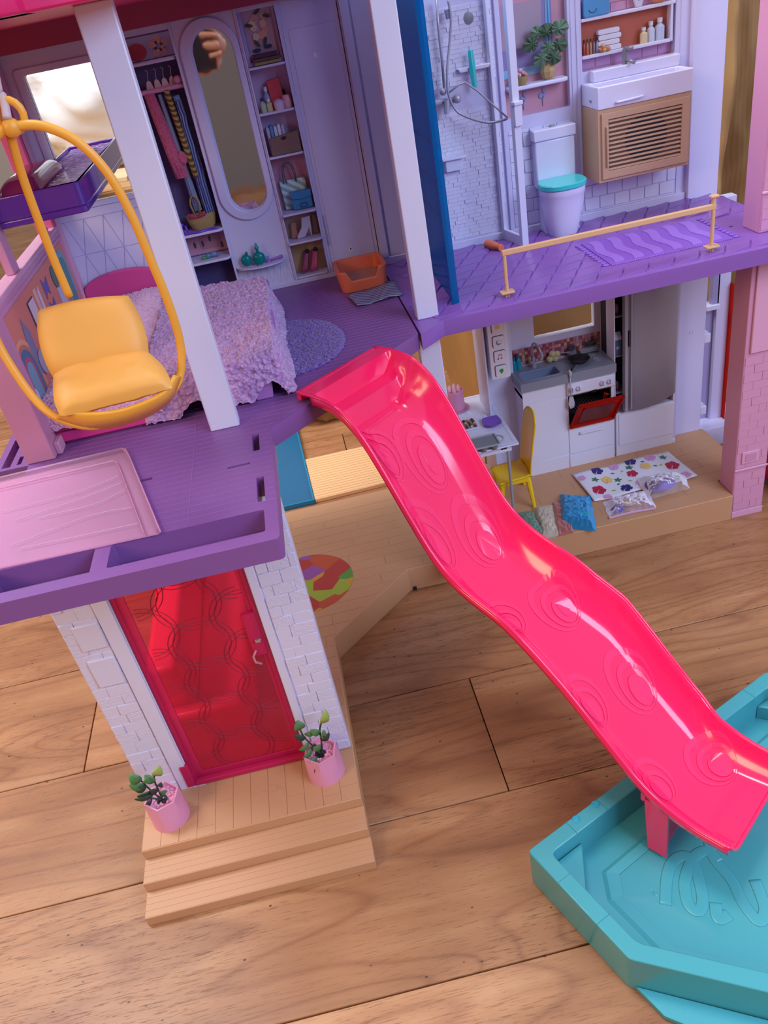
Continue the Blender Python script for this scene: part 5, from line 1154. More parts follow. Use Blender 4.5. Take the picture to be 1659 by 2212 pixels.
cs = [0, 0.010, 0.021, 0.04, 0.065, 0.09, 0.12, 0.15, 0.185, 0.215, 0.25] + [0.25 + 0.5 * i / 8 for i in range(1, 8)]; cs = cs + [1 - c for c in cs[:11][::-1]]
t = thing('slide', 'long wavy hot pink slide from the upper floor into the pool', 'slide', tuple(SO + Vector((0, 0, 0))))
mb = MB(); mb.add([sl(s, c) for s in stn for c in cs], [(i * len(cs) + k, (i + 1) * len(cs) + k, (i + 1) * len(cs) + k + 1, i * len(cs) + k + 1) for i in range(len(stn) - 1) for k in range(len(cs) - 1)])
chute = mb.build('chute', HOT, t, smooth=True, angle=40, recalc=False)
md = chute.modifiers.new('solid', 'SOLIDIFY'); md.thickness = 0.0022; md.offset = -1
for c, nm in ((0, 'left'), (1, 'right')):
    MB().tube([sl(s, c) + Vector((0, 0, -0.0005)) for s in stn], 0.0017, 8).build('rim', HOT, t, smooth='all')
    sgn = -1 if c == 0 else 1
    MB().grid(lambda a, b_: sl(0.02 + a * 0.398, c) + SN * sgn * 0.0012 + Vector((0, 0, -0.001 - 0.0075 * b_)), 80, 3).build('skirt', HOT, t, smooth='all', solid=0.001)
MB().prism([((SO + SD * a + SN * b_).x, (SO + SD * a + SN * b_).y) for a, b_ in ((-0.0015, 0), (-0.0015, 0.1055), (0.004, 0.1055), (0.004, 0))], ZU + 0.0015, 0.400).build('hook_lip', HOT, t, bevel=0.0008)
MB().tube([sl(0.4185, c) + Vector((0, 0, -0.001)) for c in cs], 0.0018, 8).build('end_lip', HOT, t, smooth='all')
# raised swirl crescents on the slide
SW_M = plastic('#ff2e6e', 0.2, spec=0.5, bump=0.0, coat=0.25)
def crescent(sc_, cc_, R1, rot, sq=1.0):
    """nested eccentric discs with crescents between, on the surface near (s, n)"""
    out = []
    for i, (ro, so, ri, si) in enumerate(((1.0, 0.0, 0.86, 0.10), (0.72, 0.20, 0.60, 0.27), (0.46, 0.36, 0.0, 0.0), (0.20, 0.42, 0.0, 0.0))):
        N = 34; vs_ = []; fs = []
        def pt(r, sh, w):
            ds = (r * math.cos(w) + sh) * R1; dn = r * math.sin(w) * R1 * sq - sh * 0.35 * R1 * rot
            s = sc_ + ds; n_ = cc_ + dn; wd = interp(s, WS_, WW); c = n_ / wd
            c = max(0.03, min(0.97, c)); s = max(0.05, min(0.415, s)); return sl(s, c)
        for k in range(N):
            w = 2 * math.pi * k / N; vs_.append(pt(ro, so, w)); vs_.append(pt(ri, si, w))
        out.append((vs_, [(2 * k, 2 * ((k + 1) % N), 2 * ((k + 1) % N) + 1, 2 * k + 1) for k in range(N)]))
    mb = MB()
    for idx, (vs_, fs) in enumerate(out): mb.add([v + Vector((-SN.x * 0.0002 * 0, 0, 0.0005 + 0.00018 * idx)) for v in vs_], fs)
    mb.build('swirl', SW_M, t, smooth=False)
for s_, n_, r_, ro in ((0.084, 0.061, 0.023, -1), (0.134, 0.070, 0.023, -1), (0.213, 0.074, 0.024, -1), (0.288, 0.080, 0.024, -1), (0.366, 0.082, 0.023, -1), (0.072, 0.022, 0.020, 1), (0.120, 0.022, 0.020, 1), (0.193, 0.024, 0.020, 1), (0.274, 0.026, 0.020, 1), (0.341, 0.026, 0.019, 1)):
    crescent(s_, n_, r_, ro)
# support leg
lg = MB()
def LP(s, n_, z): return SO + SD * s + SN * n_ + Vector((0, 0, z))
zt_ = smooth_z(0.360) - depth(0.36) - 0.006
for (n0, n1, s0, s1) in ((0.0005, 0.0040, 0.346, 0.366), (0.106, 0.1095, 0.346, 0.366), (0.0040, 0.106, 0.3575, 0.3605)):
    zb_ = 0.0135; zt_ = smooth_z(0.358) - (0.0115 if n1 - n0 < 0.01 else depth(0.36) + 0.006)
    lg.add([LP(s, n_, z) for z in (zb_, zt_ + 0.003) for (s, n_) in ((s0 + (0.002 if z < 0.05 else -0.002), n0), (s1 - (0.0 if z < 0.05 else 0), n0), (s1, n1), (s0 + (0.002 if z < 0.05 else -0.002), n1))], [(0, 1, 2, 3), (4, 5, 6, 7), (0, 1, 5, 4), (1, 2, 6, 5), (2, 3, 7, 6), (3, 0, 4, 7)])
lg.build('support_leg', HOT, t, bevel=0.0008)
MB().tube([LP(0.343, 0.002, smooth_z(0.343) - 0.020), LP(0.343, 0.002, smooth_z(0.343) - 0.007)], 0.0028, 8).build('clip', HOT, t, smooth=True)

# ================================================================== pool
PW = Vector((0.0855, 0.4112, 0)); e1 = Vector((0.918, 0.396, 0)).normalized(); e2 = Vector((e1.y, -e1.x, 0))
def Q(a, b_): p = PW + e1 * a + e2 * b_; return (p.x, p.y)
ZR = 0.045
pool = thing('pool', 'sky blue plastic paddling pool with angular corners', 'pool', (0.25, 0.37, 0))
def fil(pts, r, n=4):
    out = []; N = len(pts)
    for i in range(N):
        a, b_, c = Vector(pts[i - 1]), Vector(pts[i]), Vector(pts[(i + 1) % N]); u = (a - b_).normalized(); v = (c - b_).normalized(); d = min(r, (a - b_).length / 2.2, (c - b_).length / 2.2)
        p, q_ = b_ + u * d, b_ + v * d
        for k in range(n + 1): t_ = k / n; out.append(tuple((p * (1 - t_) ** 2 + b_ * 2 * t_ * (1 - t_) + q_ * t_ ** 2)))
    return out
outer = [Q(0, 0), Q(0.322, 0.0), Q(0.322, 0.26), Q(0.113, 0.26), Q(0, 0.1175)]
def inset(poly, d):
    out = []; N = len(poly)
    for i in range(N):
        a, b_, c = Vector(poly[i - 1]), Vector(poly[i]), Vector(poly[(i + 1) % N])
        e_1 = (b_ - a).normalized(); e_2 = (c - b_).normalized(); n1 = Vector((-e_1.y, e_1.x)); n2 = Vector((-e_2.y, e_2.x))
        # outline is clockwise here -> inward is to the right
        n1, n2 = -n1, -n2; mvec = (n1 + n2).normalized(); k = d / max(0.3, mvec.dot(n1)); out.append(tuple(b_ + mvec * k))
    return out
inner = inset(outer, 0.0145)
FO, FI = fil(outer, 0.004), fil(inner, 0.006)
NF = len(FO); mb = MB()
mb.add([(p[0], p[1], z) for lp_, z in ((FO, 0.0005), (FO, ZR), (FI, ZR), (FI, 0.0105)) for p in lp_], [(k * NF + i, k * NF + (i + 1) % NF, (k + 1) * NF + (i + 1) % NF, (k + 1) * NF + i) for k in range(3) for i in range(NF)])
mb.build('rim_wall', POOL, pool, bevel=0.0012, seg=3)
MB().prism(inset(outer, 0.001), 0.0008, 0.0106).build('pool_floor', POOL, pool)
# lower bevelled border on the pool floor
i2, i3 = inset(outer, 0.038), inset(outer, 0.050)
i2 = [Q(0.052, 0.042), Q(0.28, 0.038), Q(0.28, 0.222), Q(0.125, 0.222), Q(0.038, 0.128), Q(0.038, 0.062)]
i3 = [Q(0.060, 0.050), Q(0.272, 0.046), Q(0.272, 0.214), Q(0.13, 0.214), Q(0.048, 0.122), Q(0.048, 0.066)]
mb = MB(); N = 6; mb.add([(p[0], p[1], 0.0128) for p in i2] + [(p[0], p[1], 0.0128 - 0.0015) for p in i3] + [(p[0], p[1], 0.0104) for p in inset(i2, -0.004)], [(k, (k + 1) % N, N + (k + 1) % N, N + k) for k in range(N)] + [(2 * N + k, 2 * N + (k + 1) % N, (k + 1) % N, k) for k in range(N)]); mb.build('floor_border', plastic('#4ca6b0', 0.22, bump=0.01), pool)
# corner ledge
lp = [Q(0.0150, 0.0150), Q(0.0496, 0.0150), Q(0.0150, 0.0560)]
MB().prism(lp, 0.010, 0.028).build('corner_ledge', POOL, pool, bevel=0.0012)
MB().prism([Q(0.29, 0.0145), Q(0.3075, 0.0145), Q(0.3075, 0.04)], 0.010, 0.028).build('corner_ledge', POOL, pool, bevel=0.0012)
for (u, v) in ((1245, 1770), (1286, 1738)):
    p = OZ(u, v, ZR); MB().lathe([(0.0036, 0.0), (0.0036, 0.0007), (0.0030, 0.0008), (0.0027, 0.0002), (0.0001, 0.0002)], (p.x, p.y, ZR), 20).build('peg_hole', plastic('#2fa6c0', 0.3), pool, smooth=True)
# seams across the rim
for a0, b0, a1, b1_ in ((0.0825, -0.0003, 0.0825, 0.0145), (0.045, -0.0003, 0.045, 0.0145), (-0.0003, 0.0385, 0.0145, 0.0385), (-0.0003, 0.0835, 0.0145, 0.0835), (0.20, -0.0003, 0.20, 0.0145), (0.285, -0.0003, 0.285, 0.0145)):
    p, q_ = Vector(Q(a0, b0)).to_3d(), Vector(Q(a1, b1_)).to_3d(); MB().tube([p + Vector((0, 0, ZR + 0.00005)), q_ + Vector((0, 0, ZR + 0.00005))], 0.00028, 4).build('seam', plastic('#2f8ca0', 0.5), pool)
# outer flange at floor level
MB().prism([Q(0.003, 0.122), Q(0.004, 0.150), Q(0.09, 0.300), Q(0.16, 0.300), Q(0.113, 0.262)], 0.0004, 0.006).build('foot_flange', plastic('#46a6b4', 0.4), pool, bevel=0.0006)
# embossed flowing lettering strokes on the floor
EMB = plastic('#4aa6b2', 0.22, bump=0.01)
strokes = [[(1438, 1955), (1440, 1900), (1452, 1862), (1478, 1848), (1500, 1868), (1518, 1940), (1508, 1968), (1486, 1950), (1480, 1900), (1500, 1850), (1530, 1838), (1552, 1860)], [(1530, 1800), (1540, 1850), (1580, 1900), (1605, 1950), (1640, 1990), (1652, 1960), (1630, 1900)], [(1545, 1950), (1552, 1985), (1575, 1975)]]
for st_ in strokes: MB().tube(catmull([OZ(u, v, 0.0107) for u, v in st_], 6), 0.0050, 12, flat=0.07, up=(1, 0, 0)).build('embossed_stroke', EMB, pool, smooth='all')
pm = OZ(1413, 1928, 0.0107); MB().tube([(pm.x + 0.003 * math.cos(w), pm.y + 0.003 * math.sin(w), 0.0106) for w in [2 * math.pi * i / 20 for i in range(20)]], 0.0003, 5, closed=True).build('round_mark', EMB, pool)
MB().tube([(pm.x - 0.001, pm.y - 0.0015, 0.0107), (pm.x - 0.001, pm.y + 0.0015, 0.0107), (pm.x + 0.001, pm.y + 0.0008, 0.0107), (pm.x - 0.001, pm.y, 0.0107), (pm.x + 0.0012, pm.y - 0.0015, 0.0107)], 0.00022, 4).build('round_mark', EMB, pool)

# ================================================================== flower pots at the door
PPOT = plastic('#e499bc', 0.4)
LG, LD, LY_ = plastic('#5a8a54', 0.45, var=0.3), plastic('#2e4434', 0.5), plastic('#a0b458', 0.45)
def leafmesh(base, tip, w, mt, par, name='leaf'):
    base, tip = Vector(base), Vector(tip); d = tip - base; s_ = d.cross(Vector((0.3, -1, 0.2))).normalized(); nrm = s_.cross(d).normalized(); mb = MB(); N = 8; vs_ = []
    for i in range(N + 1):
        q = i / N; ww = w * math.sin(math.pi * min(1, q * 0.94 + 0.03)) ** 0.7; c = base + d * q + nrm * (0.18 * d.length * math.sin(math.pi * q))
        vs_ += [c - s_ * ww + nrm * ww * 0.3, c, c + s_ * ww + nrm * ww * 0.3]
    mb.add(vs_, [(3 * i + k, 3 * i + k + 1, 3 * i + k + 4, 3 * i + k + 3) for i in range(N) for k in (0, 1)]); mb.build(name, mt, par, smooth='all', solid=0.0005, recalc=False)
def pot(cx, cy, label, stems, seed_):
    z0 = ZP + 0.0004; t = thing('flower_pot', label, 'potted plant', (cx, cy, z0)); H = 0.0330; rb, rt = 0.0190, 0.0165
    mb = MB(); n = 36; vs_ = []
    def hexr(w, r, k):
        a = (w - math.radians(20)) % (math.pi / 3) - math.pi / 6; h_ = r * math.cos(math.pi / 6) / math.cos(a) * 1.08; return lerp(r, h_, k)
    lv = [(0, rb, 0), (0.25, rb * 0.985, 0.1), (0.55, rb * 0.95, 0.5), (0.85, rt * 1.02, 1), (1.0, rt, 1), (1.0, rt * 0.90, 1), (0.85, rt * 0.88, 1), (0.80, 0.0001, 1)]
    for zz, r, k in lv:
        for i in range(n): w = 2 * math.pi * i / n; q = hexr(w, r, k); vs_.append((cx + q * math.cos(w), cy + q * math.sin(w), z0 + H * zz))
    mb.add(vs_, [(j * n + i, j * n + (i + 1) % n, (j + 1) * n + (i + 1) % n, (j + 1) * n + i) for j in range(len(lv) - 1) for i in range(n)] + [tuple(range(n))[::-1]]); mb.build('pot', PPOT, t, smooth=True, angle=30)
    random.seed(seed_); mb = MB()
    for _ in range(60):
        w = random.uniform(0, 6.28); r = 0.0135 * math.sqrt(random.random()); mb.ball((cx + r * math.cos(w), cy + r * math.sin(w), z0 + H * 0.83 + random.uniform(0, 0.001)), 0.0017, seg=8, rings=5)
    mb.build('gravel', PPOT, t, smooth='all')['kind'] = 'stuff'
    MB().lathe([(0.0055, z0 + H * 0.86), (0.0055, z0 + H * 0.895), (0.0001, z0 + H * 0.895)], (cx - 0.0005, cy - 0.001, 0), 14).build('stem_hole', BLACK, t)
    for (pts, leaves) in stems:
        K = 1.4; P3 = [(cx + a * 0.001 * K, cy + b_ * 0.001 * K, z0 + H * 0.85 + c * 0.001 * K) for a, b_, c in pts]; MB().tube(catmull(P3, 4), [0.0009] * (len(catmull(P3, 4))), 6).build('stem', LD, t, smooth='all')
        for (a, b_, c, dx_, dy_, dz_, w, mt) in leaves: leafmesh((cx + a * 0.001 * K, cy + b_ * 0.001 * K, z0 + H * 0.85 + c * 0.001 * K), (cx + (a + dx_) * 0.001 * K, cy + (b_ + dy_) * 0.001 * K, z0 + H * 0.85 + (c + dz_) * 0.001 * K), w * 0.0013, mt, t)
    return t
A_ = (((0, -1, 0), (-3, -1, 8), (-6, 0, 16), (-8, 0, 24)), ((-8, 0, 23, -5, 0, 9, 4.2, LG), (-6, 0, 17, -8, -2, 1, 3.0, LD), (-7, 0, 18, -9, -1, 5, 3.4, LG), (-4, 0, 11, -10, -3, 1, 2.4, LD), (-3, -1, 9, -13, -3, 2, 2.0, LD), (-6, 0, 20, 4, -1, 6, 3.2, LG)))
B_ = (((0, -1, 0), (0, 0, 9), (0, 1, 18), (2, 1, 25)), ((2, 1, 24, 6, 0, 8, 4.0, LY_), (0, 1, 18, -4, 0, 9, 3.4, LG), (1, 0, 14, 4, -2, 5, 2.6, LD), (0, 0, 10, -5, -2, 4, 2.6, LD), (0, 0, 8, 6, -2, 2, 2.2, LG)))
C_ = (((0, -1, 0), (-5, -2, 5), (-9, -2, 8)), ((-9, -2, 8, -5, -1, 2, 2.2, LG), (-6, -2, 5, -6, -2, -3, 1.8, LD)))
pcn = OZ(371, 1765, ZP); pot(pcn.x, pcn.y + 0.001, 'pink hexagonal pot with leafy sprig left of the pink door', (A_, B_, C_), 1)
A2 = (((0, -1, 0), (-4, 0, 10), (-8, 1, 20), (-9, 1, 29)), ((-9, 1, 28, 0, 0, 9, 4.4, LG), (-7, 1, 18, -7, 0, 6, 2.6, LD), (-6, 0, 14, -8, -1, -4, 2.4, LG), (-7, 1, 22, 8, 0, 2, 2.6, LG), (-4, 0, 9, -9, -3, -6, 2.2, LG), (-4, 0, 10, 2, -3, 5, 2.4, LD)))
B2 = (((1, -1, 0), (3, 0, 12), (4, 1, 22), (7, 1, 30)), ((7, 1, 29, 5, 0, 12, 3.6, LY_), (4, 1, 20, -6, -1, 6, 3.0, LG), (3, 0, 13, 7, 0, 6, 2.4, LD), (4, 0, 16, 3, -1, 8, 2.4, LG), (2, 0, 8, -6, -3, 3, 2.8, LG)))
C2 = (((-1, -2, 0), (-4, -5, 1), (-5, -9, -2)), ((-4, -7, -1, -3, -3, -6, 1.6, LD), (-3, -4, 2, -6, -3, 0, 2.6, LG)))
pcn = OZ(706, 1668, ZP); pot(pcn.x, pcn.y + 0.001, 'pink hexagonal pot with tall sprig right of the pink door', (A2, B2, C2), 2)

# ================================================================== inside the hall
t = thing('toy_sofa', 'hot pink toy sofa with a long seat seen through the door', 'sofa', (-0.185, 0.75, ZP))
SOFA = plastic('#ff3c6c', 0.4)
MB().box(-0.205, -0.150, 0.625, 0.90, ZP + 0.001, ZP + 0.055).build('seat', SOFA, t, bevel=0.006, seg=3)
MB().box(-0.238, -0.205, 0.625, 0.90, ZP + 0.001, ZP + 0.125).build('backrest', SOFA, t, bevel=0.006, seg=3)
MB().box(-0.236, -0.150, 0.605, 0.625, ZP + 0.001, ZP + 0.075).build('armrest', SOFA, t, bevel=0.006, seg=3)
t = thing('toy_armchair', 'small hot pink armchair seen behind the right side of the door', 'armchair', (-0.10, 0.70, ZP))
MB().box(-0.118, -0.080, 0.655, 0.70, ZP + 0.016, ZP + 0.055).build('seat', SOFA, t, bevel=0.004, seg=3)
MB().box(-0.085, -0.074, 0.655, 0.70, ZP + 0.016, ZP + 0.10).build('backrest', SOFA, t, bevel=0.004, seg=3)
for (x, y) in ((-0.115, 0.658), (-0.084, 0.658), (-0.115, 0.69), (-0.084, 0.69)): MB().box(x, x + 0.007, y, y + 0.007, ZP + 0.0004, ZP + 0.017).build('leg', SOFA, t)
# mosaic mat
mc = (-0.076, 0.874); RM = 0.0625
t = thing('mosaic_mat', 'round mat of bright mosaic patches on the tan floor', 'mat', (mc[0], mc[1], ZP))
MB().prism(ell(mc[0], mc[1], RM, RM, 60), ZP + 0.0004, ZP + 0.0010).build('mat_base', mat_cells('mosaic_print', ['#c45434', '#9c54a8', '#5a9c44', '#d49c34', '#a82c6c', '#a4b83c', '#2c6cb4', '#b83c38'], 36, seed=(0.3, 0.1, 0)), t)

# ================================================================== ground behind: loose panels and paper
t = MB().prism([(-0.0495, 1.1310), (0.20, 1.135), (0.20, 1.272), (-0.0545, 1.2733)], 0.0003, 0.0070).build('tan_board', plastic('#e4b482', 0.5), None, bevel=0.0006); tag(t, 'pale tan ribbed board lying on the floor behind the house', 'board')
for k in range(17): MB().box(-0.0535, 0.199, 1.1335 + k * 0.0081, 1.1341 + k * 0.0081, 0.0070, 0.0074).build('rib', plastic('#cc9c70', 0.5), t)
bl = thing('blue_tray', 'dark teal blue tray lying on the floor behind the entrance', 'tray', (-0.09, 1.26, 0))
BT = plastic('#1c6088', 0.35)
bpn = [(-0.16, 1.128), (-0.0500, 1.128), (-0.0600, 1.41), (-0.17, 1.41)]
MB().prism(bpn, 0.0003, 0.003).build('tray_base', BT, bl)
MB().prism(bpn, 0.003, 0.009, [[(-0.157, 1.131), (-0.0530, 1.131), (-0.0630, 1.407), (-0.167, 1.407)]]).build('tray_rim', plastic('#1678a0', 0.3), bl)
CARD = mat_card('cardboard', '#a67c50'); CARDL = mat_card('cardboard_light', '#b88c60'); KRAFT = mat_card('kraft_paper', '#a88050')
def boxthing(label, x0, x1, y0, y1, z1, mat, rz=0, flaps=True):
    t = thing('cardboard_box', label, 'box', ((x0 + x1) / 2, (y0 + y1) / 2, 0), rz=rz); hx, hy = (x1 - x0) / 2, (y1 - y0) / 2
    MB().box(-hx, hx, -hy, hy, 0.0005, z1).build('carton', mat, t, bevel=0.002, local=True)
    if flaps:
        MB().obox((0, -hy * 0.45, z1 + 0.004), (1, 0, 0), (0, 1, 0.05), (0, -0.05, 1), hx, hy * 0.5, 0.002).build('flap', CARDL, t, local=True)
        MB().obox((0, hy * 0.5, z1 + 0.006), (1, 0, 0), (0, 1, -0.1), (0, 0.1, 1), hx, hy * 0.5, 0.002).build('flap', CARDL, t, local=True)
        MB().box(-hx, hx, -hy - 0.001, -hy - 0.0002, z1 * 0.5, z1 * 0.5 + 0.03).build('tape', plastic('#b89460', 0.15, bump=0), t, local=True)
    return t
boxthing('plain brown carton filling the kitchen window view', 0.300, 0.58, 1.30, 1.6, 0.36, CARD, 0.02)
boxthing('narrow brown carton left of the kitchen wall', 0.262, 0.290, 1.18, 1.75, 0.30, mat_card('cardboard_warm', '#b07a3c'), -0.03)
bx = boxthing('brown carton behind the left bedroom window', -0.46, -0.02, 1.70, 2.05, 0.44, CARDL, 0.03)
tag(MB().obox((-0.30, 1.62, 0.478), (1, -0.5, 0.03), (0.5, 1, 0), (0, 0, 1), 0.09, 0.05, 0.004).build('cardboard_sheet', mat_card('cardboard_pale', '#cdb08a'), None, bevel=0.001), 'pale loose cardboard flap resting behind the left window', 'flap')
boxthing('low pale carton standing in front of the big carton behind the window', -0.42, 0.02, 1.50, 1.64, 0.41, mat_card('cardboard_cream', '#c8b090'), 0.0, False)
# printed marks on the carton face (blurred lettering)
# white plastic sack above
mb = MB()
def sack(a, b_):
    w = 2 * math.pi * a; ph = math.pi * b_; p = Vector((math.sin(ph) * math.cos(w), math.sin(ph) * math.sin(w), math.cos(ph)))
    r = 1 + 0.16 * noise.noise(p * 2.2 + Vector((3, 1, 2))) + 0.07 * noise.noise(p * 6)
    return (-0.24 + 0.30 * p.x * r, 1.90 + 0.16 * p.y * r, 0.675 + 0.205 * p.z * r)
mb.grid(sack, 90, 60, True)
SACK = clear('white_sack', '#f4faff', 0.96, 0.22, '#ffffff', 0.8, 14)
tag(mb.build('plastic_sack', SACK, None, smooth='all'), 'bulging shiny white plastic sack behind the left window', 'bag')
# crumpled kraft paper behind right
def kraft(a, b_):
    x = 0.60 + a * 0.34; z = 0.002 + b_ * 0.86
    y = 1.24 + 0.04 * noise.noise(Vector((x * 9, 1, z * 2.2))) + 0.018 * noise.noise(Vector((x * 22, 5, z * 7))) + 0.012 * abs(noise.noise(Vector((x * 30 - z * 6, 2, z * 12)))) + 0.022 * abs(noise.noise(Vector((x * 16 + z * 1.5, 9, z)))) - 0.05 * math.exp(-((x - 0.665 - 0.02 * z) / 0.012) ** 2) * (1 if z > 0.3 else 0.4)
    return (x, y, z)
tag(MB().grid(kraft, 110, 130).build('kraft_paper', KRAFT, None, smooth='all', solid=0.002), 'tall creased brown kraft paper standing behind the right side', 'paper')
mb = MB(); c_ = Vector((0.02, 1.45, 0.05))
def crump(a, b_):
    w = 2 * math.pi * a; ph = math.pi * b_; p = Vector((math.sin(ph) * math.cos(w), math.sin(ph) * math.sin(w), math.cos(ph))); r = 1 + 0.3 * noise.noise(p * 3) + 0.12 * noise.noise(p * 9)
    return (c_.x + 0.12 * p.x * r, c_.y + 0.05 * p.y * r, max(0.001, c_.z + 0.055 * p.z * r))
tag(mb.grid(crump, 80, 50, True).build('crumpled_paper', KRAFT, None, smooth='all'), 'crumpled brown paper bundle on the floor behind the terrace', 'paper')
tag(MB().ball((-0.345, 0.905, 0.003), 0.004, 0.003, 0.003, 7, 5).build('paper_scrap', plastic('#f0e0cc', 0.9), None), 'tiny white scrap on the wooden floor left of the house', 'scrap')

# ================================================================== kitchen
YK = 1.0025
kb = MB().prism([(0.2275, ZB), (0.414, ZB), (0.414, 0.372), (0.2275, 0.372)], 1.055, 1.058, [rrect(0.3155, 0.4050, 0.2330, 0.340, 0.002, 2)], 'xzy').build('kitchen_wall', WHITEL, house)
MB().prism(rrect(0.3105, 0.4095, 0.2260, 0.346, 0.003, 2), 1.058, 1.066, [rrect(0.3155, 0.4050, 0.2330, 0.340, 0.002, 2)], 'xzy').build('window_sill', WHITE, kb)
MB().box(0.2755, 0.413, 1.0525, 1.055, 0.1960, 0.1985).build('counter_trim', plastic('#c8bccc', 0.4), kb)
sp = MB().box(0.2765, 0.4125, 1.0538, 1.055, 0.1985, 0.2235).build('tile_backsplash', plastic('#b8a0b0', 0.5), kb)
random.seed(21)
tm = [plastic(c, 0.3) for c in ('#a04458', '#c06a78', '#8c3c50', '#d8b088', '#b8868c', '#c8909c', '#a8506a')]
for r_ in range(5):
    for k in range(30): 
        MB().box(0.2767 + k * 0.00452, 0.2809 + k * 0.00452, 1.0530, 1.0540, 0.1988 + r_ * 0.0049, 0.2033 + r_ * 0.0049).build('tile', random.choice(tm), sp)
MB().box(0.2275, 0.2300, 1.0, 1.056, ZB, 0.372).build('kitchen_side_wall', WHITEL, house, bevel=0.0005)
MB().box(0.2300, 0.2770, 1.040, 1.0425, ZB, 0.372).build('kitchen_corner_wall', WHITEL, house)
MB().box(0.2740, 0.2770, 1.0425, 1.0545, 0.19, 0.372).build('kitchen_side_wall', WHITEL, house)
bp_ = MB().prism(rrect(0.2350, 0.2625, 0.2105, 0.330, 0.003, 3), 1.0, 1.040, (), 'xzy').build('button_panel', WHITE, house, bevel=0.0008)
for k in range(4):
    zc = 0.2865 - k * 0.0213; xc = 0.2490
    bt = MB().prism(rrect(xc - 0.0078, xc + 0.0078, zc - 0.0082, zc + 0.0082, 0.0022, 3), 0.9985, 1.0005, (), 'xzy').build('button', WHITE, bp_, bevel=0.0006)
    mb = MB().prism(rrect(xc - 0.0086, xc + 0.0080, zc - 0.0080, zc + 0.0091, 0.0026, 3), 0.9994, 1.0001, [rrect(xc - 0.0078, xc + 0.0088, zc - 0.0088, zc + 0.0082, 0.0022, 3)][:0], 'xzy'); mb.build('button_shadow_gap', plastic('#5c5268', 0.6), bp_)
    y = 0.9983
    if k == 0:
        MB().prism(ell(xc, zc, 0.0028, 0.0028, 16), y, y + 0.0004, (), 'xzy').build('sun_icon', plastic('#f0c878', 0.5), bt)
        mb = MB()
        for j in range(8): w = j * math.pi / 4; mb.prism([(xc + 0.0034 * math.cos(w - 0.2), zc + 0.0034 * math.sin(w - 0.2)), (xc + 0.0034 * math.cos(w + 0.2), zc + 0.0034 * math.sin(w + 0.2)), (xc + 0.0046 * math.cos(w), zc + 0.0046 * math.sin(w))], y, y + 0.0004, (), 'xzy')
        mb.build('sun_rays', plastic('#f0c878', 0.5), bt)
    elif k == 1:
        MB().prism(arc(xc, zc - 0.0005, 0.0038, 100, 350, 14) + arc(xc + 0.0012, zc + 0.0007, 0.0030, 340, 110, 14), y, y + 0.0004, (), 'xzy').build('moon_icon', plastic('#7c90a4', 0.5), bt)
        for dx_, dz_ in ((0.0025, 0.0028), (0.0042, 0.0012), (0.0008, 0.0012)): MB().prism(ell(xc + dx_, zc + dz_, 0.0005, 0.0005, 8), y, y + 0.0004, (), 'xzy').build('star_icon', plastic('#7c90a4', 0.5), bt)
    elif k == 2:
        mb = MB()
        for dx_ in (-0.002, 0.0025): mb.prism(ell(xc + dx_ - 0.0008, zc - 0.003 + 0.0006 * (dx_ > 0), 0.0013, 0.001, 10), y, y + 0.0004, (), 'xzy'); mb.box(xc + dx_, xc + dx_ + 0.0005, y, y + 0.0004, zc - 0.003, zc + 0.003)
        mb.box(xc - 0.002, xc + 0.003, y, y + 0.0004, zc + 0.0022, zc + 0.0034); mb.build('music_note_icon', plastic('#b83850', 0.5), bt)
    else:
        MB().prism([(xc + 0.0003, zc - 0.0046), (xc + 0.0036, zc + 0.0004), (xc + 0.002, zc + 0.0035), (xc - 0.0008, zc + 0.0030), (xc - 0.0030, zc + 0.0008)], y, y + 0.0004, (), 'xzy').build('leaf_icon', plastic('#2c9c3c', 0.5), bt)
ku = thing('kitchen_unit', 'white kitchen unit with grey worktop, sink, hob and oven', 'kitchen unit', (0.345, 1.02, ZB))
KW = plastic('#e4e0f0', 0.4)
MB().prism(R(0.2770, 0.4120, ZB, 0.183), YK, 1.052, [R(0.3435, 0.4075, 0.110, 0.158)], 'xzy').build('cabinet', KW, ku, bevel=0.0008)
MB().box(0.2765, 0.3405, YK - 0.0015, YK, ZB, 0.063).build('toe_board', KW, ku, bevel=0.0005)
MB().box(0.3415, 0.4115, YK - 0.0015, YK, ZB, 0.0615).build('toe_board', KW, ku, bevel=0.0005)
MB().box(0.2765, 0.3400, YK - 0.0006, YK, 0.064, 0.159).build('cabinet_door', KW, ku, bevel=0.0004)
MB().box(0.2765, 0.3400, YK - 0.0006, YK, 0.160, 0.183).build('cabinet_door', KW, ku, bevel=0.0004)
dr_ = MB().box(0.3420, 0.4110, YK - 0.0012, YK, 0.0625, 0.1065).build('drawer', KW, ku, bevel=0.0005)
MB().box(0.3575, 0.3930, YK - 0.0055, YK - 0.0012, 0.0945, 0.0972).build('handle', KW, dr_, bevel=0.0008)
ct = MB().prism([(0.2735, 0.996), (0.4130, 0.996), (0.4130, 1.0525), (0.2735, 1.0525)], 0.183, 0.1960, [rrect(0.2795, 0.3370, 1.004, 1.034, 0.006, 4)]).build('worktop', plastic('#8a8c9a', 0.35), ku, bevel=0.0015, seg=3)
SK = plastic('#7c8aa4', 0.3)
MB().prism(rrect(0.2785, 0.3380, 1.003, 1.035, 0.006, 4), 0.177, 0.1965, [rrect(0.2815, 0.3350, 1.006, 1.032, 0.005, 4)]).build('sink_rim', SK, ct, bevel=0.0006)
MB().prism(rrect(0.2795, 0.3370, 1.004, 1.034, 0.005, 4), 0.174, 0.178).build('sink_bottom', SK, ct)
MB().box(0.2770, 0.4120, 1.004, 1.051, 0.168, 0.1735).build('shelf', KW, ku)
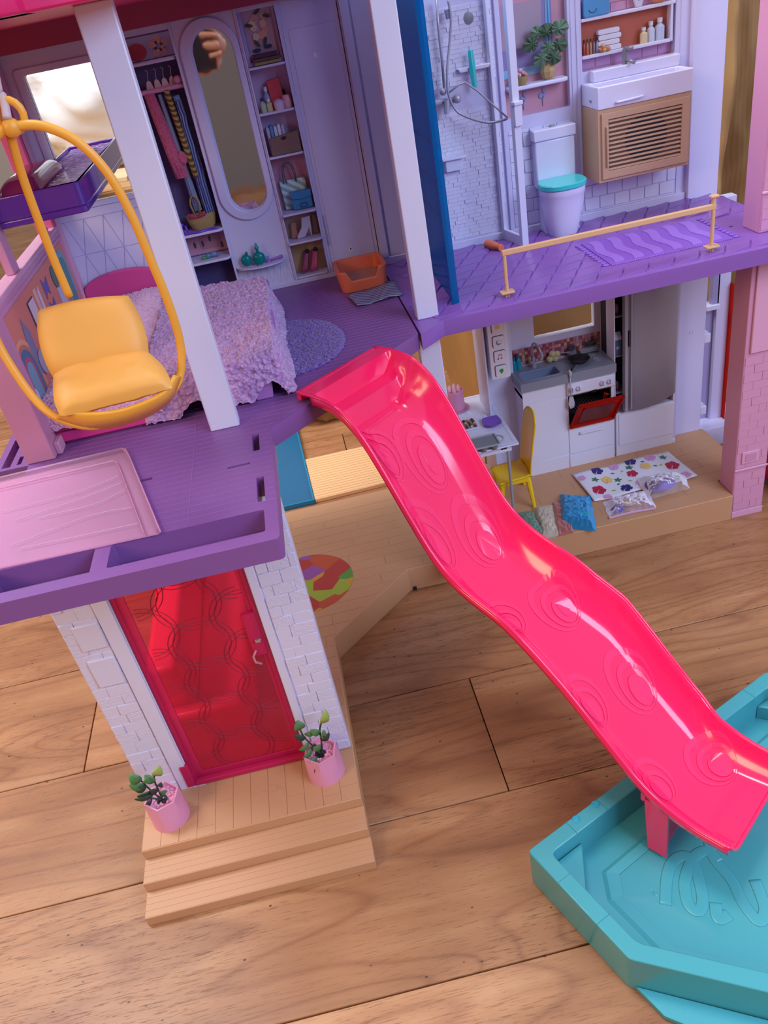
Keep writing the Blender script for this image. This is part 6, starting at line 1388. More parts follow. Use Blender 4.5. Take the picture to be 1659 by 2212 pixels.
kf = MB().lathe([(0.0040, 0.196), (0.0036, 0.199), (0.0025, 0.203), (0.0028, 0.209), (0.0018, 0.212)], (0.3085, 1.043, 0), 14).build('faucet', CH, ku, smooth=True)
MB().tube(catmull([(0.3085, 1.043, 0.210), (0.3070, 1.0415, 0.224), (0.3072, 1.038, 0.2335), (0.3090, 1.031, 0.2365), (0.3115, 1.025, 0.2330), (0.3135, 1.0215, 0.225)], 5), 0.0016, 10).build('spout', CH, kf, smooth='all')
MB().tube([(0.3135, 1.0215, 0.226), (0.3145, 1.020, 0.219)], 0.0022, 10).build('nozzle', CH, kf, smooth=True)
MB().ball((0.3125, 1.041, 0.2065), 0.0022).build('tap_knob', CH, kf, smooth='all'); MB().ball((0.3050, 1.041, 0.2045), 0.0020).build('tap_knob', CH, kf, smooth='all')
for (x, y) in ((0.2855, 1.043),): MB().lathe([(0.004, 0.1962), (0.0034, 0.1966)], (x, y, 0), 16).build('recess', GREYD, ct)
for (x, y) in ((0.3945, 1.040), (0.3950, 1.022), (0.3655, 1.024)):
    MB().lathe([(0.0062, 0.1961), (0.0062, 0.1968), (0.0048, 0.1968), (0.0044, 0.1962), (0.0022, 0.1962), (0.0020, 0.1967), (0, 0.1967)], (x, y, 0), 20).build('hob_ring', GREY, ct, smooth=True)
kp = MB().box(0.3410, 0.4115, YK - 0.0035, YK, 0.1605, 0.1790).build('control_panel', KW, ku, bevel=0.0012)
for x in (0.3480, 0.3580, 0.3930, 0.4035): 
    kn = MB().lathe([(0.0042, 0), (0.0040, 0.002), (0.0030, 0.0034), (0, 0.0034)], (x, YK - 0.0035, 0.1700), 18, az=(0, -1, 0), ay=(0, 0, 1)).build('knob', KW, kp, smooth=True)
    MB().box(x - 0.0006, x + 0.0006, YK - 0.0082, YK - 0.0066, 0.1665, 0.1735).build('pointer', plastic('#aaa2b4', 0.4), kn)
MB().box(0.3770, 0.3845, YK - 0.0042, YK - 0.0034, 0.1580, 0.1615).build('clock_slot', BLACK, kp)
MB().box(0.3440, 0.4070, 1.048, 1.0505, 0.111, 0.157).build('oven_back', BLACK, ku); 
MB().box(0.3437, 0.4073, 1.004, 1.0495, 0.1102, 0.1115).build('oven_floor', BLACK, ku); MB().box(0.3437, 0.3450, 1.004, 1.049, 0.111, 0.157).build('oven_side', BLACK, ku); MB().box(0.4060, 0.4073, 1.004, 1.049, 0.111, 0.157).build('oven_side', BLACK, ku); MB().box(0.3437, 0.4073, 1.004, 1.049, 0.156, 0.1578).build('oven_top', BLACK, ku)
mb = MB(); [mb.tube([(0.346 + k * 0.0042, 1.006, 0.128), (0.346 + k * 0.0042, 1.046, 0.128)], 0.0004, 4) for k in range(15)]; mb.build('oven_rack', GREY, ku)
od = Vector((0.17, -0.42, 0.89)); A0 = Vector((0.3425, YK - 0.002, 0.1095)); 
def OD(a, b_, c=0): return A0 + Vector((a, 0, 0)) + od * b_ + Vector((0, -0.90, -0.42)) * c
def odbox(a0, a1, b0, b1_, c0, c1, name, par, mt=TRED): 
    vs_ = [OD(a, b_, c) for c in (c0, c1) for b_ in (b0, b1_) for a in (a0, a1)]; return MB().add(vs_, [(0, 2, 3, 1), (4, 5, 7, 6), (0, 1, 5, 4), (2, 6, 7, 3), (0, 4, 6, 2), (1, 3, 7, 5)]).build(name, mt, par)
odr = odbox(0.0, 0.066, 0.0, 0.050, 0.0, 0.0012, 'oven_door', ku)
for bx_ in ((0, 0.0025, 0, 0.050), (0.0635, 0.066, 0, 0.050), (0, 0.066, 0, 0.004), (0, 0.066, 0.047, 0.050)): odbox(*bx_, 0.0012, 0.0045, 'door_frame', odr)
odbox(0.010, 0.056, 0.008, 0.040, 0.0012, 0.0020, 'door_window', odr, clear('clear_red_grey', '#8c4440', 0.5, 0.2, '#d06a60'))
MB().tube([OD(0.038, 0.049, -0.001), OD(0.038, 0.057, -0.006), OD(0.042, 0.054, -0.003)], 0.002, 6).build('door_latch', TRED, odr, smooth='all')
odbox(0.008, 0.058, 0.0450, 0.0470, 0.004, 0.007, 'door_handle', odr)
# things on the worktop
t = thing('frying_pan', 'black frying pan with handle lying on the hob', 'frying pan', (0.3655, 1.024, 0.197))
MB().lathe([(0.0105, 0.1970), (0.0148, 0.2015), (0.0155, 0.2022), (0.0142, 0.2022), (0.0102, 0.1985), (0, 0.1985)], (0.3700, 1.026, 0), 28).build('pan', BLACK, t, smooth=True)
MB().tube([(0.3610, 1.014, 0.2015), (0.3555, 1.007, 0.2020), (0.3490, 0.999, 0.2005)], [0.0016, 0.0022, 0.0026], 8, flat=0.6).build('handle', BLACK, t, smooth='all')
t = thing('spatula', 'pale grey spatula hanging over the worktop front edge', 'spatula', (0.345, 0.995, 0.17))
SPM = plastic('#c4bcc8', 0.35)
MB().tube([(0.3450, 0.9945, 0.2005), (0.3445, 0.9945, 0.185), (0.3450, 0.9945, 0.160)], 0.0011, 8).build('handle', SPM, t, smooth='all')
MB().tube([(0.3435, 0.9965, 0.2010), (0.3450, 0.9935, 0.1990), (0.3448, 0.9945, 0.192)], 0.0021, 8).build('hook', SPM, t, smooth='all')
MB().prism([(0.3425, 0.162), (0.3480, 0.161), (0.3500, 0.150), (0.3490, 0.1435), (0.3430, 0.142), (0.3405, 0.150)], 0.9938, 0.9950, (), 'xzy').build('blade', SPM, t, bevel=0.0008)
bottle('soap_bottle', 'short teal soap bottle in the worktop corner', 0.2805, 1.046, 0.1962, 0.0035, 0.019, '#1c8ca4', '#206c80')
bottle('soap_bottle', 'second teal soap bottle, taller, beside the corner one', 0.2875, 1.0475, 0.1962, 0.0040, 0.022, '#2496ac', '#1c7084')
for k, (x, z) in enumerate(((0.3335, 0.2010), (0.3415, 0.2005), (0.3375, 0.2080), (0.3445, 0.2065))):
    tag(MB().ball((x, 1.0465, z), 0.0052, 0.0048, 0.0050).build('bread_roll', plastic('#c8bc88', 0.6), None, smooth='all'), ['leftmost lower', 'rightmost lower', 'topmost', 'right upper'][k] + ' pale roll in the heap behind the sink', 'bread', 'pale rolls')
t = thing('herb_trough', 'grey metal trough of dark green herbs below the window', 'planter', (0.392, 1.048, 0.1985))
MB().prism([(0.3800, 0.1985), (0.4035, 0.1985), (0.4065, 0.2050), (0.3770, 0.2050)], 1.044, 1.0505, (), 'xzy').build('trough', GREY, t, bevel=0.0006)
random.seed(8)
for k in range(9): MB().ball((0.390 + k * 0.0016 + random.uniform(-0.001, 0.001), 1.047, 0.2085 + random.uniform(0, 0.004)), 0.0026, 0.002, 0.0026, 7, 5).build('herb', plastic('#2c4030', 0.6), t)
t = thing('colander', 'grey colander of dark leaves with a long handle', 'colander', (0.367, 1.048, 0.1985))
MB().lathe([(0.003, 0.1985), (0.006, 0.2015), (0.007, 0.2045), (0.006, 0.2045)], (0.3665, 1.047, 0), 16).build('bowl', GREY, t, smooth=True)
MB().tube([(0.3600, 1.047, 0.2045), (0.3490, 1.0465, 0.2070)], 0.0008, 6).build('handle', GREY, t)
for k in range(6): MB().ball((0.3640 + k * 0.0012, 1.046, 0.2075 + random.uniform(0, 0.005)), 0.0024, 0.002, 0.0024, 7, 5).build('leaf', plastic('#3c4850', 0.6), t)
# fridge bay
fr = thing('fridge', 'tall grey fridge with curved door open over a dark shelf column', 'fridge', (0.458, 1.0, ZB))
MB().box(0.4130, 0.5035, 1.030, 1.0515, 0.1125, 0.372).build('fridge_back', plastic('#2c2230', 0.7), fr)
MB().box(0.4125, 0.4140, YK, 1.03, 0.1125, 0.372).build('fridge_side', KW, fr); MB().box(0.5020, 0.5035, YK, 1.03, 0.1125, 0.372).build('fridge_side', KW, fr)
for z in (0.144, 0.2015, 0.2600, 0.318): MB().box(0.4142, 0.5018, 1.0045, 1.0298, z - 0.0006, z + 0.0006).build('fridge_shelf', plastic('#8c7c90', 0.4), fr)
FD = plastic('#a7a3b2', 0.34)
def fdoor(a, b_, off=0): x = lerp(0.4275, 0.5035, a); y = YK - 0.001 - 0.009 * math.sin(math.pi * (0.08 + 0.88 * a) * 0.95) * 1.0 + 0.004 * a; return (x, y + off, lerp(0.1150 + 0.0105 * a * a, 0.372, b_))
mb = MB(); mb.grid(lambda a, b_: fdoor(a, b_), 24, 3); mb.build('fridge_door', FD, fr, smooth='all', solid=0.003)
MB().box(0.4245, 0.4290, YK - 0.009, YK + 0.001, 0.116, 0.372).build('door_edge', FD, fr, bevel=0.001)
MB().tube([Vector(fdoor(0.085, 0.02, -0.004)), Vector(fdoor(0.085, 1, -0.004))], 0.0014, 8).build('door_rib', FD, fr, smooth=True)
MB().box(0.4300, 0.4322, YK - 0.0095, YK - 0.0060, 0.218, 0.240).build('handle_slot', plastic('#3a2c3c', 0.5), fr)
FC = MB().box(0.4140, 0.5030, YK - 0.001, YK + 0.0275, ZB, 0.1125).build('lower_cabinet', KW, fr, bevel=0.0008)
MB().box(0.4180, 0.5030, YK - 0.0022, YK - 0.001, 0.058, 0.1100).build('cabinet_panel', KW, fr, bevel=0.0005)
MB().box(0.5025, 0.5065, YK - 0.001, YK + 0.004, ZB, 0.0475).build('cabinet_foot', KW, fr, bevel=0.001)
t = thing('milk_carton', 'white and blue milk carton on the fridge shelf', 'carton', (0.4195, 1.012, 0.2022))
MB().box(0.4155, 0.4255, 1.008, 1.018, 0.2022, 0.2245).build('lower_half', plastic('#48688c', 0.5), t); MB().box(0.4155, 0.4255, 1.008, 1.018, 0.2245, 0.2290).build('band', plastic('#c8c0d0', 0.5), t)
MB().add([(0.4155, 1.008, 0.229), (0.4255, 1.008, 0.229), (0.4255, 1.018, 0.229), (0.4155, 1.018, 0.229), (0.4155, 1.013, 0.2350), (0.4255, 1.013, 0.2350)], [(0, 1, 5, 4), (2, 3, 4, 5), (0, 4, 3), (1, 2, 5), (0, 3, 2, 1)]).build('gable', plastic('#c8c0d0', 0.5), t)
MB().prism(ell(0.4200, 0.2130, 0.0022, 0.0022, 14), 1.0072, 1.0078, (), 'xzy').build('round_print', WHITE, t); MB().prism(ell(0.4200, 0.2130, 0.0009, 0.0011, 10), 1.0067, 1.0072, (), 'xzy').build('face_print', BLACK, t)
for k, z in enumerate((0.2608, 0.1448)):
    tag(MB().ball((0.4195, 1.012, z + 0.0085), 0.0045, 0.004, 0.008).build('food_jar', plastic('#5c3c48', 0.4), None, smooth='all'), ['dark round jar on the fridge shelf above the milk carton', 'dark round jar at the bottom of the open fridge'][k], 'jar')
# wall pillar right of the fridge
wp = MB().box(0.5050, 0.5560, 1.0215, 1.0245, ZB, 0.372).build('wall_pillar', LILAC, house, bevel=0.0005)
MB().box(0.5035, 0.5075, 1.0030, 1.0215, ZB, 0.372).build('wall_rib', LILAC, house)
MB().lathe([(0.003, 0), (0.003, 0.0006), (0.0022, 0.0008), (0.0020, 0.0002), (0, 0.0002)], (0.5355, 1.0215, 0.2050), 18, az=(0, -1, 0), ay=(0, 0, 1)).build('screw_boss', LILAC, wp, smooth=True)
# lift shaft post at far right
sp_ = MB().box(0.5930, 0.6120, 1.06, 1.075, 0.0, 0.372).build('lift_post', LILAC, house, bevel=0.0006)
MB().box(0.5720, 0.5930, 1.068, 1.075, 0.0, 0.215).build('lift_panel', plastic('#a89cc8', 0.5), house, bevel=0.0006)
MB().box(0.5750, 0.5950, 1.055, 1.075, 0.215, 0.222).build('lift_ledge', WHITEL, house, bevel=0.0006)
MB().box(0.5850, 0.5955, 1.06, 1.070, 0.222, 0.372).build('lift_groove', plastic('#9c92be', 0.5), house)
for z in (0.178, 0.060): MB().box(0.5600, 0.5700, 1.030, 1.050, z, z + 0.014).build('clip', WHITEL, house, bevel=0.001)
MB().box(0.6120, 0.6123, 1.05, 1.062, 0.0, 0.25).build('red_edge', TRED, house)
MB().box(0.562, 0.66, 1.03, 1.10, 0.0, 0.03).build('lift_base', LILAC, house)
MB().box(0.5850, 0.66, 0.93, 0.96, 0.0, 0.372).build('side_tower', MAGENTA, house) if False else None
tag(MB().box(0.60, 0.66, 0.86, 0.93, 0.004, 0.09).build('pink_toy_case', MAGENTA, None, bevel=0.003), 'hot pink toy case standing behind the right pink column', 'case')
tag(MB().box(0.598, 0.662, 0.858, 0.932, 0.0, 0.0038).build('grey_base', GREYD, None), 'grey base strip under the hot pink toy case', 'base')

# table and chair
zt2 = 0.155; tb = thing('toy_table', 'white toy table with grey legs beside the kitchen unit', 'table', (0.2, 0.99, ZB))
tx0, tx1, ty0, ty1 = 0.1560, 0.2425, 0.912, 1.0790
TW = plastic('#dcdaf0', 0.35)
MB().prism(rrect(tx0, tx1, ty0, ty1, 0.002), zt2 - 0.0022, zt2).build('tabletop', TW, tb, bevel=0.0006)
MB().prism(rrect(tx0 + 0.008, tx1 - 0.009, ty0 + 0.006, ty1 - 0.008, 0.002), zt2 - 0.012, zt2 - 0.0022, [rrect(tx0 + 0.010, tx1 - 0.011, ty0 + 0.008, ty1 - 0.010, 0.002)]).build('apron', TW, tb, bevel=0.0005)
MB().prism(rrect(tx0 + 0.005, tx1 - 0.005, ty0 + 0.006, ty1 - 0.006, 0.002), zt2, zt2 + 0.0004, [rrect(tx0 + 0.0058, tx1 - 0.0058, ty0 + 0.0068, ty1 - 0.0068, 0.002)]).build('border_line', TW, tb)
for (x, y) in ((0.2285, 0.9215), (0.168, 0.9215), (0.2285, 1.066), (0.168, 1.066)): MB().tube([(x, y, zt2 - 0.0025), (x + 0.000, y, ZB + 0.0003)], 0.0021, 10).build('leg', GREY, tb, smooth=True)
MB().box(0.2185, 0.2265, ty0 + 0.0055, ty0 + 0.0062, zt2 - 0.0075, zt2 - 0.0045).build('slot', DARK, tb)
for (u, v) in ((1013, 892), (1047, 897)): 
    p = OZ(u, v, zt2); MB().lathe([(0.0045, 0.0), (0.0045, 0.0009), (0.0034, 0.0009), (0.0030, 0.0003), (0, 0.0003)], (p.x, p.y, zt2), 18).build('cup_recess', TW, tb, smooth=True)
p = OZ(986, 882, zt2 + 0.001); cxk, cyk = p.x, p.y
t = thing('toy_cake', 'tall pink cake with cream peaks on a round pink plate', 'cake', (cxk, cyk, zt2))
MB().lathe([(0.0165, 0), (0.0190, 0.0018), (0.0175, 0.0018), (0.014, 0.001)], (cxk, cyk, zt2 + 0.0002), 30).build('plate', PINK, t, smooth=True)
MB().lathe([(0.0125, 0.0012), (0.0130, 0.003), (0.0128, 0.030), (0.0118, 0.0315), (0.0112, 0.0300), (0, 0.0300)], (cxk, cyk, zt2), 30).build('sponge', PPOT, t, smooth=True)
MB().lathe([(0.0112, 0.0301), (0.0001, 0.0304)], (cxk, cyk, zt2), 30).build('filling', plastic('#d02c4c', 0.35), t)
for k in range(6): 
    w = k * math.pi / 3 + 0.3; r_ = 0.0075 if k else 0.0075
    MB().lathe([(0.0030, 0), (0.0032, 0.0015), (0.0018, 0.0045), (0.0002, 0.0075)], (cxk + r_ * math.cos(w), cyk + r_ * math.sin(w), zt2 + 0.0304), 12).build('cream_peak', plastic('#f4c0d4', 0.4), t, smooth=True)
MB().lathe([(0.0030, 0), (0.0032, 0.0015), (0.0018, 0.005), (0.0002, 0.008)], (cxk, cyk, zt2 + 0.0304), 12).build('cream_peak', plastic('#f4c0d4', 0.4), t, smooth=True)
pc_ = OZ(1063, 915, zt2)
t = thing('purple_plate', 'small violet rounded plate on the white table', 'plate', (pc_.x, pc_.y, zt2))
def plt(a, b_):
    u, v = 2 * a - 1, 2 * b_ - 1; x = u * math.sqrt(1 - v * v / 3); y = v * math.sqrt(1 - u * u / 3); r_ = max(abs(x), abs(y)); return (pc_.x + x * 0.0128, pc_.y + y * 0.0150, zt2 + 0.0012 + 0.004 * max(0, (math.hypot(x, y) - 0.62)) * 1.6)
MB().grid(plt, 26, 26).build('dish', plastic('#7c4cbc', 0.3), t, smooth='all', solid=0.001)
# skewers on white tray
p0, p1 = OZ(1000, 905, zt2), OZ(1030, 932, zt2)
t = thing('skewer_tray', 'white tray holding grilled skewers', 'tray', (0.205, 1.0, zt2))
q0 = OZ(1022, 915, zt2 + 0.001); kx, ky = q0.x - 0.008, q0.y
MB().prism(rrect(kx - 0.020, kx + 0.013, ky - 0.016, ky + 0.014, 0.0015), zt2 + 0.0004, zt2 + 0.0022, [rrect(kx - 0.0185, kx + 0.0115, ky - 0.0145, ky + 0.0125, 0.0012)]).build('rim', TW, t)
MB().prism(rrect(kx - 0.0195, kx + 0.0125, ky - 0.0155, ky + 0.0135, 0.0015), zt2 + 0.0004, zt2 + 0.0009).build('base', TW, t)
random.seed(12)
for k in range(5):
    s_ = thing('skewer', ['leftmost', 'second', 'middle', 'fourth', 'rightmost'][k] + ' grilled vegetable skewer on the white tray', 'skewer', (kx - 0.014 + k * 0.0058, ky, zt2 + 0.001), 'grilled skewers')
    for j in range(6): MB().ball((kx - 0.0145 + k * 0.0058, ky - 0.011 + j * 0.0042, zt2 + 0.0028), 0.0019, 0.0021, 0.0019, 8, 6).build('chunk', plastic(['#4c3020', '#c8743c', '#3c4428', '#dcb890', '#6c4028'][(j * 2 + k) % 5], 0.5), s_, smooth='all')
    MB().tube([(kx - 0.0145 + k * 0.0058, ky - 0.0135, zt2 + 0.0028), (kx - 0.0145 + k * 0.0058, ky + 0.012, zt2 + 0.0028)], 0.0004, 5).build('stick', plastic('#c8a070', 0.6), s_)
# grey baking tray
q1 = OZ(1080, 949, zt2 + 0.006); gx1 = q1.x - 0.004; gy = q1.y
t = thing('baking_tray', 'grey baking tray with cup moulds and side handle', 'baking tray', (gx1 - 0.03, gy, zt2))
MB().prism(rrect(gx1 - 0.058, gx1, gy - 0.016, gy + 0.014, 0.003), zt2 + 0.0065, zt2 + 0.0080).build('deck', GREYD, t, bevel=0.0005)
MB().prism(rrect(gx1 - 0.059, gx1 + 0.001, gy - 0.017, gy + 0.015, 0.003), zt2 + 0.0075, zt2 + 0.0095, [rrect(gx1 - 0.057, gx1 - 0.001, gy - 0.015, gy + 0.013, 0.002)]).build('rim', plastic('#a4a4ac', 0.4), t, bevel=0.0004)
for k in range(4):
    for y in (gy - 0.011, gy + 0.008): MB().lathe([(0.0035, zt2 + 0.0004), (0.0055, zt2 + 0.0066)], (gx1 - 0.007 - k * 0.0145, y, 0), 14).build('cup_mould', GREYD, t, smooth=True)
MB().tube([(gx1 + 0.000, gy - 0.008, zt2 + 0.0085)] + [(gx1 + 0.008 * math.sin(w), gy - 0.001 - 0.009 * math.cos(w), zt2 + 0.0085) for w in [math.pi * i / 8 for i in range(9)]], 0.0010, 8).build('handle', plastic('#a4a4ac', 0.4), t, smooth='all')
# yellow chair
YC_ = plastic('#f4c818', 0.3, sub=0.1)
t = thing('toy_chair', 'yellow plastic toy chair pushed against the white table', 'chair', (0.24, 0.955, ZB))
def cb(a, b_): # back shell: a across y, b up
    y = lerp(0.928, 0.976, a); z = lerp(0.088, 0.180 - 0.012 * abs(2 * a - 1) ** 3, b_); x = 0.2590 + 0.012 * b_ ** 1.3 + 0.003 * (1 - (2 * a - 1) ** 2); return (x, y, z)
MB().grid(cb, 14, 18).build('backrest', YC_, t, smooth='all', solid=0.0022)
def cs_(a, b_): y = lerp(0.928, 0.978, a); x = lerp(0.214, 0.2600, b_); z = 0.0885 - 0.003 * math.sin(math.pi * a) * math.sin(math.pi * b_) - 0.003 * (1 - b_) ** 3 + 0.003 * max(0, b_ - 0.85) * 6; return (x, y, z)
MB().grid(cs_, 14, 14).build('seat', YC_, t, smooth='all', solid=0.0022)
for (x0_, y0_, x1_, y1_) in ((0.2560, 0.934, 0.2590, 0.9200), (0.2560, 0.972, 0.2640, 0.9840), (0.2200, 0.934, 0.2130, 0.926), (0.2200, 0.974, 0.2180, 0.985)):
    MB().tube([(x0_, y0_, 0.086), (x1_, y1_, ZB + 0.0005)], [0.0042, 0.0026], 8).build('leg', YC_, t, smooth=True)
MB().box(0.219, 0.257, 0.929, 0.932, 0.080, 0.088).build('side_skirt', YC_, t, bevel=0.001)
MB().box(0.219, 0.257, 0.974, 0.977, 0.080, 0.088).build('side_skirt', YC_, t, bevel=0.001)

# ================================================================== floral card, plastic bags
fc = [OZ(u, v, ZB + 0.003) for u, v in ((1236, 1024), (1443, 973), (1507, 1029), (1284, 1082))]
def fcf(u, v, up=0.0): p = fc[0] * (1 - u) * (1 - v) + fc[1] * u * (1 - v) + fc[2] * u * v + fc[3] * (1 - u) * v; return Vector((p.x, p.y, ZB + 0.0012 + up + 0.0022 * (0.5 + 0.5 * math.sin(u * 11 + v * 3)) + 0.006 * max(0, u - 0.85) * v))
t = thing('floral_card', 'white card printed with red, yellow and navy hibiscus flowers', 'card', tuple(fc[0]))
sheet = MB().grid(lambda a, b_: fcf(a, b_), 40, 14).build('sheet', plastic('#e8e6f2', 0.5), t, smooth='all', solid=0.0006, recalc=False)
def onsheet(name, pts, mt, up): MB().poly([fcf(max(0.003, min(0.997, a)), max(0.003, min(0.997, b_)), up) for a, b_ in pts]).build(name, mt, t, recalc=False)
AR = 2.15
FCOL = {'r': plastic('#c01444', 0.5), 'y': plastic('#f0cc70', 0.5), 'n': plastic('#2c2474', 0.5), 'p': plastic('#dca0d0', 0.5), 'g': plastic('#2c7c4c', 0.5), 'l': plastic('#a8c468', 0.5), 't': plastic('#2c8494', 0.5)}
def hib(cx, cy, r, col, rot=0.0):
    for k in range(5):
        w = rot + k * 2 * math.pi / 5; px, py = cx + 0.55 * r * math.cos(w), cy + 0.55 * r * math.sin(w) * AR
        pts = [(px + 0.5 * r * math.cos(q) * (1 + 0.12 * math.cos(5 * q)), py + 0.5 * r * math.sin(q) * AR * (1 + 0.12 * math.cos(5 * q))) for q in [2 * math.pi * i / 14 for i in range(14)]]
        onsheet('petal', pts, FCOL[col], 0.0006 + 0.00008 * k)
    w = rot + 1.9
    onsheet('stamen', [(cx, cy), (cx + 1.2 * r * math.cos(w), cy + 1.2 * r * AR * math.sin(w)), (cx + 1.2 * r * math.cos(w + 0.2), cy + 1.2 * r * AR * math.sin(w + 0.2))], FCOL['p'], 0.0012)
def lf(cx, cy, l_, ang, col='g'):
    pts = [(cx + l_ * (q * math.cos(ang)) - l_ * 0.28 * s_ * math.sin(math.pi * q) * math.sin(ang), cy + AR * (l_ * q * math.sin(ang) + l_ * 0.28 * s_ * math.sin(math.pi * q) * math.cos(ang))) for s_, qs in ((1, (0, .25, .5, .75, 1)), (-1, (.75, .5, .25))) for q in qs]
    onsheet('leaf_print', pts, FCOL[col], 0.0005)
for a in ((0.115, 0.70, 0.062, 'r', 0.3), (0.235, 0.10, 0.055, 'n', 0.2), (0.255, 0.44, 0.052, 'y', 0.0), (0.35, 0.84, 0.052, 'n', 0.5), (0.41, 0.08, 0.050, 'p', 0.0), (0.505, 0.46, 0.050, 'r', 0.4), (0.585, 0.07, 0.055, 'n', 0.1), (0.675, 0.33, 0.050, 'y', 0.6), (0.785, 0.08, 0.055, 'p', 0.2), (0.905, 0.48, 0.062, 'r', 0.2), (0.05, 0.22, 0.040, 'p', 0.3), (0.14, 0.96, 0.040, 'p', 0.3), (0.50, 0.80, 0.045, 'p', 0.9), (0.92, 0.88, 0.048, 'p', 0.2), (0.70, 0.80, 0.05, 'n', 0.3)): hib(*a)
for cx, cy, c in ((0.155, 0.36, 'g'), (0.345, 0.52, 'g'), (0.53, 0.24, 'g'), (0.90, 0.16, 'g')):
    for w in (0.2, 1.5, 2.8, 4.0, 5.2): lf(cx, cy, 0.04, w, c)
for a in ((0.21, 0.80, 0.05, 0.1, 'l'), (0.42, 0.62, 0.045, 0.9, 'l'), (0.33, 0.26, 0.045, 0.3, 't'), (0.30, 0.68, 0.04, -0.6, 't'), (0.46, 0.27, 0.04, 2.6, 'l'), (0.665, 0.15, 0.045, 0.4, 't'), (0.84, 0.36, 0.045, 2.8, 'l'), (0.74, 0.36, 0.045, 0.3, 'g')): lf(*a)

def bag(name, label, quad, mat, h=0.006, seedv=0.0, z=ZB + 0.0006, n=34):
    c = [OZ(u, v, z) for u, v in quad]; t = thing(name, label, 'plastic bag', tuple(c[0]))
    def fn(a, b_, top=1):
        p = c[0] * (1 - a) * (1 - b_) + c[1] * a * (1 - b_) + c[2] * a * b_ + c[3] * (1 - a) * b_
        e = min(1, 6 * min(a, 1 - a, b_, 1 - b_)); q = Vector((p.x, p.y, 0)) * 90
        hh = h * e * (0.5 + 0.5 * math.sin(math.pi * a) * math.sin(math.pi * b_)) + 0.0035 * e * abs(noise.noise(q + Vector((seedv, 0, 0)))) + 0.0016 * (1 - abs(noise.noise(q * 2.3 + Vector((0, seedv, 0)))) * 2) * e
        return p + Vector((0.0015 * noise.noise(q), 0.0015 * noise.noise(q + Vector((9, 9, 9))), 0.0004 + (hh if top else 0)))
    MB().grid(fn, n, n).build('film', mat, t, smooth=True, angle=25, recalc=False)
    return t
bag('blue_bag', 'crinkled bright blue plastic bag on the kitchen floor edge', ((1210, 1068), (1276, 1072), (1290, 1150), (1203, 1138)), clear('blue_film', '#3ca0dc', 0.55, 0.1, '#70c0ec', 0.45, 80), 0.010, 1.0)
t = tag(MB().ball(tuple(OZ(1252, 1112, ZB + 0.006)), 0.016, 0.013, 0.0055).build('teal_dish', plastic('#1ca8b4', 0.3), None, smooth='all'), 'teal dish inside the crinkled blue plastic bag', 'dish')
bag('pink_bag', 'flat coral pink bag half under the blue bag', ((1192, 1085), (1235, 1085), (1240, 1152), (1205, 1160)), clear('coral_film', '#c88078', 0.6, 0.25, '#e0a8a0', 0.6, 90), 0.003, 3.0)
bag('cream_bag', 'flat cream bag between the green and blue bags', ((1150, 1096), (1192, 1092), (1208, 1158), (1172, 1166)), clear('cream_film', '#d0c4b0', 0.75, 0.25, '#e8e0d0', 0.6, 90), 0.006, 4.0)
bag('green_bag', 'grey green bag of small parts beside the table leg', ((1112, 1108), (1152, 1104), (1180, 1160), (1150, 1172)), clear('green_film', '#7ca08c', 0.6, 0.25, '#a8c8b4', 0.6, 90), 0.005, 5.0)
for k, (u, v) in enumerate(((1150, 1128), (1158, 1132), (1164, 1142))):
    p = OZ(u, v, ZB + 0.003); tag(MB().tube([p, p + Vector((0.004, -0.014, 0))], 0.0015, 8).build('small_rod', plastic('#a8b4a8', 0.4), None, smooth=True), ['leftmost', 'middle', 'rightmost'][k] + ' pale rod inside the grey green bag', 'rod')
bag('clear_bag', 'clear zip bag holding purple and yellow pieces', ((1302, 1085), (1400, 1060), (1418, 1098), (1316, 1120)), clear('clear_zip_film', '#f0e8f8', 0.16, 0.07, '#f2e8f4', 0.35, 60), 0.009, 6.0, ZB + 0.0006)
MB().tube([OZ(1316, 1119, ZB + 0.002), OZ(1366, 1106, ZB + 0.002), OZ(1416, 1098, ZB + 0.002)], 0.0015, 6).build('zip_strip', plastic('#d8a8d0', 0.3), bpy.data.objects['clear_bag'], smooth=True)
tag(MB().ball(tuple(OZ(1335, 1099, ZB + 0.0045)), 0.009, 0.009, 0.004).build('purple_piece', plastic('#6c4ca4', 0.3), None, smooth='all'), 'dark purple toy piece inside the clear zip bag', 'toy part')
tag(MB().ball(tuple(OZ(1356, 1084, ZB + 0.0045)), 0.012, 0.010, 0.004).build('yellow_piece', plastic('#dcbc84', 0.4), None, smooth='all'), 'pale yellow toy piece inside the clear zip bag', 'toy part')
bag('dish_bag', 'clear glossy bag around violet dishes on the floral card', ((1375, 1035), (1480, 1028), (1490, 1056), (1400, 1080)), clear('clear_film', '#f4f0fb', 0.10, 0.05, '#f6f2fa', 0.35, 60), 0.013, 8.0, ZB + 0.0045)
for k, (du, dv, rz_) in enumerate(((0, 0, 0.0), (-14, 4, 0.4))):
    p = OZ(1432 + du, 1050 + dv, ZB + 0.005 + 0.0015 * (1 - k)); dcol = plastic(('#a07cdc', '#8c68cc')[k], 0.25)
    t = thing('violet_dish', ['upper violet dish tilted inside the glossy clear bag', 'lower violet dish peeking out left in the glossy bag'][k], 'dish', tuple(p))
    MB().lathe([(0.0001, 0.0), (0.0090, 0.0005), (0.0130, 0.0050), (0.0145, 0.0055)], p, 26, sx=1.1, ay=(0, 0.94, 0.10), az=(0, -0.10, 0.94)).build('bowl', dcol, t, smooth='all', solid=0.0009)

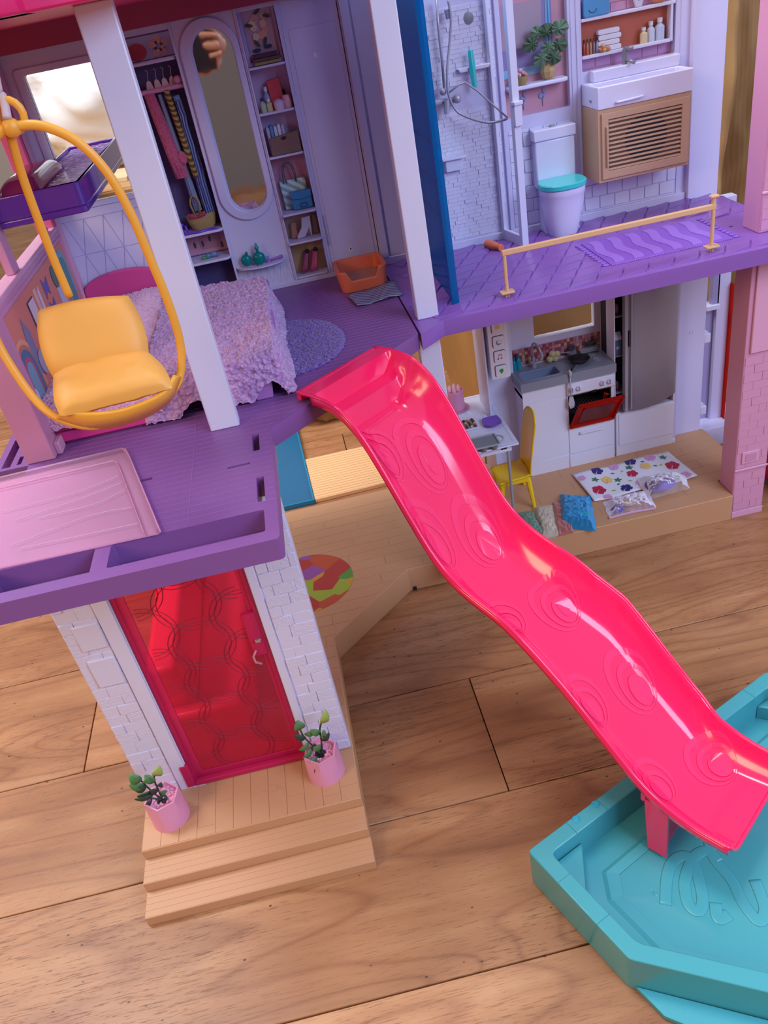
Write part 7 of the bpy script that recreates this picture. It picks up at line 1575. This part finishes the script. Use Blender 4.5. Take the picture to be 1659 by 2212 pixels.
# ================================================================== room behind the camera (seen only in the mirror)
struct(MB().box(-4.2, 2.4, -1.95, -1.9, 0, 2.4).build('wall_front', plastic('#8a8684', 0.85, bump=0.2)))
struct(MB().box(-4.25, -4.2, -1.9, 4.5, 0, 2.4).build('wall_left', plastic('#b4a89a', 0.85, bump=0.2)))
struct(MB().box(-4.2, 2.4, 4.5, 4.55, 0, 2.4).build('wall_back', plastic('#b4a89a', 0.85, bump=0.2)))

def skin(name, nodes, edges, mat, parent, sub=2):
    """nodes: (x, y, z, r); one continuous surface grown round the joints"""
    me = bpy.data.meshes.new(name); me.from_pydata([n_[:3] for n_ in nodes], edges, []); me.materials.append(mat)
    o = bpy.data.objects.new(name, me); COL.objects.link(o)
    o.parent = parent; o.matrix_parent_inverse = Matrix.Translation(-Vector(parent.location))
    md = o.modifiers.new('skin', 'SKIN'); md.use_smooth_shade = True
    sv = me.skin_vertices[0].data if me.skin_vertices else None
    if sv is None:
        bm = bmesh.new(); bm.from_mesh(me); bm.verts.layers.skin.verify(); bm.to_mesh(me); bm.free(); sv = me.skin_vertices[0].data
    for v, n_ in zip(sv, nodes): v.radius = (n_[3], n_[3] if len(n_) < 5 else n_[4]); v.use_root = False
    sv[0].use_root = True
    m2 = o.modifiers.new('sub', 'SUBSURF'); m2.levels = sub; m2.render_levels = sub
    return o
SKINM = plastic('#c88c6c', 0.55, bump=0.1)
per = thing('person', 'kneeling person in pale pink top and black trousers holding a phone', 'person', (-0.32, -0.72, 0))
B = [(-0.16, -0.72, 0.33, 0.10, 0.08), (-0.16, -0.70, 0.45, 0.10, 0.075), (-0.16, -0.68, 0.60, 0.12, 0.085), (-0.16, -0.665, 0.74, 0.115, 0.08), (-0.16, -0.655, 0.80, 0.055), (-0.16, -0.64, 0.86, 0.048),
     (-0.30, -0.66, 0.76, 0.05), (-0.345, -0.50, 0.60, 0.040), (-0.235, -0.30, 0.585, 0.030), (-0.150, -0.19, 0.61, 0.022), (-0.02, -0.66, 0.76, 0.05), (0.035, -0.50, 0.60, 0.040), (-0.010, -0.30, 0.60, 0.030), (-0.045, -0.19, 0.625, 0.022),
     (-0.25, -0.66, 0.26, 0.085), (-0.28, -0.42, 0.13, 0.06), (-0.27, -0.62, 0.07, 0.05), (-0.26, -0.86, 0.045, 0.035), (-0.26, -0.98, 0.035, 0.03), (-0.07, -0.66, 0.26, 0.085), (-0.04, -0.42, 0.13, 0.06), (-0.05, -0.62, 0.07, 0.05), (-0.06, -0.86, 0.045, 0.035), (-0.06, -0.98, 0.035, 0.03)]
B = [n_ if k in (9, 13) else ((n_[0] - (0.07 if k in (8, 12) else 0.16),) + tuple(n_[1:])) for k, n_ in enumerate(B)]
E_ = [(0, 1), (1, 2), (2, 3), (3, 4), (4, 5), (3, 6), (6, 7), (7, 8), (8, 9), (3, 10), (10, 11), (11, 12), (12, 13), (0, 14), (14, 15), (15, 16), (16, 17), (17, 18), (0, 19), (19, 20), (20, 21), (21, 22), (22, 23)]
skin('body', B, E_, SKINM, per)
sweat = [tuple(n_[:3]) + tuple(q + 0.028 for q in n_[3:]) for n_ in B[:4]] + [tuple(B[4][:3]) + (0.068,)] + [tuple(n_[:3]) + (n_[3] + 0.012,) for n_ in (B[6], B[7], B[8], B[10], B[11], B[12])]
skin('pink_top', sweat, [(0, 1), (1, 2), (2, 3), (3, 4), (3, 5), (5, 6), (6, 7), (3, 8), (8, 9), (9, 10)], plastic('#e0b4ae', 0.85, bump=0.3), per)
tr_ = [tuple(B[0][:3]) + (0.125, 0.108)] + [tuple(n_[:3]) + (n_[3] + 0.009,) for n_ in (B[14], B[15], B[16], B[17], B[19], B[20], B[21], B[22])]
skin('trousers', tr_, [(0, 1), (1, 2), (2, 3), (3, 4), (0, 5), (5, 6), (6, 7), (7, 8)], plastic('#15141a', 0.8), per)
def headf(a, b_):
    w = 2 * math.pi * a; ph = math.pi * b_; x, y, z = math.sin(ph) * math.cos(w), math.sin(ph) * math.sin(w), math.cos(ph)
    zz = z * 0.115; wd = 0.076 * (1 - 0.22 * max(0, -z)); dp = 0.092 * (1 - 0.12 * max(0, -z)); y2 = y * dp
    if y > 0.6: y2 += 0.020 * math.exp(-(x / 0.16) ** 2 - ((z + 0.12) / 0.14) ** 2) - 0.006 * math.exp(-((abs(x) - 0.36) / 0.16) ** 2 - ((z - 0.06) / 0.12) ** 2) + 0.005 * math.exp(-(x / 0.3) ** 2 - ((z + 0.45) / 0.07) ** 2)
    return (-0.315 + x * wd, -0.625 + y2, 0.965 + zz)
MB().grid(headf, 48, 36, True).build('head', SKINM, per, smooth='all')
def hairf(a, b_):
    p = Vector(headf(a, b_ * 0.62)); c = Vector((-0.315, -0.640, 0.970)); d_ = (p - c); q = c + d_ * 1.10; q.y = min(q.y, -0.565 + 0.05 * (q.z - 0.99) if q.z < 1.03 else q.y); return q
MB().grid(hairf, 40, 20, True).build('hair', plastic('#4a3226', 0.7, bump=0.6, scale=300), per, smooth='all')
for dx_ in (-0.028, 0.028): MB().ball((-0.315 + dx_, -0.549, 0.972), 0.011, 0.007, 0.006).build('eye', WHITE, per, smooth='all'); MB().ball((-0.315 + dx_, -0.5425, 0.972), 0.0045, 0.002, 0.0045).build('iris', DARK, per, smooth='all')
MB().ball((-0.315, -0.543, 0.916), 0.021, 0.006, 0.006).build('lips', plastic('#a85c58', 0.5), per, smooth='all')
for dx_ in (-0.076, 0.076): MB().ball((-0.315 + dx_, -0.632, 0.962), 0.007, 0.016, 0.026).build('ear', SKINM, per, smooth='all')
ph = thing('phone', 'orange edged smartphone held up by the person', 'phone', (-0.098, -0.165, 0.62))
PHX = Vector((-0.098, -0.165, 0.648))
MB().obox(PHX, (1, 0.05, 0), (-0.05, 1, -0.3), (0, 0.3, 1), 0.040, 0.0045, 0.080).build('case', plastic('#e08c5c', 0.4), ph, bevel=0.004, seg=3)
MB().obox(PHX + Vector((0, 0.0048, -0.0015)), (1, 0.05, 0), (-0.05, 1, -0.3), (0, 0.3, 1), 0.036, 0.001, 0.075).build('back_glass', plastic('#28303c', 0.15, bump=0), ph, bevel=0.001)
for sx_, wr in ((-1, B[9]), (1, B[13])):
    edge = PHX + Vector((sx_ * 0.041, 0, -0.015)); palm = Vector(wr[:3]).lerp(edge, 0.45); N_ = [tuple(wr[:3]) + (0.020,), tuple(palm) + (0.020, 0.014)]; Ed = [(0, 1)]
    for k in range(4):
        z = 0.030 - 0.020 * k; b0 = palm.lerp(edge, 0.55) + Vector((0, 0.004, z * 0.7)); L = (1.0, 1.08, 1.0, 0.82)[k]
        i0 = len(N_); N_ += [tuple(b0) + (0.0095,), tuple(edge + Vector((sx_ * 0.006, 0.016, z))) + (0.0085,), tuple(edge + Vector((-sx_ * 0.012 * L, 0.0175, z + 0.002))) + (0.0080,), tuple(edge + Vector((-sx_ * 0.028 * L, 0.0165, z + 0.003))) + (0.0068,)]
        Ed += [(1, i0), (i0, i0 + 1), (i0 + 1, i0 + 2), (i0 + 2, i0 + 3)]
    i0 = len(N_); N_ += [tuple(palm + Vector((0, -0.012, 0.012))) + (0.0105,), tuple(edge + Vector((sx_ * 0.004, -0.014, 0.016))) + (0.0095,), tuple(edge + Vector((-sx_ * 0.018, -0.0150, 0.026))) + (0.0082,)]
    Ed += [(0, i0), (i0, i0 + 1), (i0 + 1, i0 + 2)]
    skin('hand', N_, Ed, SKINM, per, 1)
